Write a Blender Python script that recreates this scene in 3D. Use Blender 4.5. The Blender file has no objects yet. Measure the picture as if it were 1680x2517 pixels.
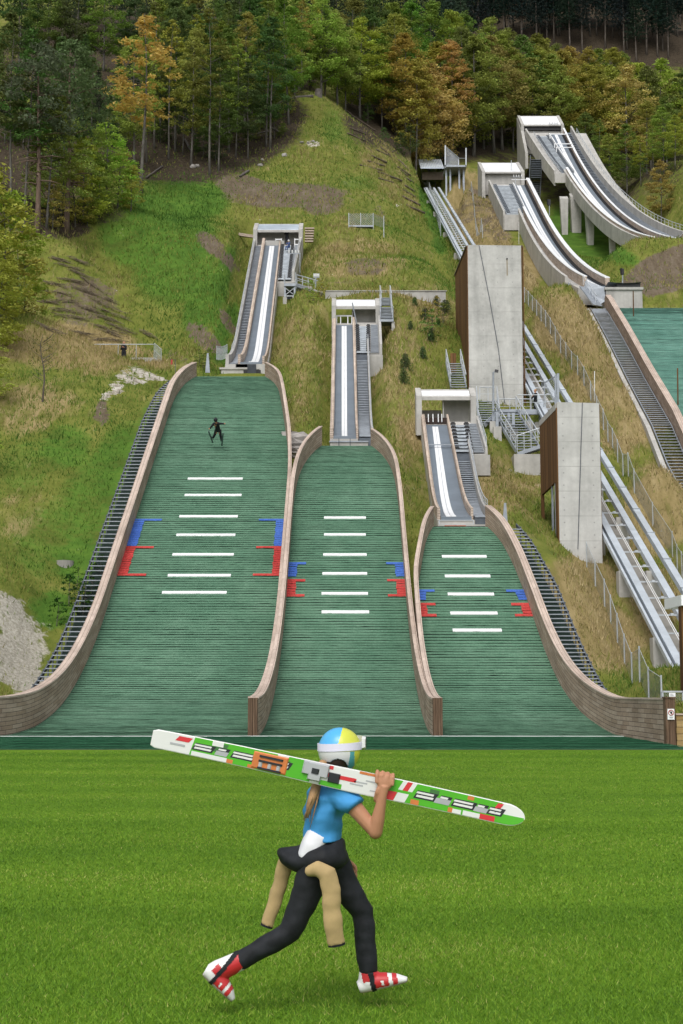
import bpy, math, random
import numpy as np
from mathutils import Vector, Matrix, noise as mnoise
random.seed(11)
rng = np.random.default_rng(11)
SC = bpy.context.scene
COL = SC.collection

# ------------------------------------------------------------------ camera model
FPX, CX, CY, HZ = 3495.8, 840.0, 1258.5, 1690.0
TH = math.atan((HZ - CY) / FPX)
CT, ST = math.cos(TH), math.sin(TH)
CAMZ = 1.65
def ray(px, py):
    a = (px - CX) / FPX; b = (CY - py) / FPX
    y = CT - b * ST
    return a / y, (ST + b * CT) / y
def at(px, py, Y):
    a, e = ray(px, py)
    return Vector((a * Y, Y, CAMZ + e * Y))
def X_at(px, py, Y): return ray(px, py)[0] * Y
def elev(py): return ray(CX, py)[1]

# ------------------------------------------------------------------ mesh builder
class MB:
    def __init__(s): s.V = []; s.F = []; s.UV = []; s.MI = []
    def add(s, vs, fs, uvs=None, mi=0):
        o = len(s.V); s.V.extend([tuple(v) for v in vs])
        for k, f in enumerate(fs):
            s.F.append([i + o for i in f]); s.MI.append(mi)
            s.UV.append(uvs[k] if uvs else [(0, 0)] * len(f))
    def hexa(s, p, mi=0):
        # p: 8 corners, 0-3 bottom ccw, 4-7 top ccw
        fs = [(0, 3, 2, 1), (4, 5, 6, 7), (0, 1, 5, 4), (1, 2, 6, 5), (2, 3, 7, 6), (3, 0, 4, 7)]
        P = [Vector(q) for q in p]
        uvs = []
        for f in fs:
            a = (P[f[1]] - P[f[0]]).length; b = (P[f[3]] - P[f[0]]).length
            uvs.append([(0, 0), (a, 0), (a, b), (0, b)])
        s.add(p, fs, uvs, mi)
    def box(s, c, d, rz=0, mi=0):
        x, y, z = d[0] / 2, d[1] / 2, d[2] / 2
        cr, sr = math.cos(rz), math.sin(rz)
        p = []
        for dz in (-z, z):
            for dx, dy in ((-x, -y), (x, -y), (x, y), (-x, y)):
                p.append((c[0] + dx * cr - dy * sr, c[1] + dx * sr + dy * cr, c[2] + dz))
        s.hexa(p, mi)
    def bx(s, x0, x1, y0, y1, z0, z1, mi=0):
        s.box(((x0 + x1) / 2, (y0 + y1) / 2, (z0 + z1) / 2), (abs(x1 - x0), abs(y1 - y0), abs(z1 - z0)), 0, mi)
    def bar(s, p0, p1, w, h, up=(0, 0, 1), mi=0):
        p0, p1 = Vector(p0), Vector(p1); t = (p1 - p0)
        if t.length < 1e-6: return
        t.normalize(); u = Vector(up)
        if abs(t.dot(u)) > .98: u = Vector((0, 1, 0))
        r = t.cross(u).normalized() * (w / 2); n = r.cross(t).normalized() * (h / 2)
        s.hexa([p0 - r - n, p0 + r - n, p1 + r - n, p1 - r - n, p0 - r + n, p0 + r + n, p1 + r + n, p1 - r + n], mi)
    def tube(s, pts, rad, n=8, mi=0, cap=True, flat=None):
        pts = [Vector(p) for p in pts]
        if not hasattr(rad, '__len__'): rad = [rad] * len(pts)
        vs = []; prev = None
        for i, p in enumerate(pts):
            t = (pts[min(i + 1, len(pts) - 1)] - pts[max(i - 1, 0)])
            if t.length < 1e-9: t = Vector((0, 0, 1))
            t.normalize()
            if prev is None:
                a = Vector((1, 0, 0)) if abs(t.x) < .8 else Vector((0, 1, 0))
                prev = (a - t * a.dot(t)).normalized()
            else:
                prev = (prev - t * prev.dot(t))
                prev = prev.normalized() if prev.length > 1e-6 else Vector((1, 0, 0))
            b = t.cross(prev)
            for k in range(n):
                A = 2 * math.pi * k / n
                vs.append(p + (prev * math.cos(A) + b * math.sin(A)) * rad[i])
        fs = []; uvs = []
        L = 0
        for i in range(len(pts) - 1):
            l = (pts[i + 1] - pts[i]).length
            for k in range(n):
                k2 = (k + 1) % n
                fs.append((i * n + k, i * n + k2, (i + 1) * n + k2, (i + 1) * n + k))
                c = 2 * math.pi * rad[i] / n
                uvs.append([(k * c, L), (k * c + c, L), (k * c + c, L + l), (k * c, L + l)])
            L += l
        if cap:
            fs.append(tuple(reversed(range(n)))); uvs.append([(0, 0)] * n)
            m = (len(pts) - 1) * n
            fs.append(tuple(range(m, m + n))); uvs.append([(0, 0)] * n)
        s.add(vs, fs, uvs, mi)
    def sweep(s, path, sec, right=None, mi=0, caps=True, closed=True, upmode='z'):
        """section (a,b): a along 'right', b along up; sec may be a list per path point"""
        path = [Vector(p) for p in path]; n = len(path)
        per = isinstance(sec[0][0], (tuple, list))
        S0 = sec[0] if per else sec
        m = len(S0)
        vs = []; us = [0]
        for i, p in enumerate(path):
            if i: us.append(us[-1] + (p - path[i - 1]).length)
            t = path[min(i + 1, n - 1)] - path[max(i - 1, 0)]; t.normalize()
            if right is not None: r = Vector(right)
            else: r = t.cross(Vector((0, 0, 1))).normalized()
            u = Vector((0, 0, 1)) if upmode == 'z' else r.cross(t).normalized()
            for a, b in (sec[i] if per else sec): vs.append(p + r * a + u * b)
        vv = [0]
        for k in range(m):
            a = S0[k]; b = S0[(k + 1) % m]
            vv.append(vv[-1] + math.hypot(b[0] - a[0], b[1] - a[1]))
        fs = []; uvs = []
        for i in range(n - 1):
            for k in range(m if closed else m - 1):
                k2 = (k + 1) % m
                fs.append((i * m + k, i * m + k2, (i + 1) * m + k2, (i + 1) * m + k))
                uvs.append([(us[i], vv[k]), (us[i], vv[k + 1]), (us[i + 1], vv[k + 1]), (us[i + 1], vv[k])])
        if caps and closed:
            fs.append(tuple(reversed(range(m)))); uvs.append([(c[0], c[1]) for c in reversed(S0)])
            o = (n - 1) * m
            fs.append(tuple(range(o, o + m))); uvs.append([(c[0], c[1]) for c in S0])
        s.add(vs, fs, uvs, mi)
    def prism(s, poly, off, mi=0):
        n = len(poly); off = Vector(off)
        vs = [Vector(p) for p in poly] + [Vector(p) + off for p in poly]
        fs = [tuple(range(n)), tuple(reversed(range(n, 2 * n)))]
        uvs = [[(0, 0)] * n] * 2
        for k in range(n):
            k2 = (k + 1) % n
            fs.append((k, k + n, k2 + n, k2))
            l = (vs[k2] - vs[k]).length; h = off.length
            uvs.append([(0, 0), (0, h), (l, h), (l, 0)])
        s.add(vs, fs, uvs, mi)
    def mesh(s, name, mats, smooth=False):
        me = bpy.data.meshes.new(name)
        me.from_pydata(s.V, [], s.F)
        uv = me.uv_layers.new(name='UVMap')
        flat = np.array([c for f in s.UV for c in f], dtype=np.float32).ravel()
        if len(flat) == 2 * len(me.loops): uv.data.foreach_set('uv', flat)
        for m in (mats if isinstance(mats, (list, tuple)) else [mats]): me.materials.append(m)
        if any(s.MI): me.polygons.foreach_set('material_index', s.MI)
        if smooth: me.polygons.foreach_set('use_smooth', [True] * len(me.polygons))
        me.validate(); me.update()
        return me
    def build(s, name, mats, parent=None, smooth=False, fixn=True):
        me = s.mesh(name, mats, smooth)
        if fixn:
            import bmesh
            bm = bmesh.new(); bm.from_mesh(me); bmesh.ops.recalc_face_normals(bm, faces=bm.faces); bm.to_mesh(me); bm.free()
        return link(bpy.data.objects.new(name, me), parent)
def link(o, parent=None):
    COL.objects.link(o)
    if parent is not None: setpar(o, parent)
    return o
def wmat(o):
    m = Matrix.Translation(o.location) @ o.rotation_euler.to_matrix().to_4x4() @ Matrix.Diagonal((*o.scale, 1))
    return (wmat(o.parent) @ o.matrix_parent_inverse @ m) if o.parent else m
def setpar(o, parent):
    o.parent = parent; o.matrix_parent_inverse = wmat(parent).inverted()
def tag(o, label=None, cat=None, group=None, kind=None):
    if label: o['label'] = label
    if cat: o['category'] = cat
    if group: o['group'] = group
    if kind: o['kind'] = kind
    return o
def thing(name, label, cat, loc=(0, 0, 0), group=None):
    o = bpy.data.objects.new(name, None); o.empty_display_size = .3; COL.objects.link(o); o.location = loc
    return tag(o, label, cat, group)
def np_mesh(name, V, F, mat, attrs=None, smooth=False):
    """V (n,3) float, F (m,k) int"""
    me = bpy.data.meshes.new(name)
    V = np.asarray(V, np.float32); F = np.asarray(F, np.int32)
    k = F.shape[1]
    me.vertices.add(len(V)); me.vertices.foreach_set('co', V.ravel())
    me.loops.add(F.size); me.loops.foreach_set('vertex_index', F.ravel())
    me.polygons.add(len(F))
    me.polygons.foreach_set('loop_start', np.arange(0, F.size, k, dtype=np.int32))
    try: me.polygons.foreach_set('loop_total', np.full(len(F), k, np.int32))
    except Exception: pass
    if smooth: me.polygons.foreach_set('use_smooth', np.ones(len(F), bool))
    for an, (dom, arr) in (attrs or {}).items():
        a = me.attributes.new(an, 'FLOAT', dom); a.data.foreach_set('value', np.asarray(arr, np.float32).ravel())
    me.materials.append(mat)
    me.update(calc_edges=True)
    return me

# ------------------------------------------------------------------ materials
class NT:
    def __init__(s, name):
        s.m = bpy.data.materials.new(name); s.m.use_nodes = True
        s.t = s.m.node_tree; s.b = s.t.nodes['Principled BSDF']
    def n(s, typ, **kw):
        nd = s.t.nodes.new(typ)
        for k, v in kw.items():
            if k in nd.inputs: pass
            setattr(nd, k, v)
        return nd
    def l(s, a, b): s.t.links.new(a, b)
    def val(s, sock, v):
        if isinstance(v, bpy.types.NodeSocket): s.l(v, sock)
        elif v is not None: sock.default_value = v
    def coord(s, kind='Object', scale=(1, 1, 1), rot=(0, 0, 0)):
        c = s.n('ShaderNodeTexCoord'); mp = s.n('ShaderNodeMapping')
        s.l(c.outputs[kind], mp.inputs['Vector'])
        mp.inputs['Scale'].default_value = scale; mp.inputs['Rotation'].default_value = rot
        return mp.outputs['Vector']
    def noise(s, vec, scale, detail=4, rough=.6, dist=0):
        nd = s.n('ShaderNodeTexNoise'); s.l(vec, nd.inputs['Vector'])
        nd.inputs['Scale'].default_value = scale; nd.inputs['Detail'].default_value = detail
        nd.inputs['Roughness'].default_value = rough; nd.inputs['Distortion'].default_value = dist
        return nd.outputs['Fac']
    def ramp(s, fac, stops):
        r = s.n('ShaderNodeValToRGB'); s.l(fac, r.inputs['Fac'])
        e = r.color_ramp.elements
        while len(e) < len(stops): e.new(.5)
        for k, (p, c) in enumerate(stops):
            e[k].position = p; e[k].color = (*c, 1) if len(c) == 3 else c
        return r.outputs['Color']
    def remap(s, fac, a, b, c=0, d=1):
        r = s.n('ShaderNodeMapRange'); s.l(fac, r.inputs['Value'])
        r.inputs['From Min'].default_value = a; r.inputs['From Max'].default_value = b
        r.inputs['To Min'].default_value = c; r.inputs['To Max'].default_value = d
        return r.outputs['Result']
    def math(s, op, a, b=None, c=None):
        nd = s.n('ShaderNodeMath', operation=op)
        s.val(nd.inputs[0], a)
        if b is not None: s.val(nd.inputs[1], b)
        if c is not None: s.val(nd.inputs[2], c)
        return nd.outputs[0]
    def mix(s, fac, a, b, mode='MIX'):
        nd = s.n('ShaderNodeMix', data_type='RGBA', blend_type=mode)
        s.val(nd.inputs['Factor'], fac)
        for sock, v in ((nd.inputs[6], a), (nd.inputs[7], b)):
            if isinstance(v, tuple): v = (*v, 1) if len(v) == 3 else v
            s.val(sock, v)
        return nd.outputs[2]
    def attr(s, name, out='Fac'):
        nd = s.n('ShaderNodeAttribute'); nd.attribute_name = name; return nd.outputs[out]
    def bump(s, h, strength=.3, dist=.02):
        nd = s.n('ShaderNodeBump'); s.l(h, nd.inputs['Height'])
        nd.inputs['Strength'].default_value = strength; nd.inputs['Distance'].default_value = dist
        s.l(nd.outputs['Normal'], s.b.inputs['Normal'])
    def out(s, col, rough=.8, metal=0, spec=None):
        if isinstance(col, tuple): col = (*col, 1) if len(col) == 3 else col
        s.val(s.b.inputs['Base Color'], col); s.val(s.b.inputs['Roughness'], rough); s.val(s.b.inputs['Metallic'], metal)
        if spec is not None: s.b.inputs['Specular IOR Level'].default_value = spec
        return s.m
def simple(name, c, rough=.7, metal=0, var=.15, scale=3, spec=None):
    n = NT(name); v = n.coord('Object')
    f = n.noise(v, scale, 5)
    k = n.remap(f, .3, .7, 1 - var, 1 + var)
    col = n.mix(1.0, c, k, 'MULTIPLY')
    return n.out(col, rough, metal, spec)
def lerp(a, b, t): return a + (b - a) * t
def interp(tab, x):
    xs = [t[0] for t in tab]; ys = [t[1] for t in tab]
    return float(np.interp(x, xs, ys))

M = {}
def make_mats():
    # plain ones
    M['steel'] = simple('galvanised_steel', (.33, .36, .40), .5, .35, .18, 2.5)
    M['steel_dark'] = simple('dark_steel', (.10, .115, .135), .55, .3, .2, 3)
    M['grating'] = simple('step_grating', (.17, .19, .21), .65, .2, .25, 4)
    M['tread'] = simple('pale_zinc_tread', (.42, .46, .50), .5, .25, .25, 2)
    M['beam'] = simple('zinc_beam', (.50, .545, .59), .5, .2, .14, 1.2)
    M['white_panel'] = simple('white_roof_panel', (.86, .87, .88), .3, 0, .04, .6)
    M['blue_panel'] = simple('sheet_metal_roof', (.55, .62, .70), .3, .3, .16, .9)
    M['white'] = simple('white_track', (.82, .83, .84), .4, 0, .05, 1.5)
    M['deck'] = simple('grey_inrun_deck', (.15, .18, .215), .5, 0, .12, .8)
    M['black'] = simple('black_plastic', (.012, .012, .014), .6, 0, .2, 3)
    M['black_strip'] = simple('black_brush_strip', (.006, .006, .008), .9, 0, .2, 3)
    M['rubber'] = simple('dark_cloth', (.05, .056, .065), .9, 0, .2, 3)
    M['red'] = simple('red_paint', (.42, .035, .03), .6, 0, .1, 3)
    M['orange'] = simple('orange_mesh', (.45, .10, .05), .8, 0, .1, 3)
    M['rail'] = simple('zinc_handrail', (.50, .53, .56), .45, .3, .12, 3)
    M['rope'] = simple('white_rope', (.75, .75, .74), .8, 0, .05, 3)
    M['mesh_wire'] = simple('fence_wire', (.30, .33, .36), .6, .3, .15, 3)
    M['rust'] = simple('weathered_wood_sleeper', (.13, .10, .075), .9, 0, .3, 2)
    M['bark_log'] = simple('grey_log_bark', (.11, .095, .085), .9, 0, .3, 3)
    M['rock'] = simple('grey_rock', (.34, .32, .30), .9, 0, .3, 2)
    # concrete
    def concrete(name, c, stain=.5, holes=None, courses=None):
        n = NT(name); v = n.coord('Object')
        a = n.noise(v, .45, 5, .65); b = n.noise(v, 3.5, 5, .7)
        vs = n.coord('Object', (1.6, 1.6, .12)); st = n.noise(vs, 1.0, 4, .6)
        k = n.math('ADD', n.math('MULTIPLY', a, .55), n.math('MULTIPLY', b, .25))
        k = n.math('ADD', k, n.math('MULTIPLY', st, .35))
        f = n.remap(k, .38, .78, 1 - stain * .55, 1 + stain * .25)
        col = n.mix(1.0, c, f, 'MULTIPLY')
        if courses:
            sx = n.n('ShaderNodeSeparateXYZ'); n.l(v, sx.inputs[0])
            zf = n.math('FRACT', n.math('DIVIDE', sx.outputs['Z'], courses))
            ln = n.math('LESS_THAN', zf, .03 / courses * 1.2)
            w = n.noise(v, 1.1, 3)
            col = n.mix(n.math('MULTIPLY', ln, n.remap(w, .35, .65, .15, .6)), col, (.22, .21, .2))
            if holes:
                hx = n.math('ABSOLUTE', n.math('SUBTRACT', n.math('FRACT', n.math('DIVIDE', sx.outputs['X'], holes)), .5))
                hz = n.math('ABSOLUTE', n.math('SUBTRACT', n.math('FRACT', n.math('DIVIDE', sx.outputs['Z'], courses * .5)), .5))
                d = n.math('ADD', n.math('POWER', n.math('MULTIPLY', hx, holes), 2.0), n.math('POWER', n.math('MULTIPLY', hz, courses * .5), 2.0))
                col = n.mix(n.math('MULTIPLY', n.math('LESS_THAN', d, .0018), .4), col, (.1, .1, .1))
        n.bump(b, .25, .02)
        return n.out(col, .85, 0, .25)
    M['conc'] = concrete('pale_concrete', (.49, .475, .445), .7)
    M['conc_tower'] = concrete('tower_concrete', (.56, .555, .53), .8, 1.15, 1.9)
    M['conc_low'] = concrete('lower_tower_concrete', (.57, .565, .545), .65, 1.6, 1.35)
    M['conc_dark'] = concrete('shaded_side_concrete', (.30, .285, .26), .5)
    # timber bricks-like planks, UV in metres
    def timber(name, c1, c2, rowh=.15, bw=.95, mort=(.05, .035, .03)):
        n = NT(name); v = n.coord('UV')
        br = n.n('ShaderNodeTexBrick'); n.l(v, br.inputs['Vector'])
        br.inputs['Color1'].default_value = (*c1, 1); br.inputs['Color2'].default_value = (*c2, 1)
        br.inputs['Mortar'].default_value = (*mort, 1); br.inputs['Scale'].default_value = 1
        br.inputs['Mortar Size'].default_value = .008; br.inputs['Brick Width'].default_value = bw
        br.inputs['Row Height'].default_value = rowh; br.offset_frequency = 2; br.offset = .37
        g = n.noise(n.coord('UV', (1.2, 18, 1)), 2.0, 4, .6)
        w = n.noise(n.coord('UV', (.5, 1.2, 1)), 1.2, 4)
        k = n.math('MULTIPLY', n.remap(g, .3, .7, .82, 1.14), n.remap(w, .3, .7, .78, 1.18))
        return n.out(n.mix(1.0, br.outputs['Color'], k, 'MULTIPLY'), .85, 0, .2)
    M['timber'] = timber('weathered_timber_planks', (.43, .335, .265), (.31, .225, .165))
    M['timber_cap'] = timber('bleached_timber_cap', (.56, .455, .385), (.48, .38, .315), .16, 1.9, (.16, .11, .085))
    n = NT('timber_post'); g = n.noise(n.coord('Object', (14, 14, .6)), 1.5, 4, .6)
    M['timber_post'] = n.out(n.ramp(g, [(.3, (.055, .033, .02)), (.5, (.135, .085, .055)), (.7, (.20, .135, .09))]), .85, 0, .2)
    M['timber_pale'] = timber('new_timber_planks', (.42, .30, .14), (.33, .22, .09), .2, 1.3)
    M['timber_fine'] = timber('inrun_side_timber', (.56, .465, .385), (.47, .375, .30), .14, 1.4)
    # vertical wooden slats (object coords, runs vertical; slat spacing along Y)
    n = NT('brown_wood_cladding'); v = n.coord('Object')
    sx = n.n('ShaderNodeSeparateXYZ'); n.l(v, sx.inputs[0])
    q = n.math('DIVIDE', n.math('ADD', sx.outputs['Y'], sx.outputs['X']), .24)
    idn = n.n('ShaderNodeTexWhiteNoise', noise_dimensions='1D'); n.l(n.math('FLOOR', q), idn.inputs['W'])
    gap = n.math('LESS_THAN', n.math('FRACT', q), .13)
    wt = n.noise(n.coord('Object', (1, 1, .1)), 2.0, 4)
    c = n.ramp(idn.outputs['Value'], [(0, (.105, .052, .022)), (.5, (.15, .077, .031)), (1, (.20, .105, .042))])
    c = n.mix(1.0, c, n.remap(wt, .3, .7, .75, 1.2), 'MULTIPLY')
    c = n.mix(gap, c, (.02, .011, .006)); M['cladding'] = n.out(c, .8, 0, .2)
    # plastic matting
    def matting(name, dark, mid, light):
        n = NT(name); v = n.coord('Object')
        fine = n.noise(n.coord('Object', (9, 5, 5)), 1.6, 3, .7)
        band = n.noise(n.coord('Object', (.5, .16, .16)), 1.6, 4, .6)
        blot = n.noise(v, .30, 5, .6)
        k = n.math('ADD', n.math('MULTIPLY', fine, .55), n.math('ADD', n.math('MULTIPLY', band, .25), n.math('MULTIPLY', blot, .3)))
        col = n.ramp(k, [(.36, dark), (.54, mid), (.72, light)])
        t = n.attr('tint'); col = n.mix(1.0, col, n.remap(t, 0, 1, .84, 1.14), 'MULTIPLY')
        return n.out(col, .8, 0, .08)
    M['mat'] = matting('green_plastic_matting', (.058, .134, .086), (.098, .197, .130), (.150, .262, .182))
    M['mat_low'] = matting('dark_green_matting', (.014, .066, .034), (.030, .108, .058), (.058, .155, .09))
    M['mat_far'] = matting('teal_plastic_matting', (.075, .185, .145), (.13, .28, .225), (.19, .35, .285))
    M['mat_red'] = matting('red_plastic_matting', (.30, .03, .03), (.50, .06, .055), (.60, .10, .09))
    M['mat_blue'] = matting('blue_plastic_matting', (.035, .085, .32), (.065, .145, .48), (.10, .2, .56))
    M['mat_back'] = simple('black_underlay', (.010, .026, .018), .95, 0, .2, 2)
    M['linewhite'] = simple('white_line_strip', (.84, .85, .85), .7, 0, .04, 6)
# ------------------------------------------------------------------ slope profiles
class Prof:
    def __init__(s, Ys, Zs): s.Y = np.array(Ys); s.Z = np.array(Zs)
    def z(s, y): return float(np.interp(y, s.Y, s.Z))
    def zs(s, y): return np.interp(y, s.Y, s.Z)
    def hit(s, px, py):
        a, e = ray(px, py)
        ys = np.linspace(s.Y[0], s.Y[-1], 4000); d = CAMZ + e * ys - s.zs(ys)
        k = np.where((d[:-1] > 0) & (d[1:] <= 0))[0]
        y = ys[k[0]] if len(k) else (ys[-1] if d[-1] > 0 else ys[int(np.argmin(abs(d)))])
        return Vector((a * y, y, s.z(y)))
    def path(s, y0, y1, xf, step=.5, dz=0):
        n = max(2, int(abs(y1 - y0) / step) + 1)
        return [Vector((xf(y), y, s.z(y) + dz)) for y in np.linspace(y0, y1, n)]
def landing(Ya, Yb, m, Yc, mt, toppy, bendlen):
    ys = [0.0]; zs = [0.0]; y = Ya - 1e-6; z = 0.0
    ys.append(y); zs.append(0.0); dy = .1; A = math.atan(m); B = math.atan(mt)
    while y < 200:
        if y < Yb: s = math.tan(A * max(0, (y - Ya)) / (Yb - Ya))
        elif y < Yc: s = m
        else:
            t = min(1, (y - Yc) / bendlen); s = math.tan(A + (B - A) * t)
        y += dy; z += s * dy; ys.append(y); zs.append(z)
        if y > Yc and z >= CAMZ + elev(toppy) * y: break
    return Prof(ys, zs)
LA = landing(49, 67, .607, 90, .30, 925, 13)     # left hill
LB = landing(49, 65, .61, 78, .34, 1095, 8)     # middle hill
LC = landing(49, 62.5, .615, 69.8, .36, 1293, 4.5) # right hill
def inrun_prof(Yl, lip, Yt, top, s0, Lc):
    z0 = at(*lip, Yl).z; z1 = at(*top, Yt).z
    lo, hi = .1, 2
    for _ in range(50):
        m = (lo + hi) / 2
        ys = np.arange(Yl, Yt + .1, .1); t = np.clip((ys - Yl) / Lc, 0, 1)
        s = np.tan(np.arctan(s0) + (math.atan(m) - math.atan(s0)) * t)
        zs = z0 + np.concatenate([[0], np.cumsum(s[:-1] * .1)])
        if zs[-1] > z1: hi = m
        else: lo = m
    ext = np.arange(1, 13); ys = np.concatenate([ys, ys[-1] + ext]); zs = np.concatenate([zs, zs[-1] + ext * m])
    p = Prof(ys, zs); p.m = m; p.Yl = Yl; p.Yt = Yt
    return p
def xline(prof, pb, pt):
    a = prof.hit(*pb); b = prof.hit(*pt)
    if abs(b.y - a.y) < 1: return lambda y: a.x
    return lambda y: a.x + (b.x - a.x) * (y - a.y) / (b.y - a.y)
YA, YB, YC = LA.Y[-1], LB.Y[-1], LC.Y[-1]
IA = inrun_prof(YA + 1.8, (624, 890), 145, (668, 602), .18, 13)
IB = inrun_prof(YB + 1.2, (848, 1072), 114, (848, 797), .2, 9)
IC = inrun_prof(YC + 1.0, (1108, 1270), 91, (1072, 1038), .15, 8)
ID = inrun_prof(142, (1440, 705), 213, (1270, 455), .36, 52)
IE = inrun_prof(168, (1640, 602), 247, (1365, 330), .36, 72)
# landing slope of the higher hill at the right edge
def ld():
    ys = [60.0]; zs = []; P = [(1680, 1010, 101), (1640, 905, 112), (1580, 805, 124), (1535, 742, 134), (1500, 728, 140)]
    pts = sorted([(y, at(px, py, y).z - 1.2) for px, py, y in P])
    pts = [(80, pts[0][1] - 13.2)] + pts
    return Prof([p[0] for p in pts], [p[1] for p in pts])
LD = ld()
XLA = [(30, -14), (43, -14.2), (46, -12.7), (49.5, -11.65), (53, -11.25), (57, -11.1), (93, -11.1), (97, -10.75), (100, -10.1), (YA, -8.8)]
XRA = [(30, -3.19), (49, -3.19), (60, -3.02), (66, -2.96), (80, -3.0), (85, -3.25), (90, -3.75), (96, -4.4), (YA, -5.45)]
XLB = [(30, -2.86), (49, -2.86), (60, -2.68), (66, -2.60), (77, -2.60), (80, -2.42), (83, -1.95), (YB, -1.2)]
XRB = [(30, 3.12), (49, 3.12), (66, 3.04), (76, 3.08), (80, 3.0), (83, 2.55), (YB, 1.8)]
XLC = [(30, 3.44), (49, 3.44), (60, 3.42), (66, 3.5), (69, 3.95), (71, 4.25), (YC, 4.75)]
XRC = [(30, 9.5), (42, 9.5), (46, 9.55), (52, 9.5), (55, 9.15), (58, 8.9), (64, 8.6), (68, 8.35), (71, 7.95), (YC, 7.4)]
# inclined lift line
TX = 15.5
def tz(y): return 10.2 + .4836 * (y - 76.9)
# ------------------------------------------------------------------ terrain
TP = []   # control points (px, py, Y)
TP += [(0,1722,50.5),(0,1600,58),(110,1610,58),(0,1450,66),(180,1440,68),(0,1250,76),(200,1250,78),(0,1100,85),(270,1100,86),(330,1000,92),
       (0,900,97),(150,900,98),(380,930,101),(250,862,104),(330,893,107),(420,895,107),(120,790,108),(480,885,106),
       (0,780,112),(60,700,124),(180,600,127),(250,700,131),(330,800,121),(300,886,113),(372,888,113),(300,874,117.5),(230,872,115),(430,830,118),(480,780,119),(530,850,109),
       (400,620,133),(480,650,131),(330,480,152),(250,540,138),(480,430,167),(420,520,152),(520,560,143),(560,640,132),(565,720,123),(545,800,114),(560,540,150),(590,500,155),
       (600,560,148),(680,530,153),(700,470,164),(600,470,164),(760,470,165),(690,390,178),(780,330,188),(860,360,186),(780,226,206),(730,260,200),(690,290,196),(840,275,210),(900,320,213),(960,370,216),(1025,412,218),
       (560,410,172),(500,430,168),(420,400,172),(600,330,188),(440,320,190),(690,225,214),(560,240,212),(400,220,212),
       (0,560,128),(90,570,127),(0,480,142),(0,300,175),(150,300,178),(0,100,225),(250,150,218),(0,-50,270),(400,50,258),(650,100,250),
       (860,520,158),(950,560,155),(1000,600,148),(870,620,141),(760,620,138),(800,690,128),(900,700,126),(1050,690,126),(1060,640,133),(1020,520,172),(950,460,178),(1050,560,165),
       (770,745,119),(960,740,118.5),(1000,800,113),(1080,820,112),(1000,950,100),(960,880,106),(960,1050,90),(945,1150,82),(700,1000,93),(740,900,103),(690,900,106),(750,800,114),(790,1000,95),(700,1080,88),
       (1010,1180,80),(1230,1180,80),(1225,1140,94),(1130,1010,99),(1150,985,107),(1286,1006,107),(1112,915,109),(1300,1174,94.5),(1250,1100,98),(1250,1250,76),(1330,1300,81),(1265,1220,84),(1372,1351,75.7),(1432,1357,75.7),(1345,1410,69),(1430,1400,72),
       (1400,850,118),(1350,760,128),(1330,900,110),(1500,900,114),(1480,1100,96),(1600,1000,105),(1600,1200,92),(1680,1200,94),(1580,1400,76),(1680,1350,84),(1620,1500,70),(1500,1500,67),(1440,1600,61),(1550,1630,58),(1600,1690,54),(1680,1640,58),(1700,1740,50),
       (1320,720,133),(1250,650,146),(1250,560,164),(1160,520,182),(1130,450,212),(1080,500,200),(1060,425,232),(1200,590,155),
       (1420,690,142),(1400,640,152),(1480,600,178),(1420,540,198),(1350,480,222),(1300,420,245),(1560,650,160),(1580,690,150),(1680,690,152),
       (1600,480,260),(1500,430,275),(1680,330,320),(1400,330,300),(1250,330,280),(1100,360,255),(1000,350,245),(900,260,250),
       (1680,120,430),(1500,125,420),(1300,100,420),(1100,120,400),(1400,0,480),(1100,0,460),(900,50,420),(700,50,300),(1680,0,490)]
def ctrl():
    P = [at(*t) for t in TP]
    for x in (-70, -50, -35): P += [Vector((x, 45, 0)), Vector((x, 58, 5)), Vector((x, 90, 24)), Vector((x, 130, 50)), Vector((x, 200, 92)), Vector((x, 300, 150))]
    for x in (11, 20, 40, 70): P += [Vector((x, 44, -.1))]
    for x in (20, 30, 45, 70): P += [Vector((x, 60, 2.5)), Vector((x, 90, 16)), Vector((x, 130, 38)), Vector((x, 165, 52 if x < 50 else 62))]
    for x in (60, 90): P += [Vector((x, 230, 90)), Vector((x, 330, 128)), Vector((x, 430, 185))]
    for y in (60, 70, 80, 90, 100): P += [Vector((-12.6, y, LA.z(y) - .9))]
    for y in (60, 66, 71): P += [Vector((10.4, y, LC.z(y) - .7))]
    for y in range(62, 240, 14): P += [Vector((TX, y, tz(y) - 2.2))]
    for y in (34, 40): 
        for x in range(-60, 80, 14): P += [Vector((x, y, -.3))]
    return np.array([list(p) for p in P])
CP = ctrl()
def tps_fit(P, lam=1e-3):
    xy = P[:, :2] / 60.; n = len(P)
    r2 = ((xy[:, None] - xy[None]) ** 2).sum(-1)
    K = np.where(r2 > 0, .5 * r2 * np.log(np.maximum(r2, 1e-12)), 0) + lam * np.eye(n)
    Pm = np.c_[np.ones(n), xy]; A = np.block([[K, Pm], [Pm.T, np.zeros((3, 3))]])
    w = np.linalg.solve(A, np.r_[P[:, 2], 0, 0, 0]); return xy, w
TXY, TW = tps_fit(CP)
def tps(x, y):
    q = np.c_[np.ravel(x), np.ravel(y)] / 60.; out = np.empty(len(q))
    for i in range(0, len(q), 20000):
        c = q[i:i + 20000]; r2 = ((c[:, None] - TXY[None]) ** 2).sum(-1)
        K = np.where(r2 > 0, .5 * r2 * np.log(np.maximum(r2, 1e-12)), 0)
        out[i:i + 20000] = K @ TW[:-3] + TW[-3] + c @ TW[-2:]
    return out.reshape(np.shape(x))
def smooth(t): t = np.clip(t, 0, 1); return t * t * (3 - 2 * t)
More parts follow.
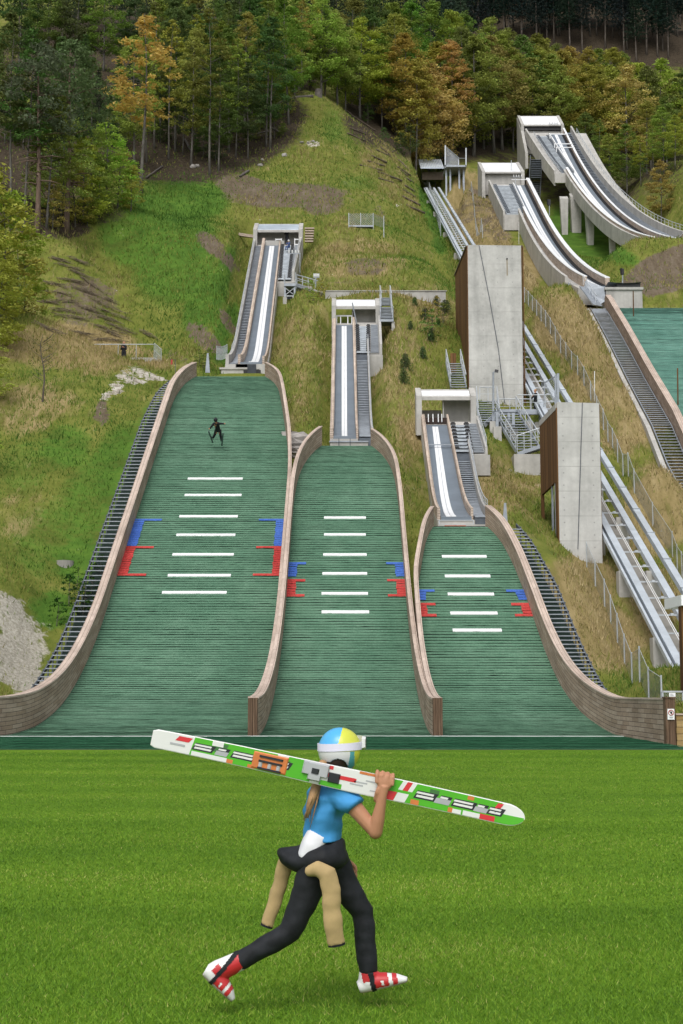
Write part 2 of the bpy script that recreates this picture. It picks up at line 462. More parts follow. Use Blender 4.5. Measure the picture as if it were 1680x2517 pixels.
# footprints: y0,y1, xl(y), xr(y), z(y), offset, margin
def fpt(tab): return lambda y: np.interp(y, [t[0] for t in tab], [t[1] for t in tab])
def fline(f): return lambda y: np.vectorize(f)(y) if np.ndim(y) else f(y)
# value noise (vectorised)
def vnoise(x, y, seed=0):
    xi = np.floor(x).astype(np.int64); yi = np.floor(y).astype(np.int64); xf = x - xi; yf = y - yi
    def h(a, b):
        n = (a * 374761393 + b * 668265263 + seed * 974634777) & 0x7fffffff
        n = ((n ^ (n >> 13)) * 1274126177) & 0x7fffffff
        return ((n ^ (n >> 16)) & 0xffff) / 65535.
    u = xf * xf * (3 - 2 * xf); v = yf * yf * (3 - 2 * yf)
    return (h(xi, yi) * (1 - u) + h(xi + 1, yi) * u) * (1 - v) + (h(xi, yi + 1) * (1 - u) + h(xi + 1, yi + 1) * u) * v
def fbm(x, y, seed=0, o=4):
    s = 0; a = .5
    for k in range(o): s = s + a * vnoise(x * 2 ** k, y * 2 ** k, seed + k); a *= .5
    return s
def IAL(y): return xA_l(y)
xA_l = xline(IA, (572, 880), (626, 602)); xA_r = xline(IA, (655, 884), (690, 602)); xA_rr = xline(IA, (722, 690), (741, 602))
xB_l = xline(IB, (815, 1065), (820, 797)); xB_r = xline(IB, (915, 1065), (905, 886)); xB_rr = xline(IB, (938, 880), (934, 797))
xC_l = xline(IC, (1073, 1262), (1038, 1040)); xC_r = xline(IC, (1194, 1268), (1160, 1134)); xC_rr = xline(IC, (1199, 1120), (1176, 1040))
xD_l = xline(ID, (1425, 700), (1205, 455)); xD_r = xline(ID, (1490, 700), (1310, 455))
xE_l = xline(IE, (1517, 560), (1349, 330))
FOOT = [(36, YA, lambda y: np.interp(y, *zip(*XLA)) - np.interp(y, [50, 55, 94, 99], [.4, 2.1, 2.1, .5]), lambda y: np.interp(y, *zip(*XRA)) + .3, LA.zs, .75, 3.0),
        (36, YB, lambda y: np.interp(y, *zip(*XLB)) - .2, lambda y: np.interp(y, *zip(*XRB)) + .2, LB.zs, .5, 2.2),
        (36, YC, lambda y: np.interp(y, *zip(*XLC)) - .2, lambda y: np.interp(y, *zip(*XRC)) + np.interp(y, [52, 56, 70, 72.5], [.4, 1.8, 1.8, .5]), LC.zs, .7, 2.2),
        (YA - .3, 150, xA_l, xA_r, IA.zs, 1.2, 2.5), (125, 150, xA_l, xA_rr, IA.zs, 1.6, 2.5),
        (YB - .3, 116.3, xB_l, xB_r, IB.zs, 1.2, 1.6), (106, 116.3, xB_l, xB_rr, IB.zs, 1.6, 1.5),
        (YC - .3, 94, xC_l, xC_r, IC.zs, 1.0, 2.0), (85, 94, xC_l, xC_rr, IC.zs, 1.3, 1.6),
        (139, 216, lambda y: xD_l(y) - np.interp(y, [140, 150, 190], [1.6, 1.9, .0]), xD_r, ID.zs, 2.3, 5.0),
        (162, 256, lambda y: xE_l(y) - 3.5, lambda y: xE_l(y) + 9, lambda y: IE.zs(y) - np.interp(y, [166, 172, 184, 197, 215, 250], [.9, 1.9, 4.2, 5.5, 6.8, 9.5]), .3, 7.0),
        (78, 140, lambda y: np.interp(y, [100, 140], [24.3, 25.6]) - .8, lambda y: np.full_like(y, 60.), LD.zs, .6, 3.0)]
def H(x, y, rough=True):
    x = np.asarray(x, float); y = np.asarray(y, float)
    z = tps(x, y)
    if rough:
        k = np.clip((y - 55) / 40, .15, 1)
        z = z + k * (fbm(x / 7, y / 7, 3) - .47) * 1.1 + k * (fbm(x / 1.7, y / 2.4, 9, 3) - .45) * .45
    for y0, y1, fl, fr, fz, off, mar in FOOT:
        yc = np.clip(y, y0, y1)
        xl = np.asarray(fl(yc)); xr = np.asarray(fr(yc))
        dx = np.maximum(np.maximum(xl - x, x - xr), 0); dy = np.maximum(np.maximum(y0 - y, y - y1), 0)
        w = 1 - smooth(np.hypot(dx, dy) / mar)
        z = z * (1 - w) + (fz(yc) - off) * w
    # never above a deck
    for y0, y1, fl, fr, fz, off, mar in FOOT:
        ins = (y >= y0) & (y <= y1) & (x > fl(y)) & (x < fr(y))
        z = np.where(ins, np.minimum(z, fz(np.clip(y, y0, y1)) - off * .8), z)
    # cut for the lift
    w = 1 - smooth((np.abs(x - TX) - 2.0) / 2.0); w = w * (y > 58) * (y < 262)
    z = z * (1 - w) + np.minimum(z, tz(y) - 1.5) * w
    return z
_hc = {}
def Hs(x, y): return float(H(np.array([x]), np.array([y]))[0])
def ground(px, py, y0=44, y1=470):
    a, e = ray(px, py); ys = np.arange(y0, y1, .5)
    d = CAMZ + e * ys - H(a * ys, ys)
    k = np.where((d[:-1] > 0) & (d[1:] <= 0))[0]
    if not len(k): k = [int(np.argmin(abs(d)))]
    i = k[0]; t = d[i] / (d[i] - d[min(i + 1, len(d) - 1)] + 1e-9); t = min(max(t, 0), 1)
    y = ys[i] + .5 * t
    return Vector((a * y, y, Hs(a * y, y)))
def proj(x, y, z):
    dz = z - CAMZ; c = y * CT + dz * ST; u = -y * ST + dz * CT
    return CX + FPX * x / c, CY - FPX * u / c
# soft masks in terms of where patches lie on the slope
def ell(px, py, L):
    m = np.zeros_like(px)
    for (cx, cy, rx, ry, rot, s) in L:
        a = math.radians(rot); dx = px - cx; dy = py - cy
        u = dx * math.cos(a) + dy * math.sin(a); v = -dx * math.sin(a) + dy * math.cos(a)
        d = np.hypot(u / rx, v / ry); m = np.maximum(m, s * np.clip((1.25 - d) / .5, 0, 1))
    return m
SOIL = [(700,480,150,32,0,.9),(600,455,80,28,10,.8),(790,490,60,40,0,.8),(1130,540,30,60,45,.5),(210,740,90,70,0,.55),(520,600,45,22,40,.9),(560,640,40,16,40,.8),(500,830,60,24,40,.8),(440,880,60,14,25,.5),
        (560,790,14,40,-30,.8),(1620,660,110,36,-28,1.),(1660,690,90,24,-20,1.),(1560,700,70,20,-20,.8),(1200,530,45,90,-40,.55),(900,655,60,24,0,.6),(830,690,80,10,0,.4),(690,1100,22,26,0,.8),
        (250,1015,16,36,12,.9),(720,350,70,18,0,.35),(1200,640,60,60,0,.3),(870,470,30,80,-25,.35),(930,520,20,60,-30,.4),(770,590,20,30,0,.4)]
GRAV = [(30,1590,95,95,10,1.),(0,1500,70,50,0,.9),(90,1690,50,40,0,.9),(560,900,30,16,0,.3),(1260,1160,26,10,0,.5),(1345,1190,30,10,0,.6)]
ROCKM = [(352,916,42,10,24,1.),(322,934,44,12,12,1.),(380,928,30,9,10,.95),(290,952,15,18,20,1.),(266,978,11,16,30,.9),(312,915,14,9,0,.8),(250,1015,12,26,20,.5),(980,505,10,6,0,.6),(770,352,20,12,0,.7),(690,380,30,6,0,.5)]
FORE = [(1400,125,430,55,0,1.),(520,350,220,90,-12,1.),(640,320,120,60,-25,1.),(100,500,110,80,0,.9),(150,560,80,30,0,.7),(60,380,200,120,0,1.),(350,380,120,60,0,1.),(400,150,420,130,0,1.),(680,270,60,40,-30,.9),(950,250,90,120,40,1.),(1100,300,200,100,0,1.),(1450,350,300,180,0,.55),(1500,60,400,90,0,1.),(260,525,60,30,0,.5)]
LUSH = [(250,1250,120,170,15,.65),(120,1330,110,100,0,.55),(60,1150,70,80,0,.5),(430,640,120,120,40,.75),(500,740,50,100,20,.8),(380,540,110,60,30,.7),(420,560,130,90,30,.85),(480,480,90,50,20,.9),(330,600,110,70,30,.7),(545,700,24,110,15,1.),(560,800,24,60,20,1.),(1060,520,22,70,-20,1.),(1080,600,18,30,-20,.8),(1420,570,90,70,35,.8),(1500,620,80,26,20,.8),(1400,640,70,30,0,.6),
        (300,1150,80,120,15,.75),(200,1380,70,60,0,.9),(130,1500,60,50,0,.9),(380,1040,50,60,0,.6),(160,1100,70,60,0,.7),(600,880,30,14,0,.6),(870,330,25,60,0,.3),(820,310,30,50,0,.5),(880,450,50,20,0,.5),(520,920,40,16,0,.5),(690,960,24,60,0,.5),(560,880,40,22,0,.9),(360,470,70,40,0,.6)]
DRY = [(720,840,60,70,0,.35),(730,980,40,90,0,.35),(880,640,110,50,0,.55),(1180,560,60,130,-28,.95),(1260,680,70,60,-30,.95),(1400,800,110,80,30,.8),(1560,1000,90,120,30,.75),(1460,930,80,70,30,.75),(1620,1250,90,140,35,.8),(1420,1480,80,140,30,.85),(1500,1570,80,80,40,.8),(1600,1500,70,140,35,.6),(1360,1430,40,60,30,.7),
       (150,850,180,50,0,.85),(360,880,60,24,20,.8),(60,1000,120,70,0,.55),(60,1250,50,150,0,.35),(250,880,90,40,0,.6),(1000,830,70,60,0,.35),(1060,760,60,40,0,.5),(960,950,50,70,0,.3),(1010,1050,40,90,0,.5),(1230,1180,80,80,0,.5),(1300,1180,40,60,0,.45),(950,420,80,60,35,.35),(1150,470,40,50,0,.8),(430,1000,30,40,0,.5)]
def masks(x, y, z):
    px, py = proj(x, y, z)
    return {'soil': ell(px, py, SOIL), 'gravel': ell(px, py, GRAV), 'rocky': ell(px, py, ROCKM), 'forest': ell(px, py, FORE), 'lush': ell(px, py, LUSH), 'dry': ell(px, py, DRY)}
def terrain_mat():
    n = NT('hillside_ground'); v = n.coord('Object')
    streak = n.noise(n.coord('Object', (1.4, .32, .32)), 1.0, 5, .65)
    big = n.noise(v, .11, 4, .6); med = n.noise(v, .55, 5, .65); fine = n.noise(v, 3.2, 4, .7)
    ed = n.math('MULTIPLY', n.math('SUBTRACT', n.math('ADD', med, n.math('MULTIPLY', fine, .6)), .8), 1.1)
    def mask(name, lo=.42, hi=.62, k=1.0): return n.remap(n.math('ADD', n.attr(name), n.math('MULTIPLY', ed, k)), lo, hi)
    grass = n.ramp(med, [(.3, (.085, .112, .020)), (.5, (.145, .165, .032)), (.7, (.215, .21, .055))])
    lush = n.ramp(med, [(.3, (.040, .100, .014)), (.55, (.080, .160, .022)), (.75, (.135, .21, .032))])
    dry = n.ramp(streak, [(.3, (.16, .125, .050)), (.5, (.27, .20, .095)), (.7, (.36, .275, .145))])
    col = n.mix(n.remap(n.math('ADD', n.attr('lush'), ed), .35, .75), grass, lush)
    dm = n.math('ADD', n.math('ADD', n.math('ADD', n.math('MULTIPLY', n.attr('dry'), .85), n.math('MULTIPLY', n.attr('lush'), -.4)), n.math('ADD', n.math('MULTIPLY', n.math('SUBTRACT', streak, .5), 1.3), .10)), n.math('MULTIPLY', n.math('SUBTRACT', big, .5), 1.2))
    col = n.mix(n.remap(dm, .22, .62, 0, .85), col, dry)
    soil = n.ramp(n.math('ADD', n.math('MULTIPLY', streak, .6), n.math('MULTIPLY', fine, .4)), [(.3, (.075, .056, .036)), (.5, (.135, .105, .072)), (.7, (.20, .165, .125))])
    col = n.mix(mask('soil'), col, soil)
    grav = n.ramp(n.noise(v, 7.0, 5, .75), [(.3, (.20, .185, .135)), (.5, (.38, .355, .295)), (.7, (.56, .53, .46))])
    grav = n.mix(1.0, grav, n.remap(big, .35, .65, .72, 1.1), 'MULTIPLY')
    col = n.mix(mask('gravel', .5, .75, 1.9), col, grav)
    rk = n.ramp(n.noise(n.coord('Object', (1, 1, 1)), 1.6, 6, .75), [(.35, (.15, .13, .09)), (.48, (.36, .325, .27)), (.62, (.55, .52, .46))])
    col = n.mix(mask('rocky', .62, .72, 2.2), col, rk)
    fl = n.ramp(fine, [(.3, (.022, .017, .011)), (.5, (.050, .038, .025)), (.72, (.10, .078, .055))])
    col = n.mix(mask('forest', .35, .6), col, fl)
    n.bump(n.math('ADD', n.math('MULTIPLY', fine, .5), n.math('MULTIPLY', med, .8)), .6, .25)
    return n.out(col, .95, 0, .1)
def grid(xs, ys):
    X, Y = np.meshgrid(xs, ys); nx, ny = len(xs), len(ys)
    idx = np.arange(nx * ny).reshape(ny, nx)
    F = np.stack([idx[:-1, :-1], idx[:-1, 1:], idx[1:, 1:], idx[1:, :-1]], -1).reshape(-1, 4)
    return X, Y, F
def build_terrain():
    xs = np.concatenate([np.arange(-110, -46, 4), np.arange(-46, 46, .55), np.arange(46, 130, 3)])
    ys = np.concatenate([np.arange(36, 160, .55), np.arange(160, 235, 1.0), np.arange(235, 520, 4)])
    X, Y, F = grid(xs, ys); Z = H(X, Y)
    Z = np.where(Y < 44, np.minimum(Z, -.15), Z)
    x, y, z = X.ravel(), Y.ravel(), Z.ravel()
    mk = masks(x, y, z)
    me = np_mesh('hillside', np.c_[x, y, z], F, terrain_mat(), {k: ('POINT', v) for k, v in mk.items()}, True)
    o = link(bpy.data.objects.new('hillside', me)); tag(o, 'steep grassy hillside with bare soil and dry grass around the jumps', 'hillside', kind='structure')
def blade_mesh(name, mat, px, py, pz, h, w, lean, tint, extra=None, seg=1):
    """triangular blades: base (px,py,pz) arrays"""
    n = len(px); a = rng.uniform(0, 2 * math.pi, n)
    dx, dy = np.cos(a) * w / 2, np.sin(a) * w / 2
    lx = rng.normal(0, 1, n) * lean * h; ly = rng.normal(0, 1, n) * lean * h
    V = np.empty((n, 3, 3), np.float32)
    V[:, 0] = np.c_[px - dx, py - dy, pz]; V[:, 1] = np.c_[px + dx, py + dy, pz]; V[:, 2] = np.c_[px + lx, py + ly, pz + h]
    F = np.arange(3 * n).reshape(n, 3)
    at_ = {'tint': ('POINT', np.repeat(tint, 3)), 'tip': ('POINT', np.tile([0, 0, 1], n))}
    for k, v in (extra or {}).items(): at_[k] = ('POINT', np.repeat(v, 3))
    return np_mesh(name, V.reshape(-1, 3), F, mat, at_)
def hill_grass():
    # scattered tall tufts on the open slope
    N = 420000
    y = 48 + (225 - 48) * rng.random(N) ** 1.25; x = (rng.random(N) * 2 - 1) * (.262 * y + 2)
    z = H(x, y); m = masks(x, y, z)
    dens = 1 - np.maximum.reduce([m['soil'] * .8, m['gravel'] * .90, m['rocky'] * .85, m['forest'] * .9])
    dens = dens * np.clip(.45 + 1.1 * (fbm(x / 3, y / 3, 21) - .4) + .3, .15, 1)
    keep = rng.random(N) < dens
    for y0, y1, fl, fr, fz, off, mar in FOOT:
        keep &= ~((y > y0 - .4) & (y < y1 + .6) & (x > np.asarray(fl(np.clip(y, y0, y1))) - .1) & (x < np.asarray(fr(np.clip(y, y0, y1))) + .3))
    keep &= ~((np.abs(x + 12.1) < .95) & (y < 99))
    keep &= ~((np.abs(x - 9.4) < 1.3) & (y < 74))
    x, y, z = x[keep], y[keep], z[keep]; m = {k: v[keep] for k, v in m.items()}
    n = len(x)
    dryn = m['dry'] * .7 + (fbm(x / 5, y / 12, 5) - .45) * 1.6 + rng.normal(0, .22, n)
    lushn = m['lush'] + (fbm(x / 4, y / 4, 8) - .45) * .8
    t = np.clip(.38 + .55 * dryn - .35 * lushn, 0, 1)
    h = (.10 + .22 * rng.random(n)) * (1 + .5 * t) * np.clip(y / 90, .8, 1.3); w = .035 + .05 * rng.random(n)
    w = w * np.clip(y / 80, .8, 2.2)
    mt = NT('hill_grass_blades')
    c = mt.ramp(mt.attr('tint'), [(0, (.045, .112, .014)), (.25, (.105, .18, .024)), (.5, (.20, .205, .045)), (.72, (.31, .24, .11)), (1, (.43, .34, .19))])
    mat = mt.out(c, .8, 0, .15)
    me = blade_mesh('hillside_grass', mat, x, y, z - .04, h, w, .35, t)
    o = link(bpy.data.objects.new('hillside_grass', me)); tag(o, 'long dry and green grass tufts covering the open slopes', 'grass', kind='stuff')
def lawn():
    n = NT('mown_lawn'); v = n.coord('Object')
    a = n.noise(v, 1.1, 5, .65); f = n.noise(n.coord('Object', (1, .5, 1)), 26, 3, .7)
    st = n.noise(n.coord('Object', (.07, .55, 1)), 1.0, 3, .5)
    k = n.math('ADD', n.math('MULTIPLY', a, .25), n.math('ADD', n.math('MULTIPLY', f, .35), n.math('MULTIPLY', st, .5)))
    col = n.ramp(k, [(.40, (.060, .135, .008)), (.56, (.098, .192, .011)), (.70, (.145, .245, .017))])
    n.bump(f, .5, .02)
    mat = n.out(col, .9, 0, .12)
    X, Y, F = grid(np.linspace(-70, 70, 29), np.concatenate([np.arange(-14, 38, 2.), [YL_EDGE]]))
    me = np_mesh('lawn', np.c_[X.ravel(), Y.ravel(), np.zeros(X.size)], F, mat)
    o = link(bpy.data.objects.new('lawn', me)); tag(o, 'bright green mown lawn in the foreground', 'lawn', kind='structure')
    # blades
    parts = []
    for (y0, y1, dens, hh, ww) in ((4.0, 7.0, 12000, .024, .0036), (7.0, 11, 7600, .022, .0050), (11, 18, 3400, .019, .0075), (18, 37.5, 1100, .015, .012)):
        A = .5 * (y1 * y1 - y0 * y0) * 2 * .262 + 1.2 * (y1 - y0)
        N = int(A * dens); y = np.sqrt(y0 ** 2 + (y1 ** 2 - y0 ** 2) * rng.random(N)); x = (rng.random(N) * 2 - 1) * (.262 * y + .6)
        parts.append((x, y, hh * (.55 + .9 * rng.random(N)), ww * (.7 + .6 * rng.random(N))))
    x, y, h, w = [np.concatenate([p[i] for p in parts]) for i in range(4)]
    # mower bands run across, their light and dark sheen put into the tint
    band = .5 + .5 * np.sin(y * 2.1 + .22 * x + 1.1 * fbm(x / 6, y / 6, 4)) * np.clip(fbm(x / 5, y / 1.5, 6) * 1.6, 0, 1)
    t = np.clip(.46 + .26 * (band - .5) + (fbm(x / .9, y / .9, 2) - .47) * .22 + (fbm(x / 4, y / 2, 12) - .47) * .34 + rng.normal(0, .20, len(x)), 0, 1)
    mt = NT('lawn_blades')
    c = mt.ramp(mt.attr('tint'), [(0, (.044, .110, .010)), (.35, (.094, .205, .011)), (.65, (.160, .305, .016)), (.88, (.26, .335, .045)), (1, (.40, .38, .13))])
    mat = mt.out(c, .65, 0, .25)
    me = blade_mesh('lawn_grass', mat, x, y, np.full(len(x), -.003), h, w, .68, t)
    o = link(bpy.data.objects.new('lawn_grass', me)); tag(o, 'short mown grass blades of the foreground lawn', 'grass', kind='stuff')
YL_EDGE = CAMZ / -elev(1843)
# ------------------------------------------------------------------ landing slopes, timber walls, side stairs
def arc_rows(prof, y0, y1, pitch):
    ys = np.linspace(y0, y1, 6000); zs = prof.zs(ys)
    s = np.concatenate([[0], np.cumsum(np.hypot(np.diff(ys), np.diff(zs)))])
    n = int(s[-1] / pitch)
    return np.interp(np.arange(n + 1) * pitch, s, ys)
def mat_rows(prof, rows, xl, xr, name, mat, parent, lift=0.0, dx=.28, seed=1, lip=.033):
    """overlapping rows of bristle matting; lower edge of each row stands proud"""
    r = np.random.default_rng(seed); V = []; F = []; T = []; o = 0
    for i in range(len(rows) - 1):
        ya, yb = rows[i], rows[i + 1]; ym = (ya + yb) / 2
        a, b = xl(ym), xr(ym)
        n = max(2, int((b - a) / dx)); xs = np.linspace(a, b, n + 1)
        lp = lip * (.62 + .38 * min(1, (prof.z(yb) - prof.z(ya)) / (yb - ya) / .5)) if lip > .025 else lip
        jy = r.normal(0, .009, n + 1) + .012 * np.sin(xs * .9 + i); jz = np.abs(r.normal(lp, lp * .14, n + 1) + lp * .13 * r.standard_normal())
        s = (prof.z(yb) - prof.z(ya)) / (yb - ya)
        lo = np.c_[xs, ya + jy, prof.z(ya) + jy * s + jz + lift]
        ov = .0
        hi = np.c_[xs, np.full(n + 1, yb + ov), np.full(n + 1, prof.z(yb) + ov * s + .004 + lift)]
        und = lo + np.array([0, .006, -.010]); 
        V += [lo, hi, und]; k = n + 1
        t = np.clip(r.normal(.5, .09), 0, 1) + r.normal(0, .10, k)
        T += [t, t, t]
        for j in range(n):
            F.append((o + j, o + j + 1, o + k + j + 1, o + k + j))
            F.append((o + 2 * k + j, o + 2 * k + j + 1, o + j + 1, o + j))
        o += 3 * k
    me = np_mesh(name, np.concatenate(V), np.array(F), mat, {'tint': ('POINT', np.clip(np.concatenate(T), 0, 1))})
    return link(bpy.data.objects.new(name, me), parent)
def sheet(prof, y0, y1, xl, xr, dz, name, mat, parent, step=.5):
    ys = np.linspace(y0, y1, int((y1 - y0) / step) + 2); V = []; F = []
    for y in ys: V += [(xl(y), y, prof.z(y) + dz), (xr(y), y, prof.z(y) + dz)]
    for i in range(len(ys) - 1): F.append((2 * i, 2 * i + 1, 2 * i + 3, 2 * i + 2))
    me = np_mesh(name, V, F, mat); return link(bpy.data.objects.new(name, me), parent)
def tabf(tab): return lambda y: interp(tab, y)
PITCH = .262
def line_strip(prof, rows, py, pxl, pxr, parent):
    c = prof.hit((pxl + pxr) / 2, py); i = int(np.argmin(abs(rows - c.y)))
    ya = rows[i] - .03; x0 = X_at(pxl, py, c.y); x1 = X_at(pxr, py, c.y); yb = ya + .21
    mb = MB(); n = 14; r = random.Random(int(py)); vs = []
    for k in range(n + 1):
        x = lerp(x0, x1, k / n); j = r.uniform(-.02, .02)
        vs += [(x, ya + j, prof.z(ya) + .055 + r.uniform(0, .012)), (x, yb + j, prof.z(yb) + .050), (x, ya + j + .01, prof.z(ya) + .02)]
    fs = []
    for k in range(n): a = 3 * k; fs += [(a, a + 3, a + 4, a + 1), (a + 2, a + 5, a + 3, a)]
    mb.add(vs, fs); mb.build('distance_line', M['linewhite'], parent, fixn=False)
def zone(prof, rows, y_top, y_bot, side, xedge, wband, wtick, tick_at, name, mat, parent, seed):
    """coloured rows beside a wall, with a longer tick row at one or both ends"""
    a = prof.hit(700, y_bot).y; b = prof.hit(700, y_top).y
    i0 = int(np.argmin(abs(rows - a))); i1 = int(np.argmin(abs(rows - b)))
    sel = rows[i0:i1 + 1]
    def wid(y):
        k = 0
        if 'top' in tick_at and y > sel[-2]: return wtick
        if 'bot' in tick_at and y < sel[1]: return wtick
        return wband + .02 * math.sin(y * 9)
    xl = (lambda y: xedge(y)) if side == 'l' else (lambda y: xedge(y) - wid(y))
    xr = (lambda y: xedge(y) + wid(y)) if side == 'l' else (lambda y: xedge(y))
    mat_rows(prof, sel, xl, xr, name, mat, parent, lift=.045, dx=.1, seed=seed, lip=.022)
def landings():
    specs = [('left', LA, XLA, XRA, YA, 'widest green ski jump landing slope at the left, marked with seven white lines',
              [(1178,462,597),(1220,454,594),(1272,441,585),(1317,434,579),(1366,424,575),(1416,413,568),(1462,398,557)],
              [('blue', 1276, 1345, .52, 1.45, 'top'), ('red', 1347, 1420, .48, 1.42, 'topbot')]),
             ('mid', LB, XLB, XRB, YB, 'middle green ski jump landing slope between the two inner timber walls',
              [(1274,797,900),(1319,797,900),(1367,795,902),(1411,793,903),(1461,791,905),(1508,791,908)],
              [('blue', 1383, 1421, .42, .85, 'top'), ('red', 1423, 1468, .42, .85, 'topbot')]),
             ('right', LC, XLC, XRC, YC, 'shortest green ski jump landing slope at the right with five white lines',
              [(1371,1087,1197),(1418,1094,1206),(1462,1101,1215),(1512,1108,1224),(1557,1114,1235)],
              [('blue', 1453, 1479, .40, .82, 'top'), ('red', 1481, 1517, .40, .80, 'topbot')])]
    for q, (nm, prof, XL, XR, Yt, lab, lines, zones) in enumerate(specs):
        xl, xr = tabf(XL), tabf(XR)
        root = thing('landing_slope', lab, 'ski slope', (xl(60) * .5 + xr(60) * .5, 49, 0), 'green plastic landing slopes')
        rows = arc_rows(prof, 48.9, Yt, PITCH)
        mat_rows(prof, rows, xl, xr, 'plastic_matting', M['mat'], root, seed=20 + q)
        sheet(prof, 48.9, Yt + .2, xl, xr, -.012, 'underlay', M['mat_back'], root)
        for ln in lines: line_strip(prof, rows, *ln, root)
        for c, a, b, wb, wt, tk in zones:
            for sd, ed in (('l', xl), ('r', xr)):
                zone(prof, rows, a, b, sd, ed, wb, wt, tk, c + '_marking', M['mat_' + c], root, 50 + q)
    # flat outrun turf with the white line
    flat = Prof([0, 200], [0, 0])
    rows = arc_rows(flat, YL_EDGE, 48.9, .24)
    root = thing('outrun_turf', 'dark green flat artificial turf strip between the lawn and the landing slopes', 'turf', (0, 43, 0))
    tag(root, kind='structure')
    xl = lambda y: min(interp(XLA, y), -12.6) - 1.5; xr = lambda y: interp([(30, 9.6), (43, 9.56), (49, 9.5)], y)
    mat_rows(flat, rows, xl, xr, 'plastic_matting', M['mat_low'], root, seed=31, lip=.02, dx=.3)
    sheet(flat, YL_EDGE, 48.9, xl, xr, -.012, 'underlay', M['mat_back'], root, 2)
    mb = MB(); vs = []; fs = []
    yw = 49.05; n = 150; pr = lambda x: 0
    for k in range(n + 1):
        x = lerp(-12.2, 9.45, k / n); j = .16 * math.sin(x * .22 + 1.6) + random.uniform(-.02, .02)
        vs += [(x, yw - .85 + j, .042), (x, yw - .72 + j, .04), (x, yw - .845 + j, .02)]
    for k in range(n): a = 3 * k; fs += [(a, a + 3, a + 4, a + 1), (a + 2, a + 5, a + 3, a)]
    mb.add(vs, fs); mb.build('white_line', M['linewhite'], root, fixn=False)
    mb = MB(); vs = []; fs = []
    for k in range(n + 1):
        x = lerp(-14, 9.6, k / n); j = random.uniform(-.02, .02)
        vs += [(x, YL_EDGE - .05 + j, .012), (x, YL_EDGE + .03 + j, .018)]
    for k in range(n): a = 2 * k; fs.append((a, a + 2, a + 3, a + 1))
    mb.add(vs, fs); mb.build('turf_edge', simple('pale_turf_hem', (.16, .22, .13), .9), root, fixn=False)
    walls(); side_stairs()
def wall(prof, pts, h, th, label, side, capw=None, end_post=True, group='timber walls along the landing slopes', hf=None):
    """pts: list of (x,y) along the slope side; thickness goes to 'side' (+1 right, -1 left)"""
    root = thing('timber_wall', label, 'wall', (pts[0][0], pts[0][1], prof.z(pts[0][1])), group)
    # resample
    P = [Vector((x, y)) for x, y in pts]; out = []
    for i in range(len(P) - 1):
        n = max(1, int((P[i + 1] - P[i]).length / .45))
        for k in range(n): out.append(P[i].lerp(P[i + 1], k / n))
    out.append(P[-1])
    for _ in range(6):
        out = [out[0]] + [(out[i - 1] + out[i] * 2 + out[i + 1]) / 4 for i in range(1, len(out) - 1)] + [out[-1]]
    body = []; cap = []
    for i, p in enumerate(out):
        hh = hf(p.y) if hf else h
        body.append(Vector((p.x, p.y, prof.z(p.y)))); cap.append(hh)
    s = side
    mb = MB()
    secs = [[(0 if s > 0 else -th, -.4), (th if s > 0 else 0, -.4), (th if s > 0 else 0, hh), (0 if s > 0 else -th, hh)] for hh in cap]
    mb.sweep(body, secs)
    mb.build('planking', M['timber'], root)
    mb = MB(); e = .025
    secs = [[(-e if s > 0 else -th - e, hh + .003), (th + e if s > 0 else e, hh + .003), (th + e if s > 0 else e, hh + .06), (-e if s > 0 else -th - e, hh + .06)] for hh in cap]
    mb.sweep(body, secs); mb.build('cap_board', M['timber_cap'], root)
    return root, body, cap
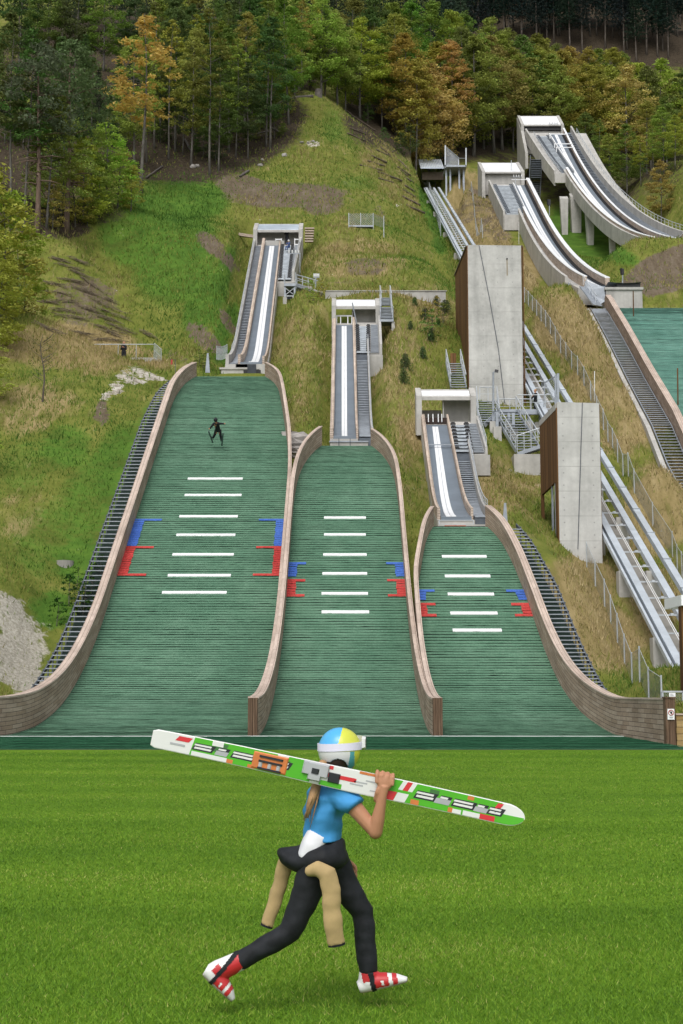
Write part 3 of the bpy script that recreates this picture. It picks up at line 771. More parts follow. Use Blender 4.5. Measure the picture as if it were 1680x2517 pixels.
def walls():
    n = 26
    def ypts(tab, y0, y1): return [(interp(tab, y), y) for y in np.linspace(y0, y1, n)]
    hA = lambda y: interp([(40, 1.28), (50, 1.28), (60, 1.2), (92, 1.15), (100, .95)], y)
    wall(LA, [(-15.5, 42.6)] + ypts(XLA, 44, YA), 1.2, .33, 'outermost left timber wall, bending out at its foot beside the metal side stairs', -1, hf=hA)
    r, b, c = wall(LA, ypts(XRA, 49.2, YA), 1.2, .16, 'right timber wall of the widest left slope, curling in at the top', 1, hf=hA)
    post(r, -3.19, .16, 1.30)
    r, b, c = wall(LB, ypts(XLB, 49.2, YB), 1.2, .16, 'left timber wall of the middle slope', -1, hf=hA)
    post(r, -3.025, .16, 1.30)
    r, b, c = wall(LB, ypts(XRB, 49.2, YB), 1.2, .16, 'right timber wall of the middle slope', 1, hf=lambda y: interp([(40, 1.28), (60, 1.2), (YB, 1.0)], y))
    post(r, 3.12, .16, 1.30)
    r, b, c = wall(LC, ypts(XLC, 49.2, YC), 1.2, .16, 'left timber wall of the shortest slope', -1, hf=lambda y: interp([(40, 1.28), (60, 1.2), (YC, .95)], y))
    post(r, 3.285, .16, 1.30)
    r, b, c = wall(LC, ypts(XRC, 42.4, YC), 1.2, .29, 'outermost right timber wall running forward to the warning sign', 1, hf=lambda y: interp([(40, 1.3), (60, 1.2), (YC, 1.0)], y))
    mb = MB()
    for k in range(3): mb.bx(9.50 + k * .097, 9.50 + k * .097 + .09, 42.1, 42.4, -.05, 1.33)
    mb.bx(9.48, 9.81, 42.08, 42.42, 1.333, 1.38)
    mb.build('end_post', M['timber_post'], r)
    # warning sign on its end
    s = thing('warning_sign', 'small white sign with a round red no-entry symbol fixed to the timber wall end', 'sign', (9.65, 42.08, .9))
    mb = MB(); mb.bx(9.55, 9.75, 42.06, 42.085, .72, 1.03); mb.build('panel', M['white_panel'], s)
    mb = MB()
    ring = [Vector((9.65 + .075 * math.cos(a), 42.052, .92 + .075 * math.sin(a))) for a in np.linspace(0, 2 * math.pi, 25)]
    mb.tube(ring, .009, 6); mb.bar((9.60, 42.052, .97), (9.70, 42.052, .87), .016, .01, (0, 1, 0)); mb.build('prohibition_ring', M['red'], s)
    mb = MB()
    mb.tube([(9.635, 42.056, .95), (9.655, 42.056, .925), (9.655, 42.056, .885)], [.015, .026, .015], 8)
    mb.bar((9.67, 42.056, .935), (9.685, 42.056, .955), .02, .012, (0, 1, 0)); mb.build('pictogram', M['black'], s)
    for k, w in enumerate((.13, .09)):
        mb = MB(); mb.bx(9.65 - w / 2, 9.65 + w / 2, 42.053, 42.058, .79 - .028 * k, .80 - .028 * k); mb.build('text_line', M['steel_dark'], s)
    # second low wall at the right
    r = thing('timber_wall', 'low pale new timber wall at the right edge, behind the warning sign', 'wall', (10.6, 42, 0))
    mb = MB(); mb.bx(9.83, 13.5, 42.2, 42.6, -.1, .84); mb.build('planking', M['timber_pale'], r)
    mb = MB(); mb.bx(9.82, 13.5, 42.17, 42.63, .843, .89); mb.build('cap_board', M['timber_cap'], r)
def text_obj(txt, size, loc, mat, name, parent, rot=(math.pi / 2, 0, 0), align='CENTER', ext=.002):
    cu = bpy.data.curves.new(name, 'FONT'); cu.body = txt; cu.size = size; cu.align_x = align; cu.extrude = ext
    o = bpy.data.objects.new(name, cu); o.location = loc; o.rotation_euler = rot
    COL.objects.link(o); bpy.context.view_layer.update()
    dg = bpy.context.evaluated_depsgraph_get(); me = bpy.data.meshes.new_from_object(o.evaluated_get(dg))
    mw = o.matrix_world.copy(); bpy.data.objects.remove(o)
    me.transform(mw); me.materials.clear(); me.materials.append(mat)
    return link(bpy.data.objects.new(name, me), parent)
def post(root, x, w, h):
    mb = MB()
    for k in range(2): mb.bx(x + k * w / 2 + .004, x + (k + 1) * w / 2 - .004, 48.85, 49.2, -.03, h)
    mb.build('end_post', M['timber_post'], root)
def stairs_along(root, prof, xl, xr, y0, y1, n, dz, tread=.30, mat=None, rail=False, th=.05):
    """n single treads following the slope; stringers at both sides"""
    mat = mat or M['steel']
    ys = arc_rows(prof, y0, y1, 1); ys = np.interp(np.linspace(0, 1, n), np.linspace(0, 1, len(ys)), ys)
    for i, y in enumerate(ys):
        mb = MB(); a, b = xl(y), xr(y); z = prof.z(y) + dz
        mb.bx(a + .02, b - .02, y - tread / 2, y + tread / 2, z - th, z)
        mb.build('step', mat, root)
def xi_(tab, d): return lambda y: interp(tab, y) + d
def side_stairs():
    root = thing('metal_stairs', 'long open metal stairs climbing outside the outermost left timber wall', 'stairs', (-12, 52, 0), 'open metal stairs beside the slopes')
    xo = tabf([(40, -12.6), (88, -12.55), (93, -12.3), (96, -11.8), (98.4, -11.0)])
    sheet(LA, 51, 98.6, lambda y: xo(y) - .05, xi_(XLA, -.42), -.55, 'stair_shade_sheet', M['mat_back'], root)  # dark sheet added to paint the shade below the open treads
    xi = lambda y: interp(XLA, y) - .45
    stairs_along(root, LA, xo, xi, 52, 98.4, 99, .35, .2, th=.045)
    for k, f in enumerate((xo, xi)):
        mb = MB(); mb.sweep(LA.path(51.6, 98.4, f, .8, .26), [(-.03, -.09), (.03, -.09), (.03, .09), (-.03, .09)])
        mb.build('stringer', M['steel_dark'], root)
    mb = MB()
    for y in np.arange(52, 97.5, .95):
        mb = MB(); z = LA.z(y); mb.bar((xo(y) - .03, y, z - .9), (xo(y) - .03, y, z + .30), .06, .06)
        mb.bar((xo(y) - .04, y - .1, z + .36), (xo(y) - .04, y + .35, z + .24), .04, .04); mb.build('bracket', M['steel_dark'], root)
    root = thing('metal_stairs', 'open metal stairs curving down outside the outermost right timber wall', 'stairs', (9.5, 54, 0), 'open metal stairs beside the slopes')
    xo = tabf([(52, 10.6), (60, 10.35), (66, 10.0), (70, 9.4), (72, 8.9)])
    sheet(LC, 53, 72.2, xi_(XRC, .42), lambda y: xo(y) + .05, -.5, 'stair_shade_sheet', M['mat_back'], root)  # black sheet again standing in for shade beneath these stairs
    xi = lambda y: interp(XRC, y) + .45
    stairs_along(root, LC, xi, xo, 53.5, 72, 52, .35, .2, th=.045)
    for k, f in enumerate((xo, xi)):
        mb = MB(); mb.sweep(LC.path(53.5, 72, f, .8, .26), [(-.03, -.09), (.03, -.09), (.03, .09), (-.03, .09)])
        mb.build('stringer', M['steel_dark'], root)
    mb = MB()
    for y in np.arange(54, 71.6, .7):
        mb = MB(); z = LC.z(y); mb.bar((xo(y) + .03, y, z - .8), (xo(y) + .03, y, z + .30), .06, .06)
        mb.bar((xo(y) + .04, y - .1, z + .36), (xo(y) + .04, y + .35, z + .24), .04, .04); mb.build('bracket', M['steel_dark'], root)
    # higher hill at the right edge: landing slope, wall, stairs
    xw = lambda y: np.interp(y, [100, 140], [24.3, 26.4]) - .0
    def xwl(y): return interp([(95, 24.0), (134, 26.3), (140, 27.0)], y)
    root = thing('landing_slope', 'teal landing slope of the higher jump, cut off by the right edge of the photo', 'ski slope', (27, 95, LD.z(95)), 'green plastic landing slopes')
    rows = arc_rows(LD, 88, 140, .30)
    mat_rows(LD, rows, lambda y: xwl(y) + .1, lambda y: xwl(y) + 13, 'plastic_matting', M['mat_far'], root, seed=77, dx=.5)
    sheet(LD, 88, 140.2, lambda y: xwl(y) + .1, lambda y: xwl(y) + 13, -.012, 'underlay', M['mat_back'], root)
    pts = [(xwl(y), y) for y in np.linspace(90, 139.5, 30)]
    wall(LD, pts, 1.2, .45, 'timber wall of the higher jump at the right edge, white along its top', -1, hf=lambda y: interp([(90, 1.25), (130, 1.4), (138, 1.5), (139.5, .9)], y))
    root = thing('metal_stairs', 'open metal stairs beside the timber wall of the higher jump at the right edge', 'stairs', (23, 92, LD.z(92)), 'open metal stairs beside the slopes')
    xi = lambda y: xwl(y) - .55; xo = lambda y: xwl(y) - 1.95
    stairs_along(root, LD, xo, xi, 91, 138.5, 98, .1, .34)
    for f, m, nm in ((xi, M['steel'], 'stringer'), (xo, M['steel'], 'stringer')):
        mb = MB(); mb.sweep(LD.path(91, 138.5, f, 1, .05), [(-.03, -.1), (.03, -.1), (.03, .1), (-.03, .1)]); mb.build(nm, m, root)
    mb = MB(); mb.sweep(LD.path(91, 138.5, lambda y: xo(y) - .3, 1, -.05), [(-.16, -.5), (.16, -.5), (.16, .12), (-.16, .12)])
    mb.build('concrete_edge', M['conc'], root)
# ------------------------------------------------------------------ in-runs
def lane(root, prof, y0, y1, xa, xb, z0, z1, name, mat, step=1.0, label=None):
    n = max(2, int((y1 - y0) / step) + 1); ys = np.linspace(y0, y1, n)
    secs = []; path = []
    for y in ys:
        a, b = xa(y), xb(y)
        zz0 = z0(y) if callable(z0) else z0; zz1 = z1(y) if callable(z1) else z1
        path.append(Vector((0, y, prof.z(y)))); secs.append([(a, zz0), (b, zz0), (b, zz1), (a, zz1)])
    mb = MB(); mb.sweep(path, secs, right=(1, 0, 0)); return mb.build(name, mat, root)
def off(f, d): return lambda y: f(y) + d
def between(f, g, t): return lambda y: f(y) * (1 - t) + g(y) * t
def steps(root, prof, y0, y1, xa, xb, n, dz=0, th=.06, tread=None):
    tread = tread or (y1 - y0) / n * .8
    for i in range(n):
        y = lerp(y0, y1, (i + .5) / n); z = prof.z(y) + dz
        mb = MB(); mb.bx(xa(y) + .03, xb(y) - .03, y - tread / 2, y + tread / 2, z - th, z); mb.build('step', M['steel'], root)
def start_rows(root, prof, y0, y1, xa, xb, n, inset=.3, bracket='black', wide=.35):
    for i in range(n):
        y = lerp(y0, y1, (i + .5) / n); z = prof.z(y); d = (y1 - y0) / n; r = d * prof.m
        mb = MB(); mb.bx(xa(y) + .02, xb(y) - .02, y - d * .48, y + d * .48, z - .12, z + .02); mb.build('platform_step', M['tread'], root)
        for x in (xa(y) + inset, xb(y) - inset):
            mb = MB(); w = wide / 2
            mb.bx(x - w, x + w, y - .10, y + .02, z + .033 + r * .42, z + .05 + r * .62)
            for q in (-.95, 0, .95): mb.bx(x + q * w - .05, x + q * w + .05, y - .12, y - .02, z + .01, z + .036 + r * .42)
            mb.build('bracket', M[bracket], root)
def box(root, prof, xl, xr, yF, pyF, pyB, rs, th, panel, back='conc', low=1.6, split=None, zfloor=None):
    """concrete start house: two side walls, sloping sheet roof, back wall"""
    cxp = (xl + xr) / 2
    zF = CAMZ + elev(pyF) * yF; e = elev(pyB)
    yB = (zF - rs * yF - CAMZ) / (e - rs); zB = CAMZ + e * yB
    zb = prof.z(yF) - low
    for x0, x1 in ((xl, xl + th), (xr - th, xr)):
        mb = MB(); mb.prism([(x0, yF - .25, zb), (x0, yB, zb + .3), (x0, yB, zB + .10), (x0, yF - .25, zF + .02)], (x1 - x0, 0, 0))
        mb.build('side_wall', M['conc'], root)
    mb = MB(); mb.prism([(xl + th, yF, zF - .22), (xl + th, yB, zB - .22), (xl + th, yB, zB), (xl + th, yF, zF)], (xr - xl - 2 * th, 0, 0))
    rf = mb.build('roof', M['conc'], root)
    mb = MB(); q = .16; mb.prism([(xl + th + .03, yF + q, zF + rs * q + .004), (xl + th + .03, yB - .35, zB - .35 * rs + .004), (xl + th + .03, yB - .35, zB - .35 * rs + .05), (xl + th + .03, yF + q, zF + rs * q + .05)], (xr - xl - 2 * th - .06, 0, 0))
    mb.build('roof_panel', M[panel], rf)
    if split is None: split = xl + th
    if split > xl + th + .05:
        mb = MB(); mb.bx(split - .06, split, yF + .4, yB - .3, zb, zF + rs * .4 - .2); mb.build('partition', M['conc'], root)
    mb = MB(); mb.bx(split, xr - th, yF + 1.3, yF + 1.55, zb, zF + rs * 1.3 - .25); mb.build('back_wall', M[back], root)
    return yB, zF, zB
def railing(root, pts, h=1.0, every=1.2, r=.025, name='handrail', mid=True, mat='rail'):
    mb = MB(); P = [Vector(p) for p in pts]
    mb.tube([p + Vector((0, 0, h)) for p in P], r * 1.2, 6); mb.build(name, M[mat], root)
    if mid: mb = MB(); mb.tube([p + Vector((0, 0, h * .5)) for p in P], r * .7, 5); mb.build('mid_rail', M[mat], root)
    L = 0; nxt = 0
    for i in range(len(P) - 1):
        d = (P[i + 1] - P[i]).length
        while nxt <= L + d + 1e-6:
            q = P[i].lerp(P[i + 1], (nxt - L) / d if d else 0); mb2 = MB(); mb2.tube([q, q + Vector((0, 0, h))], r, 5); mb2.build('rail_post', M[mat], root); nxt += every
        L += d
def track(root, prof, y0, y1, dl, dr, wl, wr, strips=None, dz=.0):
    """deck with raised rims, white double track in the middle"""
    lane(root, prof, y0, y1, dl, dr, dz - .18, dz, 'deck', M['deck'])
    a, b = wl, wr
    for t0, t1 in ((0, .46), (.54, 1)):
        lane(root, prof, y0 + .02, y1 - .4, between(a, b, t0), between(a, b, t1), dz + .004, dz + .05, 'white_track', M['white'])
    lane(root, prof, y0 + .02, y1 - .4, between(a, b, .465), between(a, b, .535), dz + .003, dz + .022, 'track_groove', M['rail'])
    if strips:
        for s in ((dl, off(dl, strips)), (off(dr, -strips), dr)): lane(root, prof, y0 + .3, y1, s[0], s[1], dz + .004, dz + .10, 'brush_strip', M['black_strip'])
def lamp_bar(root, x, y, z, w=1.0, n=4):
    mb = MB(); mb.bar((x - w / 2, y, z), (x + w / 2, y, z), .08, .06); mb.build('lamp_bracket', M['steel'], root)
    for k in range(n):
        xx = x - w / 2 + w * (k + .5) / n
        mb = MB(); mb.tube([(xx, y, z + .03), (xx, y - .03, z + .12), (xx, y - .08, z + .34)], [.05, .07, .06], 8); mb.build('lamp', M['white_panel'], root)
def inruns():
    # ---- left
    r = thing('ski_jump_inrun', 'longest of the three near in-runs, at the left, with stairs beside its curved white track', 'ski jump ramp', (-6, YA + 1.8, IA.z(YA + 1.8)), 'ski jump in-run ramps')
    y0, y1 = IA.Yl, 145
    X = lambda pb, pt: xline(IA, pb, pt)
    dl, dr = X((601, 886), (652, 604)), X((652, 884), (687, 604))
    wl, wr = X((619, 888), (663.5, 604)), X((637, 888), (675, 604))
    sl, sr = X((577, 880), (629.5, 604)), X((595, 884), (645, 604))
    lane(r, IA, y0 - .2, y1 + 1, off(xA_l, -.1), off(dr, .25), -1.5, -.19, 'concrete_trough', M['conc'])
    lane(r, IA, y0 + .8, y1 + .8, off(xA_l, -.14), off(xA_l, .1), -1.4, .62, 'parapet', M['conc'])
    steps(r, IA, y0 + 1, y1, off(xA_l, .12), sr, 99, -.04)
    lane(r, IA, y0, y1, off(xA_l, .1), sr, -.188, -.12, 'stair_bed', M['steel_dark'])
    lane(r, IA, y0 + .6, y1 + .8, sr, off(dl, -.01), -.1, .62, 'side_board', M['timber_fine'])
    track(r, IA, y0, y1, dl, dr, wl, wr)
    lane(r, IA, y0 + .6, y1, off(dr, .004), off(dr, .16), -.6, .50, 'side_board', M['timber_fine'])
    # flared concrete side at lip
    bl, br = X((684, 685), (691, 604)), X((716, 690), (725, 604))
    yb0 = IA.hit(700, 688).y
    lane(r, IA, yb0, 146, off(dr, .17), off(xA_rr, .1), -2.2, -.2, 'stand_base', M['conc'])
    start_rows(r, IA, yb0, y1 - .2, bl, br, 22, .20, 'black', .27)
    steps(r, IA, yb0, y1, br, off(xA_rr, -.2), 40, .05)
    lane(r, IA, yb0 + .3, 146, off(xA_rr, -.18), off(xA_rr, .06), -2.0, .85, 'parapet', M['conc'])
    yB, zF, zB = box(r, IA, xA_l(145) - .15, xA_rr(145) + .15, 145.4, 566, 550.5, .62, .42, 'blue_panel')
    mb = MB(); z = IA.z(145)
    for sx in (-1.0, 1.0):
        for zz in (0, .55): mb.bar((bl(145) * .5 + br(145) * .5 + sx - .3, 145.6, z + .3 + zz), (bl(145) * .5 + br(145) * .5 + sx + .3, 145.6, z + .3 + zz), .08, .1)
        for sd in (-.3, .3): mb.bar((bl(145) * .5 + br(145) * .5 + sx + sd, 145.6, z - .1), (bl(145) * .5 + br(145) * .5 + sx + sd, 145.6, z + .95), .08, .1)
    mb.build('gate_frame', M['white_panel'], r)
    mb = MB(); mb.bx(dl(145) + .02, dr(145) + .5, 145.05, 145.2, z - .1, z + .55); mb.build('start_wall', M['conc'], r)
    # base under the lip
    zl = IA.z(y0)
    a = at(544, 895, y0 - .4); b = at(634, 895, y0 - .4)
    mb = MB(); mb.bx(a.x, b.x, y0 - .3, y0 + 2.6, LA.z(YA) - .8, zl - .62); mb.build('takeoff_base', M['conc'], r)
    mb = MB(); mb.bx(a.x - .12, b.x + .1, y0 - .38, y0 + 2.6, zl - .615, zl - .48); mb.build('base_coping', M['conc'], r)
    mb = MB(); mb.bx(dl(y0) - .3, dr(y0) - .5, y0 - .2, y0 + 1.8, zl - .47, zl - .2); mb.build('lip_frame', M['black'], r)
    cx = (wl(y0) + wr(y0)) / 2
    mb = MB(); mb.bx(cx - .34, cx + .30, y0 - .42, y0 - .39, zl - 1.5, zl - .25); mb.build('dark_cloth', M['rubber'], r)
    mb = MB(); mb.bx(cx - .62, cx + .62, y0 - .34, y0 - .30, zl - 1.7, zl - .66); mb.build('opening', M['black'], r)
    # wing at left with net
    mb = MB(); pts = IA.path(y0 + .2, y0 + 6, off(xA_l, -.2), 1)
    mb.build if False else None
    railing(r, [p + Vector((-.55 + .08 * i, 0, .2)) for i, p in enumerate(pts)], 1.0, .5, .02)
    railing(r, [p + Vector((-.02, 0, .6)) for p in IA.path(y0 + 6, 144, xA_l, 3)], .45, 2.2, .02)
    railing(r, [p + Vector((-.06, 0, .8)) for p in IA.path(yb0 + .5, 143, xA_rr, 3)], .40, 2.2, .02)
    lamp_bar(r, xA_rr(137) - .25, 136, IA.z(136) + 1.5, 1.3)
    mb = MB(); mb.tube([(xA_rr(137) + .35, 136, IA.z(136) - .5), (xA_rr(137) + .35, 136, IA.z(136) + 1.5)], .04, 6); mb.build('lamp_post', M['steel'], r)
    # ---- middle
    r = thing('ski_jump_inrun', 'straight middle in-run in line with the middle slope, bright white sheet roof', 'ski jump ramp', (0, IB.Yl, IB.z(IB.Yl)), 'ski jump in-run ramps')
    y0, y1 = IB.Yl, 114
    X = lambda pb, pt: xline(IB, pb, pt)
    dl, dr = X((821, 1066), (826.5, 799)), X((875, 1066), (867, 799))
    wl, wr = X((840.5, 1066), (840.5, 799)), X((854, 1066), (852.5, 799))
    vl, vr = X((875.5, 1066), (867.5, 799)), X((880, 1066), (873, 799))
    lane(r, IB, y0 - .1, y1 + 1, off(xB_l, -.05), vr, -1.4, -.19, 'concrete_trough', M['conc'])
    lane(r, IB, y0 + .8, y1 + .5, off(xB_l, -.08), off(dl, -.01), -1.2, .5, 'side_board', M['timber_fine'])
    track(r, IB, y0, y1, dl, dr, wl, wr)
    lane(r, IB, y0 + .8, y1 + .5, off(dr, .01), off(vr, .02), -.3, .5, 'side_board', M['timber_fine'])
    ym = IB.hit(890, 885).y
    sl, sr = off(vr, .05), X((912, 1066), (904, 886))
    lane(r, IB, y0 + .2, ym + 2, sl, sr, -1.2, -.12, 'stair_bed', M['steel_dark'])
    steps(r, IB, y0 + .3, ym, sl, sr, 60, 0)
    lane(r, IB, y0 + .6, ym + 3.2, sr, off(sr, .14), -1.2, .55, 'parapet', M['conc'])
    railing(r, [p + Vector((.07, 0, .5)) for p in IB.path(y0 + 1, ym + 3, sr, 2)], .45, 2, .02)
    yb0 = IB.hit(890, 868).y
    bl, br = X((876, 868), (873.5, 800)), X((911, 868), (911, 800))
    lane(r, IB, yb0, y1 + 1, off(vr, .03), off(xB_rr, .05), -1.9, -.14, 'stand_base', M['conc'])
    mb = MB(); yq = IB.hit(915, 872).y; mb.bx(sr(yq) + .15, xB_rr(yq) + .12, yq - .25, yq + .4, IB.z(yq) - 1.9, IB.z(yq) - .08); mb.build('stand_end', M['conc'], r)
    start_rows(r, IB, yb0, y1 - .3, bl, br, 13, .17, 'black', .24)
    steps(r, IB, yb0, y1, br, off(xB_rr, -.14), 24, .05)
    lane(r, IB, yb0, y1 + .5, off(xB_rr, -.12), off(xB_rr, .08), -1.8, .75, 'parapet', M['conc'])
    zf = IB.z(114)
    xl = X_at(816, 745, 114.5); xr = X_at(934, 745, 114.5)
    box(r, IB, xl, xr, 114.4, 753.5, 736, .62, .34, 'white_panel', split=X_at(868, 770, 114.5), low=1.4)
    mb = MB(); a, b = dl(114), dr(114); y = 114.9
    for zz in (.15, 1.0): mb.bar((a, y, zf + zz), (b, y, zf + zz), .08, .09)
    for xx in (a + .05, a + .38, b - .38, b - .05): mb.bar((xx, y, zf - .1), (xx, y, zf + 1.05), .08, .07)
    mb.build('gate_frame', M['white_panel'], r)
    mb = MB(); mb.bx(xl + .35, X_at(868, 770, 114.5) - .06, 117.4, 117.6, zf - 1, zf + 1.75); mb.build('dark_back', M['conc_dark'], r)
    mb = MB(); mb.tube([at(866.5, 744, 113.4), at(878.5, 801, 113.6)], .05, 6); mb.build('pole', M['steel'], r)
    zl = IB.z(y0)
    a = X_at(812, 1085, y0 - .3); b = X_at(905, 1085, y0 - .3)
    mb = MB(); mb.bx(a, b, y0 - .3, y0 + 1.4, LB.z(YB) - .7, zl - .45); mb.build('takeoff_base', M['conc'], r)
    mb = MB(); mb.bx(a - .05, b + .03, y0 - .36, y0 + 1.4, zl - .445, zl - .36); mb.build('base_coping', M['steel'], r)
    mb = MB(); mb.prism([(dl(y0), y0 + .1, zl - .19), (dl(y0), y0 + .1, zl - .355), (dr(y0), y0 + .1, zl - .355), (dr(y0), y0 + .1, zl - .19)], (0, .8, 0)); mb.build('lip_frame', M['black'], r)
    mb = MB(); cx = (wl(y0) + wr(y0)) / 2
    for sx in (-.35, .35): mb = MB(); mb.bar((cx + sx, y0 - .40, LB.z(YB) - .1), (cx + sx, y0 - .40, zl - .2), .05, .05); mb.build('lip_prop', M['steel_dark'], r)
    # ---- right
    r = thing('ski_jump_inrun', 'shortest in-run at the right, its small start house open at the left half', 'ski jump ramp', (5.5, IC.Yl, IC.z(IC.Yl)), 'ski jump in-run ramps')
    y0, y1 = IC.Yl, 91
    X = lambda pb, pt: xline(IC, pb, pt)
    dl, dr = X((1081, 1266), (1045, 1040)), X((1154, 1266), (1098, 1040))
    wl, wr = X((1095, 1268), (1062, 1040)), X((1119, 1268), (1075.5, 1040))
    vl, vr = X((1147, 1250), (1099, 1040)), X((1152, 1250), (1105, 1040))
    lane(r, IC, y0 - .05, y1 + .6, off(xC_l, -.05), vr, -1.2, -.19, 'concrete_trough', M['conc'])
    lane(r, IC, y0 + .6, y1 + .4, off(xC_l, -.04), off(dl, -.01), -.9, .45, 'side_board', M['timber_fine'])
    track(r, IC, y0, y1 - .3, dl, dr, wl, wr)
    lane(r, IC, y0 + .6, y1 + .4, off(dr, .01), off(dr, .14), -.3, .45, 'side_board', M['timber_fine'])
    ym = IC.hit(1140, 1132).y
    sl, sr = off(dr, .18), X((1192, 1266), (1157, 1134))
    lane(r, IC, y0 + .1, ym + 1.5, sl, sr, -1.0, -.1, 'stair_bed', M['steel_dark'])
    steps(r, IC, y0 + .2, ym, sl, sr, 38, 0)
    lane(r, IC, y0 + .6, ym + 2.2, sr, off(sr, .12), -1.0, .45, 'parapet', M['conc'])
    railing(r, [p + Vector((.06, 0, .4)) for p in IC.path(y0 + .4, ym + 2, sr, 1)], .5, 1.0, .02)
    yb0 = IC.hit(1140, 1112).y
    bl, br = X((1117, 1112), (1106, 1040)), X((1164, 1112), (1152, 1040))
    lane(r, IC, yb0, y1 + .6, off(dr, .15), off(xC_rr, .05), -1.6, -.14, 'stand_base', M['conc'])
    mb = MB(); yq = IC.hit(1180, 1118).y; mb.bx(sr(yq) + .12, xC_rr(yq) + .15, yq - .2, yq + .3, IC.z(yq) - 1.3, IC.z(yq) - .03); mb.build('stand_end', M['conc'], r)
    start_rows(r, IC, yb0, y1 - .2, bl, br, 8, .18, 'black', .24)
    steps(r, IC, yb0, y1, br, off(xC_rr, -.1), 18, 0)
    lane(r, IC, yb0, y1 + .4, off(xC_rr, -.08), off(xC_rr, .06), -1.5, .35, 'parapet', M['conc'])
    railing(r, [p + Vector((0, 0, .35)) for p in IC.path(yb0, y1, xC_rr, 1.5)], .55, 1.0, .02)
    xl = X_at(1023, 965, 91.5); xr = X_at(1170, 965, 91.5)
    box(r, IC, xl, xr, 91.4, 975.5, 957, .62, .36, 'white_panel', split=X_at(1092, 980, 91.5), low=1.0)
    zf = IC.z(91)
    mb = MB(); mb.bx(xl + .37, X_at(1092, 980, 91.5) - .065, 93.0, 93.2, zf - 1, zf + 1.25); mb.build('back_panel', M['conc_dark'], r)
    mb = MB(); mb.prism([(dl(90.7), 90.75, zf - .1), (dr(90.7), 90.75, zf - .1), (dr(90.7), 90.75, zf + .32), (dl(90.7), 90.75, zf + .32)], (0, .12, 0)); mb.build('start_board', M['timber_fine'], r)
    mb = MB()
    for k in (-.42, -.12, .22, .45): mb = MB(); mb.tube([((wl(91) + wr(91)) / 2 + k, 90.6, zf), ((wl(91) + wr(91)) / 2 + k, 90.75, zf + .55)], .03, 6); mb.build('start_peg', M['white'], r)
    mb = MB(); q = IC.hit(1100, 1103); mb.bar((dl(q.y), q.y, q.z + .25), (dr(q.y) + .9, q.y, q.z + .25), .10, .06); mb.build('start_beam', M['steel'], r)
    zl = IC.z(y0)
    a = X_at(1078, 1282, y0); b = X_at(1198, 1282, y0)
    mb = MB(); mb.bx(a, b, y0 - .15, y0 + 1, LC.z(YC) - .6, zl - .42); mb.build('takeoff_base', M['conc'], r)
    mb = MB(); mb.bx(dl(y0) - .08, dr(y0) + .05, y0 + .05, y0 + .3, zl - .415, zl - .19); mb.build('lip_frame', M['black'], r)
    mb = MB()
    mb.bar((dl(y0) - .1, y0 - .05, zl - .41), (dr(y0) + .08, y0 - .05, zl - .41), .06, .05); mb.bar((dl(y0) - .1, y0 - .05, zl - .2), (dr(y0) + .08, y0 - .05, zl - .2), .06, .04)
    for xx in (dl(y0) - .1, dr(y0) + .08): mb.bar((xx, y0 - .05, zl - .41), (xx, y0 - .05, zl - .2), .05, .05)
    mb.build('lip_rail', M['rail'], r)
    mb = MB(); mb.bx(a + .3, a + 1.4, y0 - .35, y0 - .3, LC.z(YC) + .02, LC.z(YC) + .08); mb.build('red_rod', M['orange'], r)
    high_inruns()
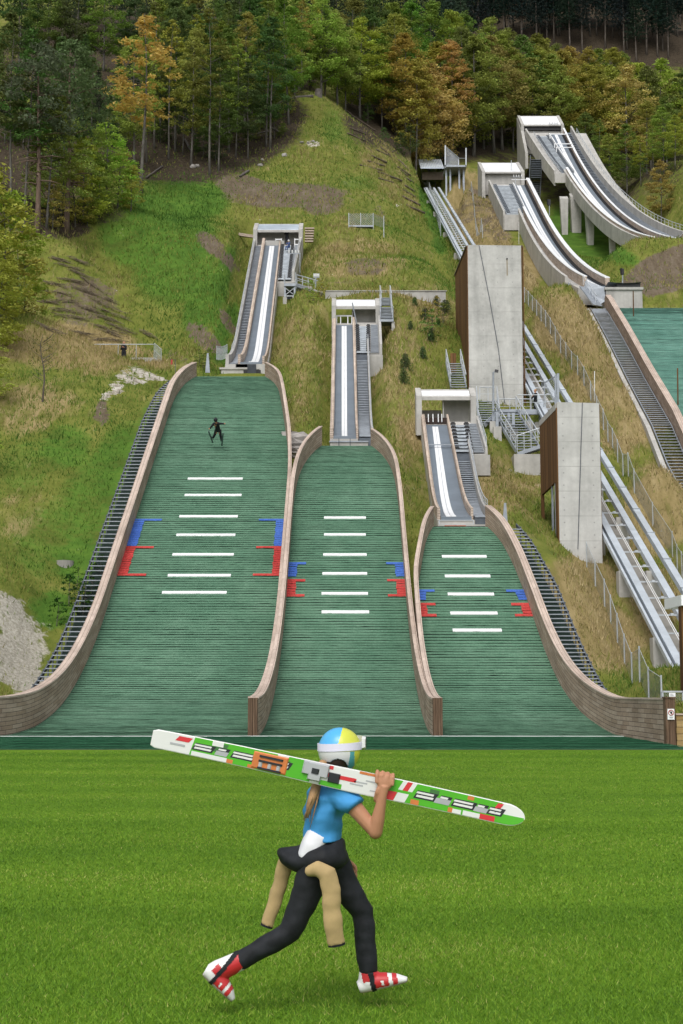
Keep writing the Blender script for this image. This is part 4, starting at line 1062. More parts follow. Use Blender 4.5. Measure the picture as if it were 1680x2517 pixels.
def high_inruns():
    # ---- second highest (right of the lift)
    r = thing('ski_jump_inrun', 'high concrete in-run right of the lift, standing in front of the highest one', 'ski jump ramp', (24, 142, ID.z(142)), 'ski jump in-run ramps')
    X = lambda pb, pt: xline(ID, pb, pt)
    dl, dr = X((1374, 650), (1259, 455)), X((1414, 650), (1296, 455))
    wl, wr = X((1386, 650), (1270, 455)), X((1398, 650), (1279.5, 455))
    y0, y1 = 143, 213
    lane(r, ID, y0, y1 + 1, off(dl, -1.1), off(dr, .6), -2.0, -.2, 'concrete_trough', M['conc'], 2)
    track(r, ID, y0, y1, dl, dr, wl, wr, .42)
    lane(r, ID, y0 + .3, y1 + 1, off(dr, .01), off(dr, .45), -1.4, .85, 'side_wall', M['timber_fine'], 2)
    lane(r, ID, y0 + .3, y1 + 1, off(dr, -.03), off(dr, .48), .853, .93, 'wall_cap', M['white_panel'], 2)
    yb0 = ID.hit(1270, 529).y; yl1 = yb0 + 1
    lane(r, ID, y0 + 1, yl1, off(dl, -.40), off(dl, -.02), -.3, .95, 'side_wall', M['timber_fine'], 2)
    lane(r, ID, y0 + 1, yl1, off(dl, -.42), off(dl, -.0), .953, 1.03, 'wall_cap', M['white_panel'], 2)
    lo = X((1343, 650), (1277, 529))
    lane(r, ID, y0 + 4, yl1, off(lo, -.1), off(lo, .22), -2.2, .75, 'parapet', M['conc'], 2)
    steps(r, ID, y0 + 4, yb0, off(lo, .2), off(dl, -.42), 60, -.3)
    bl, br = X((1240, 527), (1203, 449)), X((1294, 527), (1257, 449))
    lane(r, ID, yb0, y1 + 1, bl, off(dl, -.03), -2.3, -.16, 'stand_base', M['conc'], 2)
    start_rows(r, ID, yb0, y1 - .5, off(bl, .25), br, 21, .35, 'steel_dark', .5)
    lane(r, ID, yb0, y1 + 1, off(bl, -.2), off(bl, .06), -2.4, .6, 'parapet', M['conc'], 2)
    lane(r, ID, yb0 + .3, y1 - .5, off(br, .02), off(br, .16), -.1, .55, 'side_board', M['white_panel'], 2)
    mb = MB(); z = ID.z(yb0); mb.bx(bl(yb0) - .1, dl(yb0) - .03, yb0 - .35, yb0 - .02, z - 2.3, z - .02); mb.build('stand_end', M['conc'], r)
    xl = X_at(1183, 412, 215); xr = X_at(1287, 412, 215)
    zf = ID.z(213)
    yB, zF, zB = box(r, ID, xl, xr, 214, 423, 400, .62, .5, 'white_panel', low=3)
    mb = MB(); mb.bx(xl + .5, xr - .5, 214.6, 214.9, zf - 1, zF - .05); mb.build('start_wall', M['conc'], r)
    lamp_bar(r, dl(213) + 1, 213.8, zf + 1.6, 1.6)
    mb = MB()
    for px_, py_, h in ((1258, 448, 3.6), (1268, 463, 1.6)):
        q = ID.hit(px_, py_); mb = MB(); mb.tube([q, q + Vector((0, 0, h))], .05, 6); mb.build('flag_pole', M['rail'], r)
    mb = MB(); zs = ID.z(212.6); mb.bar((dl(212) - .1, 212.6, zs + 1), (dr(212) + .2, 212.6, zs + 1), .1, .1); mb.build('start_beam', M['white_panel'], r)
    # takeoff block
    mb = MB(); a = at(1490, 707, 141); b = at(1580, 745, 141); mb.bx(a.x, b.x, 141, 146, b.z - 1.0, a.z - .25); mb.build('takeoff_base', M['conc'], r)
    mb = MB(); mb.bx(a.x - .15, b.x + .1, 140.85, 146, a.z - .245, a.z + .02); mb.build('base_coping', M['conc'], r)
    mb = MB(); mb.bx(a.x + 1.1, b.x - .2, 140.9, 145, a.z + .03, a.z + .42); mb.build('lip_frame', M['black'], r)
    mb = MB()
    vs = []; n = 8
    for k in range(n + 1):
        x = lerp(a.x + .2, b.x - .1, k / n); dzz = -.12 * math.sin(math.pi * k / n)
        vs += [(x, 140.7, a.z + .52 + dzz), (x, 145.5, a.z + .60 + dzz)]
    mb.add(vs, [(2 * k, 2 * k + 2, 2 * k + 3, 2 * k + 1) for k in range(n)]); mb.build('lip_cover', M['deck'], r)
    mb = MB(); mb.prism([at(1440, 690, 141.5), at(1488, 707, 141.2), at(1488, 740, 141.2), at(1470, 752, 141), at(1436, 712, 141.4)], (0, .5, 0)); mb.build('steel_wing', M['steel'], r)
    mb = MB(); p = at(1436, 706, 141.3); q = at(1470, 752, 139.6); mb.bar(p, q, 1.2, .12); mb.build('access_ramp', M['steel'], r)
    railing(r, [at(1434, 700, 141.6), at(1452, 726, 140.6), at(1468, 750, 139.5)], 1.0, .8, .03)
    # ---- highest
    r = thing('ski_jump_inrun', 'highest concrete in-run on tall piers at the top right edge of the forest', 'ski jump ramp', (38, 168, IE.z(168)), 'ski jump in-run ramps')
    X = lambda pb, pt: xline(IE, pb, pt)
    dl, dr = X((1517, 560), (1349, 330)), X((1560, 560), (1386.5, 330))
    wl, wr = X((1527, 560), (1362.5, 330)), X((1540, 560), (1370, 330))
    y0, y1 = 169, 247
    lane(r, IE, y0 + 3, y1 + 1, off(dl, -.7), off(dr, 4.2), -1.5, -.2, 'concrete_trough', M['conc'], 2)
    track(r, IE, y0, y1, dl, dr, wl, wr, .45)
    lane(r, IE, y0 - 6, y1 + 1, off(dr, .02), off(dr, .30), -.3, .75, 'side_wall', M['timber_fine'], 2)
    lane(r, IE, y0 - 6, y1 + 1, off(dr, -.01), off(dr, .33), .753, .83, 'wall_cap', M['white_panel'], 2)
    ro = X((1609, 560), (1408, 330))
    steps(r, IE, y0 + 4, y1, off(dr, .5), off(ro, -.3), 95, .1)
    lane(r, IE, y0 - 6, y1 + 1, off(dr, .4), off(ro, -.2), -.19, -.1, 'stair_bed', M['deck'], 2)
    lane(r, IE, y0 - 8, y1 + 1, off(ro, -.2), off(ro, .1), -1.6, 1.2, 'parapet', M['conc'], 2)
    railing(r, [p + Vector((.3, 0, 1.1)) for p in IE.path(y0 - 6, y1 - 2, ro, 3)], .8, 2, .035)
    yb0 = IE.hit(1390, 429).y
    lane(r, IE, y0 + 1, yb0 + 1, off(dl, -.36), off(dl, -.02), -.5, .9, 'side_wall', M['timber_fine'], 2)
    lane(r, IE, y0 + 1, yb0 + 1, off(dl, -.42), off(dl, .0), .903, .97, 'wall_cap', M['white_panel'], 2)
    lane(r, IE, y0 + 2, yb0 + 1, off(dl, -.75), off(dl, -.40), -1.7, .55, 'parapet', M['conc'], 2)
    bl, br = X((1366, 429), (1297, 329)), X((1413, 429), (1346, 329))
    lane(r, IE, yb0, y1 + 1, bl, off(dl, -.03), -1.6, -.16, 'stand_base', M['conc'], 2)
    mb = MB(); z = IE.z(yb0); mb.bx(bl(yb0) - .2, dl(yb0) - .05, yb0 - .5, yb0 - .02, z - 1.6, z + .05); mb.build('stand_end', M['conc'], r)
    start_rows(r, IE, yb0 + .2, y1 - 1, off(bl, 1.2), br, 30, .3, 'steel_dark', .5)
    lane(r, IE, yb0, y1 + 1, off(bl, -.25), off(bl, .05), -1.9, .7, 'parapet', M['conc'], 2)
    railing(r, [p + Vector((0, 0, .6)) for p in IE.path(yb0, y1 - 2, off(bl, .6), 3)], .7, 1.5, .035)
    lane(r, IE, yb0 + .3, y1 - 1, off(br, .03), off(br, .2), -.1, .6, 'side_board', M['white_panel'], 2)
    for py_ in (343, 367, 376):
        q = IE.hit(1370, py_); mb = MB(); mb.bar((dl(q.y) - .3, q.y, q.z + 1), (dr(q.y) + .3, q.y, q.z + 1), .12, .14)
        for xx in (dl(q.y) - .2, dr(q.y) + .2): mb.bar((xx, q.y, q.z), (xx, q.y, q.z + 1), .12, .1)
        mb.build('start_beam', M['white_panel'], r)
    xl = X_at(1281, 296, 249); xr = X_at(1386, 296, 249)
    yB, zF, zB = box(r, IE, xl, xr, 249, 307, 285, .75, .5, 'white_panel', low=4)
    mb = MB(); zf = IE.z(248); mb.bx(xl + .5, xr - .5, 249.6, 249.9, zf - 1.5, zF - .9); mb.build('start_wall', M['conc'], r)
    mb = MB(); mb.bx(xl + .5, xr - .5, 249.3, 249.5, zF - .85, zF - .3); mb.build('painted_shadow_gap', M['black'], r)  # solid black slab stands in for the shade under the roof edge
    lamp_bar(r, dl(247) + 1.2, 248.8, zf + 1.9, 1.8)
    # tall left wall under the start house
    mb = MB(); a = at(1271, 285, yB); zg = Hs(xl, 252) - 2
    mb.prism([(xl - .05, 249, zF - 1), (xl - .05, yB + .6, zB - .2), (xl - .05, yB + .6, zg), (xl - .05, 243.5, zg), (xl - .05, 243.5, IE.z(243.5) - 2)], (.5, 0, 0)); mb.build('pier_wall', M['conc'], r)
    # piers
    def pier(px0, px1, dx, dpt, taper):
        pm = (px0 + px1) / 2; best = min((abs(proj(dl(y) + dx, y, IE.z(y) - 1.5)[0] - pm), y) for y in np.arange(172, 232, .25)); Y = best[1]
        zt = IE.z(Y) - 1.45; x0 = dl(Y) + dx - (px1 - px0) / 2 * Y / FPX; x1 = x0 + (px1 - px0) * Y / FPX; zb = Hs(x0, Y) - 1
        w = x1 - x0; a = taper * w; m = IE.m * .9
        mb = MB(); mb.hexa([(x0 + a, Y, zb), (x1 - a, Y, zb), (x1 - a, Y + dpt, zb), (x0 + a, Y + dpt, zb),
                            (x0, Y, zt), (x1, Y, zt), (x1, Y + dpt, zt + dpt * m), (x0, Y + dpt, zt + dpt * m)])
        mb.build('pier', M['conc'], r)
    pier(1377, 1398, -2.4, 1.0, .18); pier(1402, 1430, -.3, 1.4, .10)
    pier(1440, 1462, .2, 1.2, .2); pier(1499, 1514, .2, .9, .15)
    # dark stair tower behind the start house wall
    mb = MB(); a = at(1319, 392, 236)
    for k in range(22):
        z0 = a.z - k * .36; sx = (k % 11) / 11 * 1.4 * (1 if (k // 11) % 2 else -1)
        mb.bx(a.x - .9 + k * -.03, a.x + .9 - k * .03, 236 - (k % 11) * .12, 237 - (k % 11) * .12, z0 - .08, z0)
    for sx in (-1, 1): mb.bar((a.x + sx, 236, a.z + .8), (a.x + sx - .6, 236, a.z - 8.4), .12, .12)
    mb.build('access_stairs', M['steel_dark'], r)
    # apron at the foot
    mb = MB(); P = [at(1586, 604, 166), at(1640, 606, 165), at(1685, 592, 164), at(1700, 640, 160), at(1655, 622, 161.5)]
    mb.prism(P, (0, 1.4, -.5)); mb.build('apron', M['conc'], r)
# ------------------------------------------------------------------ lift towers, lift, steel stairs
def towers():
    def tower(label, Yf, tl, tr, bl, br, Yb, tb, mat, clad, cable, thick=.35):
        a, b = at(*tl, Yf), at(*tr, Yf); x0, x1 = a.x, b.x; zt = (a.z + b.z) / 2
        zb = min(at(*bl, Yf).z, Hs(x0, Yf), Hs(x1, Yf)) - .6; zback = at(*tb, Yb).z
        r = thing('lift_tower', label, 'tower', (x0, Yf, zb), 'concrete lift towers')
        mb = MB(); mb.prism([(x0, Yf, zb), (x1, Yf, zb), (x1, Yf, zt - .05), (x0, Yf, zt)], (0, thick, 0)); mb.build('front_wall', mat, r)
        return r, x0, x1, zt, zb, zback
    r, x0, x1, zt, zb, zk = tower('taller upper concrete lift tower with a long diagonal cable down its face', 107, (1150, 603), (1281, 601), (1155, 1000), (1288, 1004), 118.5, (1120, 675), M['conc_tower'], None, None)
    yb = 118.5
    mb = MB(); mb.prism([(x0 - .04, 107.30, zb), (x0 - .04, yb, zb + 2), (x0 - .04, yb, zk - .1), (x0 - .04, 107.30, zt - .08)], (.16, 0, 0)); mb.build('cladding', M['cladding'], r)
    mb = MB(); mb.prism([(x1 - .1, 107.36, zb), (x1 - .1, yb, zb + 2), (x1 - .1, yb, zk - .1), (x1 - .1, 107.36, zt - .08)], (.2, 0, 0)); mb.build('cladding', M['cladding'], r)
    mb = MB(); mb.prism([(x0 - .12, 107.38, zt - .02), (x0 - .12, yb + .3, zk - .02), (x0 - .12, yb + .3, zk + .08), (x0 - .12, 107.38, zt + .08)], (x1 - x0 + .3, 0, 0)); mb.build('roof', M['rust'], r)
    mb = MB(); mb.bx(x0 - .06, x0 + .0, 107.02, 107.28, zb, zt - .1); mb.build('corner_board', M['cladding'], r); mb = MB(); mb.bx(x1 + .12, x1 + .18, 107.0, 107.34, zb, zt - .1); mb.build('corner_board', M['cladding'], r)
    mb = MB(); mb.tube([at(1178, 603, 106.96), at(1204, 735, 106.96), at(1226, 860, 106.96), at(1241, 990, 106.96)], .028, 5); mb.build('cable', M['steel_dark'], r)
    mb = MB(); mb.bx(x1 - 1.14, x1 - 1.06, 106.975, 106.99, zt - 2.45, zt - 1.15); mb.build('rust_streak', simple('rust_stain', (.30, .25, .17), .9), r)
    mb = MB(); mb.box((x1 - 1.1, 106.97, zt - 1.12), (.1, .1, .1)); mb.build('drain_spout', M['black'], r)
    # second
    r, x0, x1, zt, zb, zk = tower('shorter lower concrete lift tower with timber clad side and a dark doorway', 76, (1370, 989), (1473, 988), (1375, 1352), (1480, 1357), 82.7, (1329, 1034), M['conc_low'], None, None, .3)
    yb = 82.7; xs = x0
    zd = at(1335, 1215, 82).z; 
    mb = MB(); mb.prism([(xs - .03, 76.35, zd), (xs - .03, yb, zd), (xs - .03, yb, zk - .35), (xs - .03, 76.35, zt - .35)], (.14, 0, 0)); mb.build('cladding', M['cladding'], r)
    mb = MB(); mb.prism([(xs - .03, 76.35, zb), (xs - .03, 77.0, zb), (xs - .03, 77.0, zd), (xs - .03, 76.35, zd)], (.14, 0, 0))
    mb.prism([(xs - .03, 82.2, zb), (xs - .03, yb, zb), (xs - .03, yb, zd), (xs - .03, 82.2, zd)], (.14, 0, 0)); mb.build('door_side_cladding', M['cladding'], r)
    mb = MB(); mb.bx(xs + .7, xs + .75, 77, 82.2, zb, zd); mb.build('doorway', M['steel_dark'], r)
    mb = MB(); mb.bx(xs + .0, xs + .1, 77.3, 77.55, zb, zd); mb.build('door_frame', M['steel'], r); mb = MB(); mb.bx(xs + .0, xs + .1, 78.6, 78.8, zb, zd); mb.build('door_frame', M['steel'], r)
    mb = MB(); mb.prism([(x1 - .06, 76.3, zb), (x1 - .06, yb, zb), (x1 - .06, yb, zk - .1), (x1 - .06, 76.3, zt - .1)], (.14, 0, 0)); mb.build('cladding', M['cladding'], r)
    mb = MB(); mb.prism([(x0 - .05, 76.31, zt - .345), (x0 - .05, yb + .1, zk - .345), (x0 - .05, yb + .1, zk), (x0 - .05, 76.31, zt - .005)], (x1 - x0 + .02, 0, 0)); mb.build('roof', M['conc'], r)
    mb = MB(); mb.bx(x0 - .05, x0 + .0, 76.04, 76.3, zb, zt - .3); mb.build('corner_board', M['cladding'], r)
    mb = MB(); mb.tube([at(1432, 990, 75.97), at(1427, 1150, 75.97), at(1421, 1350, 75.97)], .022, 5); mb.build('cable', M['steel_dark'], r)
def lift():
    r = thing('inclined_lift_track', 'long straight inclined lift track of pale steel beams climbing past both towers', 'lift track', (TX, 56, tz(56)))
    P = [Vector((TX, y, tz(y))) for y in np.linspace(53, 235, 40)]
    for nm, a, b, z0, z1, m in (('edge_beam', -1.42, -1.30, -.25, 0, 'beam'), ('running_beam', -1.16, -.80, -.3, .02, 'beam'), ('running_beam', .15, .50, -.3, .02, 'beam'), ('walkway_beam', .98, 1.32, -.22, .1, 'beam')):
        mb = MB(); mb.sweep(P, [(a, z0), (b, z0), (b, z1), (a, z1)], right=(1, 0, 0)); mb.build(nm, M[m], r)
    mb = MB(); mb.sweep(P, [(-1.28, -.3), (-1.18, -.3), (-1.18, -.15), (-1.28, -.15)], right=(1, 0, 0)); mb.build('beam_web', M['steel_dark'], r)
    for x in (-.45, -.36):
        mb = MB(); mb.tube([p + Vector((x, 0, -.02)) for p in P], .02, 5); mb.build('cable', M['rope'], r)
    for i, y in enumerate(np.arange(55, 233, 1.9)):
        mb = MB(); z = tz(y) - .12; mb.bar((TX - .8, y, z), (TX + .15, y, z), .05, .07)
        mb.box((TX - .1, y, z + .03), (.16, .2, .12)); mb.build('sleeper', M['rail'], r)
    mb = MB()
    for i, y in enumerate(np.arange(54.5, 234, 3.6)):
        z = tz(y); mb = MB(); mb.bx(TX + .94, TX + 1.36, y - .05, y + .05, z - .05, z + .15); mb.build('joint_plate', M['steel'], r)
    for y in list(np.arange(57, 110, 7.5)) + [125, 140, 155, 172, 190, 210, 226]:
        zg = Hs(TX - .6, y); z = tz(y) - .3
        if y < 100:
            mb = MB(); mb.bx(TX - 1.5, TX - .75, y - .35, y + .35, zg - .8, z - .02); mb.build('footing', M['conc'], r); mb = MB(); mb.bx(TX - .1, TX + .6, y - .35, y + .35, zg - .8, z - .02); mb.build('footing', M['conc'], r)
        else:
            mb = MB(); mb.bar((TX - 1.0, y, zg - .5), (TX - 1.0, y, z), .25, .25); mb.build('support_leg', M['steel'], r); mb = MB(); mb.bar((TX + .3, y, zg - .5), (TX + .3, y, z), .25, .25); mb.build('support_leg', M['steel'], r)
            mb = MB(); mb.bx(TX - 1.5, TX - .5, y - .6, y + .6, zg - 1, zg + .55); mb.build('footing', M['conc'], r)
    mb = MB()   # concrete cable trough between the beams
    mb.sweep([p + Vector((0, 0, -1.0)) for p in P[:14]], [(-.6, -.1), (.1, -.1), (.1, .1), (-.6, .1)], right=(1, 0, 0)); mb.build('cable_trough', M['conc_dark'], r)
    # top station
    Y = 236
    s = thing('lift_top_station', 'small top lift station with a pale corrugated roof and fenced platform', 'station', (TX, Y, tz(Y)))
    a, b = at(1034, 412, Y), at(1092, 412, Y); q = at(1034, 392, Y + 7)
    mb = MB(); mb.prism([(a.x, Y, a.z - .15), (a.x, Y + 7, q.z - .15), (a.x, Y + 7, q.z), (a.x, Y, a.z)], (b.x - a.x, 0, 0)); rf = mb.build('roof', M['blue_panel'], s)
    mb = MB()
    for k in range(14):
        mb = MB(); x = lerp(a.x, b.x, (k + .5) / 14); mb.bar((x, Y - .02, a.z + .05), (x, Y + 7, q.z + .05), .07, .09); mb.build('roof_rib', M['white_panel'], rf)
    mb = MB(); mb.bx(a.x + .4, b.x, Y + 1.5, Y + 1.7, a.z - 1.6, a.z - .2); mb.build('back_wall', M['rust'], s)
    p0, p1 = at(1093, 411, 233), at(1146, 409, 233)
    mb = MB(); mb.bx(p0.x, p1.x, 232, 236.5, p0.z - .3, p0.z); mb.build('platform', M['steel'], s)
    for px_ in (1097, 1107, 1129, 1140):
        g = at(px_, 411, 233.2); mb = MB(); mb.bar((g.x, 233.2, Hs(g.x, 233) - .5), (g.x, 233.2, g.z - .3), .28, .28); mb.build('support_leg', M['steel'], s)
    mb = MB(); w0, w1 = at(1095, 412, 232.1), at(1095, 360, 232.1); w2, w3 = at(1146, 410, 232.1), at(1146, 364, 232.1); e0, e1 = at(1128, 389, 236), at(1128, 410, 236)
    mb.bar(w0, w1 + Vector((0, 0, .2)), .2, .2); mb.bar(w2, w3, .2, .2); mb.bar(at(1128, 410, 236), at(1128, 388, 236), .15, .15)
    mb.bar(w1, at(1128, 388, 236), .12, .12); mb.bar(at(1128, 389, 236), at(1146, 389, 232.1), .1, .1); mb.bar(at(1099, 405, 232.4), at(1128, 406, 236), .1, .1)
    for t in np.linspace(.05, .95, 12):
        p = w0.lerp(at(1128, 411, 236), t); qq = w1.lerp(at(1128, 388, 236), t); mb.bar(p, qq, .07, .05)
    mb.build('fence_frame', M['rail'], s)
    # bottom station pillar at the frame edge
    s = thing('lift_bottom_station', 'brown timber pillar with a white roof edge at the right border, foot of the lift', 'station', (12.6, 52.3, 0))
    mb = MB(); mb.bx(12.42, 12.9, 52, 52.5, -.2, 4.6); mb.build('pillar', M['cladding'], s); mb = MB(); mb.bx(15.5, 16, 52, 52.5, -.2, 4.6); mb.build('pillar', M['cladding'], s)
    mb = MB(); mb.bx(12.37, 17, 51.8, 54.5, 4.62, 5.0); mb.build('roof', M['white_panel'], s)
    steel_stairs()
def flight(root, p0, p1, w, n, nm='step', side=None, rail=True):
    """p0 top, p1 bottom (centres); w vector half width"""
    p0, p1, w = Vector(p0), Vector(p1), Vector(w)
    for i in range(n):
        c = p0.lerp(p1, (i + .5) / n); mb = MB(); mb.bar(c - w, c + w, .26, .05); mb.build('step', M['steel'], root)
    for s in (-1, 1):
        mb = MB(); mb.bar(p0 + w * s * 1.03, p1 + w * s * 1.03, .06, .28); mb.build('stringer', M['steel'], root)
        if rail: railing(root, [p0 + w * s, p1 + w * s], 1.05, 1.3, .035)
def steel_stairs():
    r = thing('steel_stair_tower', 'grey steel platform and stairs linking the two lift towers, on steel legs', 'stairs', at(1217, 1110, 99))
    Y = 101
    a, b = at(1226, 1007, Y), at(1342, 1010, Y); z = a.z
    mb = MB(); mb.bx(a.x, b.x, Y, Y + 1.6, z - .08, z); mb.build('platform', M['grating'], r)
    mb = MB(); mb.bx(a.x - .05, b.x, Y - .08, Y, z - .36, z + .02); mb.build('edge_beam', M['steel'], r)
    railing(r, [(b.x, Y + .05, z), (a.x + 1.4, Y + .05, z)], 1.1, .55, .03)
    railing(r, [(b.x, Y + 1.55, z), (a.x, Y + 1.55, z)], 1.1, .8, .03)
    flight(r, (at(1240, 1008, Y).x, Y - .1, z - .1), at(1300, 1108, 95.5), (.85, 0, 0), 15)
    l0, l1 = at(1272, 1112, 95), at(1332, 1092, 95)
    mb = MB(); mb.hexa([l0 + Vector((0, -.1, -.25)), l1 + Vector((0, -.1, -.25)), l1 + Vector((0, 1.2, -.25)), l0 + Vector((0, 1.2, -.25)), l0 + Vector((0, -.1, 0)), l1 + Vector((0, -.1, 0)), l1 + Vector((0, 1.2, 0)), l0 + Vector((0, 1.2, 0))]); mb.build('landing_beam', M['steel'], r)
    railing(r, [l0, l1], 1.15, .5, .03)
    c0, c1 = at(1264, 1116, 94.6), at(1330, 1172, 94.6)
    mb = MB(); mb.bx(c0.x, c1.x + .3, 94.6, 96.4, min(c1.z, Hs(c0.x, 94.6)) - 1, c0.z); mb.build('concrete_base', M['conc'], r)
    flight(r, at(1197, 985, 102), at(1203, 1040, 99), (.75, 0, 0), 10)
    railing(r, [at(1180, 985, 101.5), at(1218, 985, 101.5)], 1.0, .6, .03)
    q0, q1 = at(1190, 1046, 99), at(1226, 1012, 100)
    mb = MB(); mb.bar(q0, q1, .1, .3); mb.build('brace', M['steel'], r)
    for px_, yy, pyt in ((1213, 99.2, 1010), (1222, 98.5, 1010), (1251, 100, 1012), (1300, 101.3, 1012), (1262, 99, 1012)):
        g = at(px_, pyt, yy); zb = Hs(g.x, yy)
        mb = MB(); mb.bar((g.x, yy, zb), (g.x, yy, g.z - .1), .2, .2); mb.build('support_leg', M['steel'], r)
        mb = MB(); mb.bx(g.x - .28, g.x + .28, yy - .28, yy + .28, zb - 1, zb + .75); mb.build('footing', M['conc'], r)
    mb = MB(); g = at(1222, 1080, 99); mb.bar(g, at(1262, 1080, 99), .1, .12); mb.bar(at(1222, 1015, 98.7), at(1262, 1078, 98.7), .05, .05); mb.build('cross_brace', M['steel'], r)
    # mesh screen at the platform end
    mb = MB(); p = [at(1337, 1000, 100.6), at(1372, 985, 99.6), at(1372, 922, 99.6), at(1340, 940, 100.6)]
    chain(mb, p, .16, .014); mb.build('mesh_screen', M['rail'], r)
    mb = MB(); mb.bar(at(1372, 1000, 99.5), at(1372, 918, 99.5), .16, .16); mb.bar(at(1366, 1000, 99.7), at(1366, 921, 99.7), .12, .12); mb.bar(p[2], p[3], .07, .07); mb.bar(p[0], p[3], .06, .06); mb.build('screen_frame', M['steel'], r)
    # floodlight pole
    s = thing('floodlight_pole', 'tall slim grey pole with one dark floodlight in front of the upper tower', 'lamp post', at(1213, 1010, 98.9))
    mb = MB(); t = at(1213, 915, 98.9); mb.tube([at(1213, 1012, 98.9), t], .07, 8); mb.bar(t, t + Vector((.22, 0, .03)), .06, .06); mb.build('pole', M['steel'], s)
    mb = MB(); mb.prism([t + Vector((.1, -.2, .0)), t + Vector((.32, -.25, -.08)), t + Vector((.36, -.2, .12)), t + Vector((.14, -.1, .2))], (0, .3, .05)); mb.build('lamp', M['black'], s)
    # small flight by the left side of the upper tower
    s = thing('steel_stairs', 'short steel stair flight beside the foot of the upper tower', 'stairs', at(1110, 955, 104), 'short steel stair flights')
    flight(s, at(1115, 892, 106.5), at(1128, 955, 102.5), (.55, 0, 0), 11)
    mb = MB(); mb.bx(at(1108, 900, 108).x, at(1122, 900, 108).x, 108, 108.2, at(1110, 915, 108).z, at(1110, 868, 108).z); mb.build('wood_screen', M['cladding'], s)
    # stairs right of the middle start house
    s = thing('steel_stairs', 'steel stair flight with tall handrails beside the middle start house', 'stairs', at(950, 810, 115), 'short steel stair flights')
    flight(s, at(947, 732, 116), at(951, 752, 115), (.42, 0, 0), 6)
    flight(s, at(948, 755, 114.8), at(951, 784, 113), (.46, 0, 0), 8)
    p = at(934, 786, 112.8); q = at(968, 792, 112.8)
    mb = MB(); mb.bx(p.x, q.x, 112.6, 114, q.z, p.z); mb.build('platform', M['steel'], s)
    mb = MB(); mb.bx(at(963, 800, 113).x, at(971, 800, 113).x, 112.7, 113.3, at(965, 810, 113).z - 1.2, q.z); mb.build('support_leg', M['conc'], s)
    railing(s, [(q.x - .05, 112.7, p.z), (q.x - .05, 114, p.z)], 1.1, .6, .03)
    # platform on legs right of the left in-run stand, with flight going right
    s = thing('steel_platform', 'steel cross-braced platform on legs below the left start stand', 'platform', at(702, 745, 129.5))
    z = at(700, 698, 129.6).z; x0 = at(699, 698, 129.6).x; x1 = at(727, 698, 129.6).x
    mb = MB(); mb.bx(x0, x1, 129.4, 131.5, z - .25, z); mb.build('deck', M['steel'], s)
    for x in (x0 + .08, x1 - .08):
        mb = MB(); zg = Hs(x, 129.6); mb.bar((x, 129.6, zg), (x, 129.6, z), .16, .16); mb.build('support_leg', M['steel'], s)
        mb = MB(); mb.bx(x - .18, x + .18, 129.4, 129.8, zg - .8, zg + .55); mb.build('footing', M['conc'], s)
    zg = at(700, 728, 129.6).z
    mb = MB(); mb.bar((x0, 129.55, z - .3), (x1, 129.55, zg), .05, .05); mb.bar((x1, 129.55, z - .3), (x0, 129.55, zg), .05, .05); mb.bar((x0, 129.55, zg), (x1, 129.55, zg), .08, .08); mb.build('cross_brace', M['rail'], s)
    mb = MB(); mb.bx(x0 + .1, x1 - .1, 131.0, 131.1, zg, z - .2); mb.build('dark_panel', M['steel_dark'], s)
    for sx in (x0, x1): railing(s, [(sx, 129.5, z), (sx, 131.4, z)], 1.05, .9, .03)
    flight(s, Vector((x1 + .1, 130.4, z - .1)), at(782, 722, 126.5), (0, .6, 0), 9)
def chain(mb, p, cell, th):
    """chain-link weave on quad p (bl, br, tr, tl)"""
    bl, br, tr, tl = [Vector(v) for v in p]
    L = (br - bl).length; Hh = (tl - bl).length; nu = max(1, int(L / cell)); nh = Hh / cell
    def P(u, v): return bl.lerp(br, u).lerp(tl.lerp(tr, u), v)
    nr = (br - bl).cross(tl - bl).normalized() * th * .5
    for d in (1, -1):
        for k in range(-int(nh) - 1, nu + int(nh) + 2):
            u0, v0, u1, v1 = k / nu, 0.0, (k + d * nh) / nu, 1.0
            # clip in u
            def clip(uu, va, ub, vb, lim, low):
                if (uu < lim) == low and (ub < lim) == low: return None
                return None
            a, b = (u0, v0), (u1, v1)
            if a[0] > b[0]: a, b = b, a
            if b[0] <= 0 or a[0] >= 1: continue
            if a[0] < 0: t = -a[0] / (b[0] - a[0]); a = (0, lerp(a[1], b[1], t))
            if b[0] > 1: t = (1 - a[0]) / (b[0] - a[0]); b = (1, lerp(a[1], b[1], t))
            q0, q1 = P(*a), P(*b); dirv = (q1 - q0)
            if dirv.length < 1e-4: continue
            w = dirv.normalized().cross(nr.normalized()) * th * .5
            mb.add([q0 - w, q0 + w, q1 + w, q1 - w], [(0, 1, 2, 3)])
def fence(label, pts, h, every, cell=.11, th=.012, name='chain_link_fence', rail=False, prad=.035):
    """pts: image spots of the fence foot on the slope"""
    G = [ground(*p) if len(p) == 2 else Vector(p) for p in pts]
    r = thing(name, label, 'fence', G[0], 'chain link fences on the slope')
    P = []
    for i in range(len(G) - 1):
        n = max(1, round((G[i + 1] - G[i]).length / every))
        for k in range(n):
            q = G[i].lerp(G[i + 1], k / n); P.append(Vector((q.x, q.y, Hs(q.x, q.y))))
    P.append(G[-1]); hv = Vector((0, 0, h))
    mb = MB()
    for i in range(len(P) - 1): chain(mb, [P[i] + Vector((0, 0, .04)), P[i + 1] + Vector((0, 0, .04)), P[i + 1] + hv * .97, P[i] + hv * .97], cell, th)
    mb.build('wire_mesh', M['mesh_wire'], r, fixn=False)
    for p in P:
        mb = MB(); mb.tube([p - hv * .2, p + hv * 1.03], prad, 6); mb.build('post', M['rail'], r)
    mb = MB(); mb.tube([p + hv * .97 for p in P], .014, 4); mb.build('top_wire', M['rail'], r)
    return r
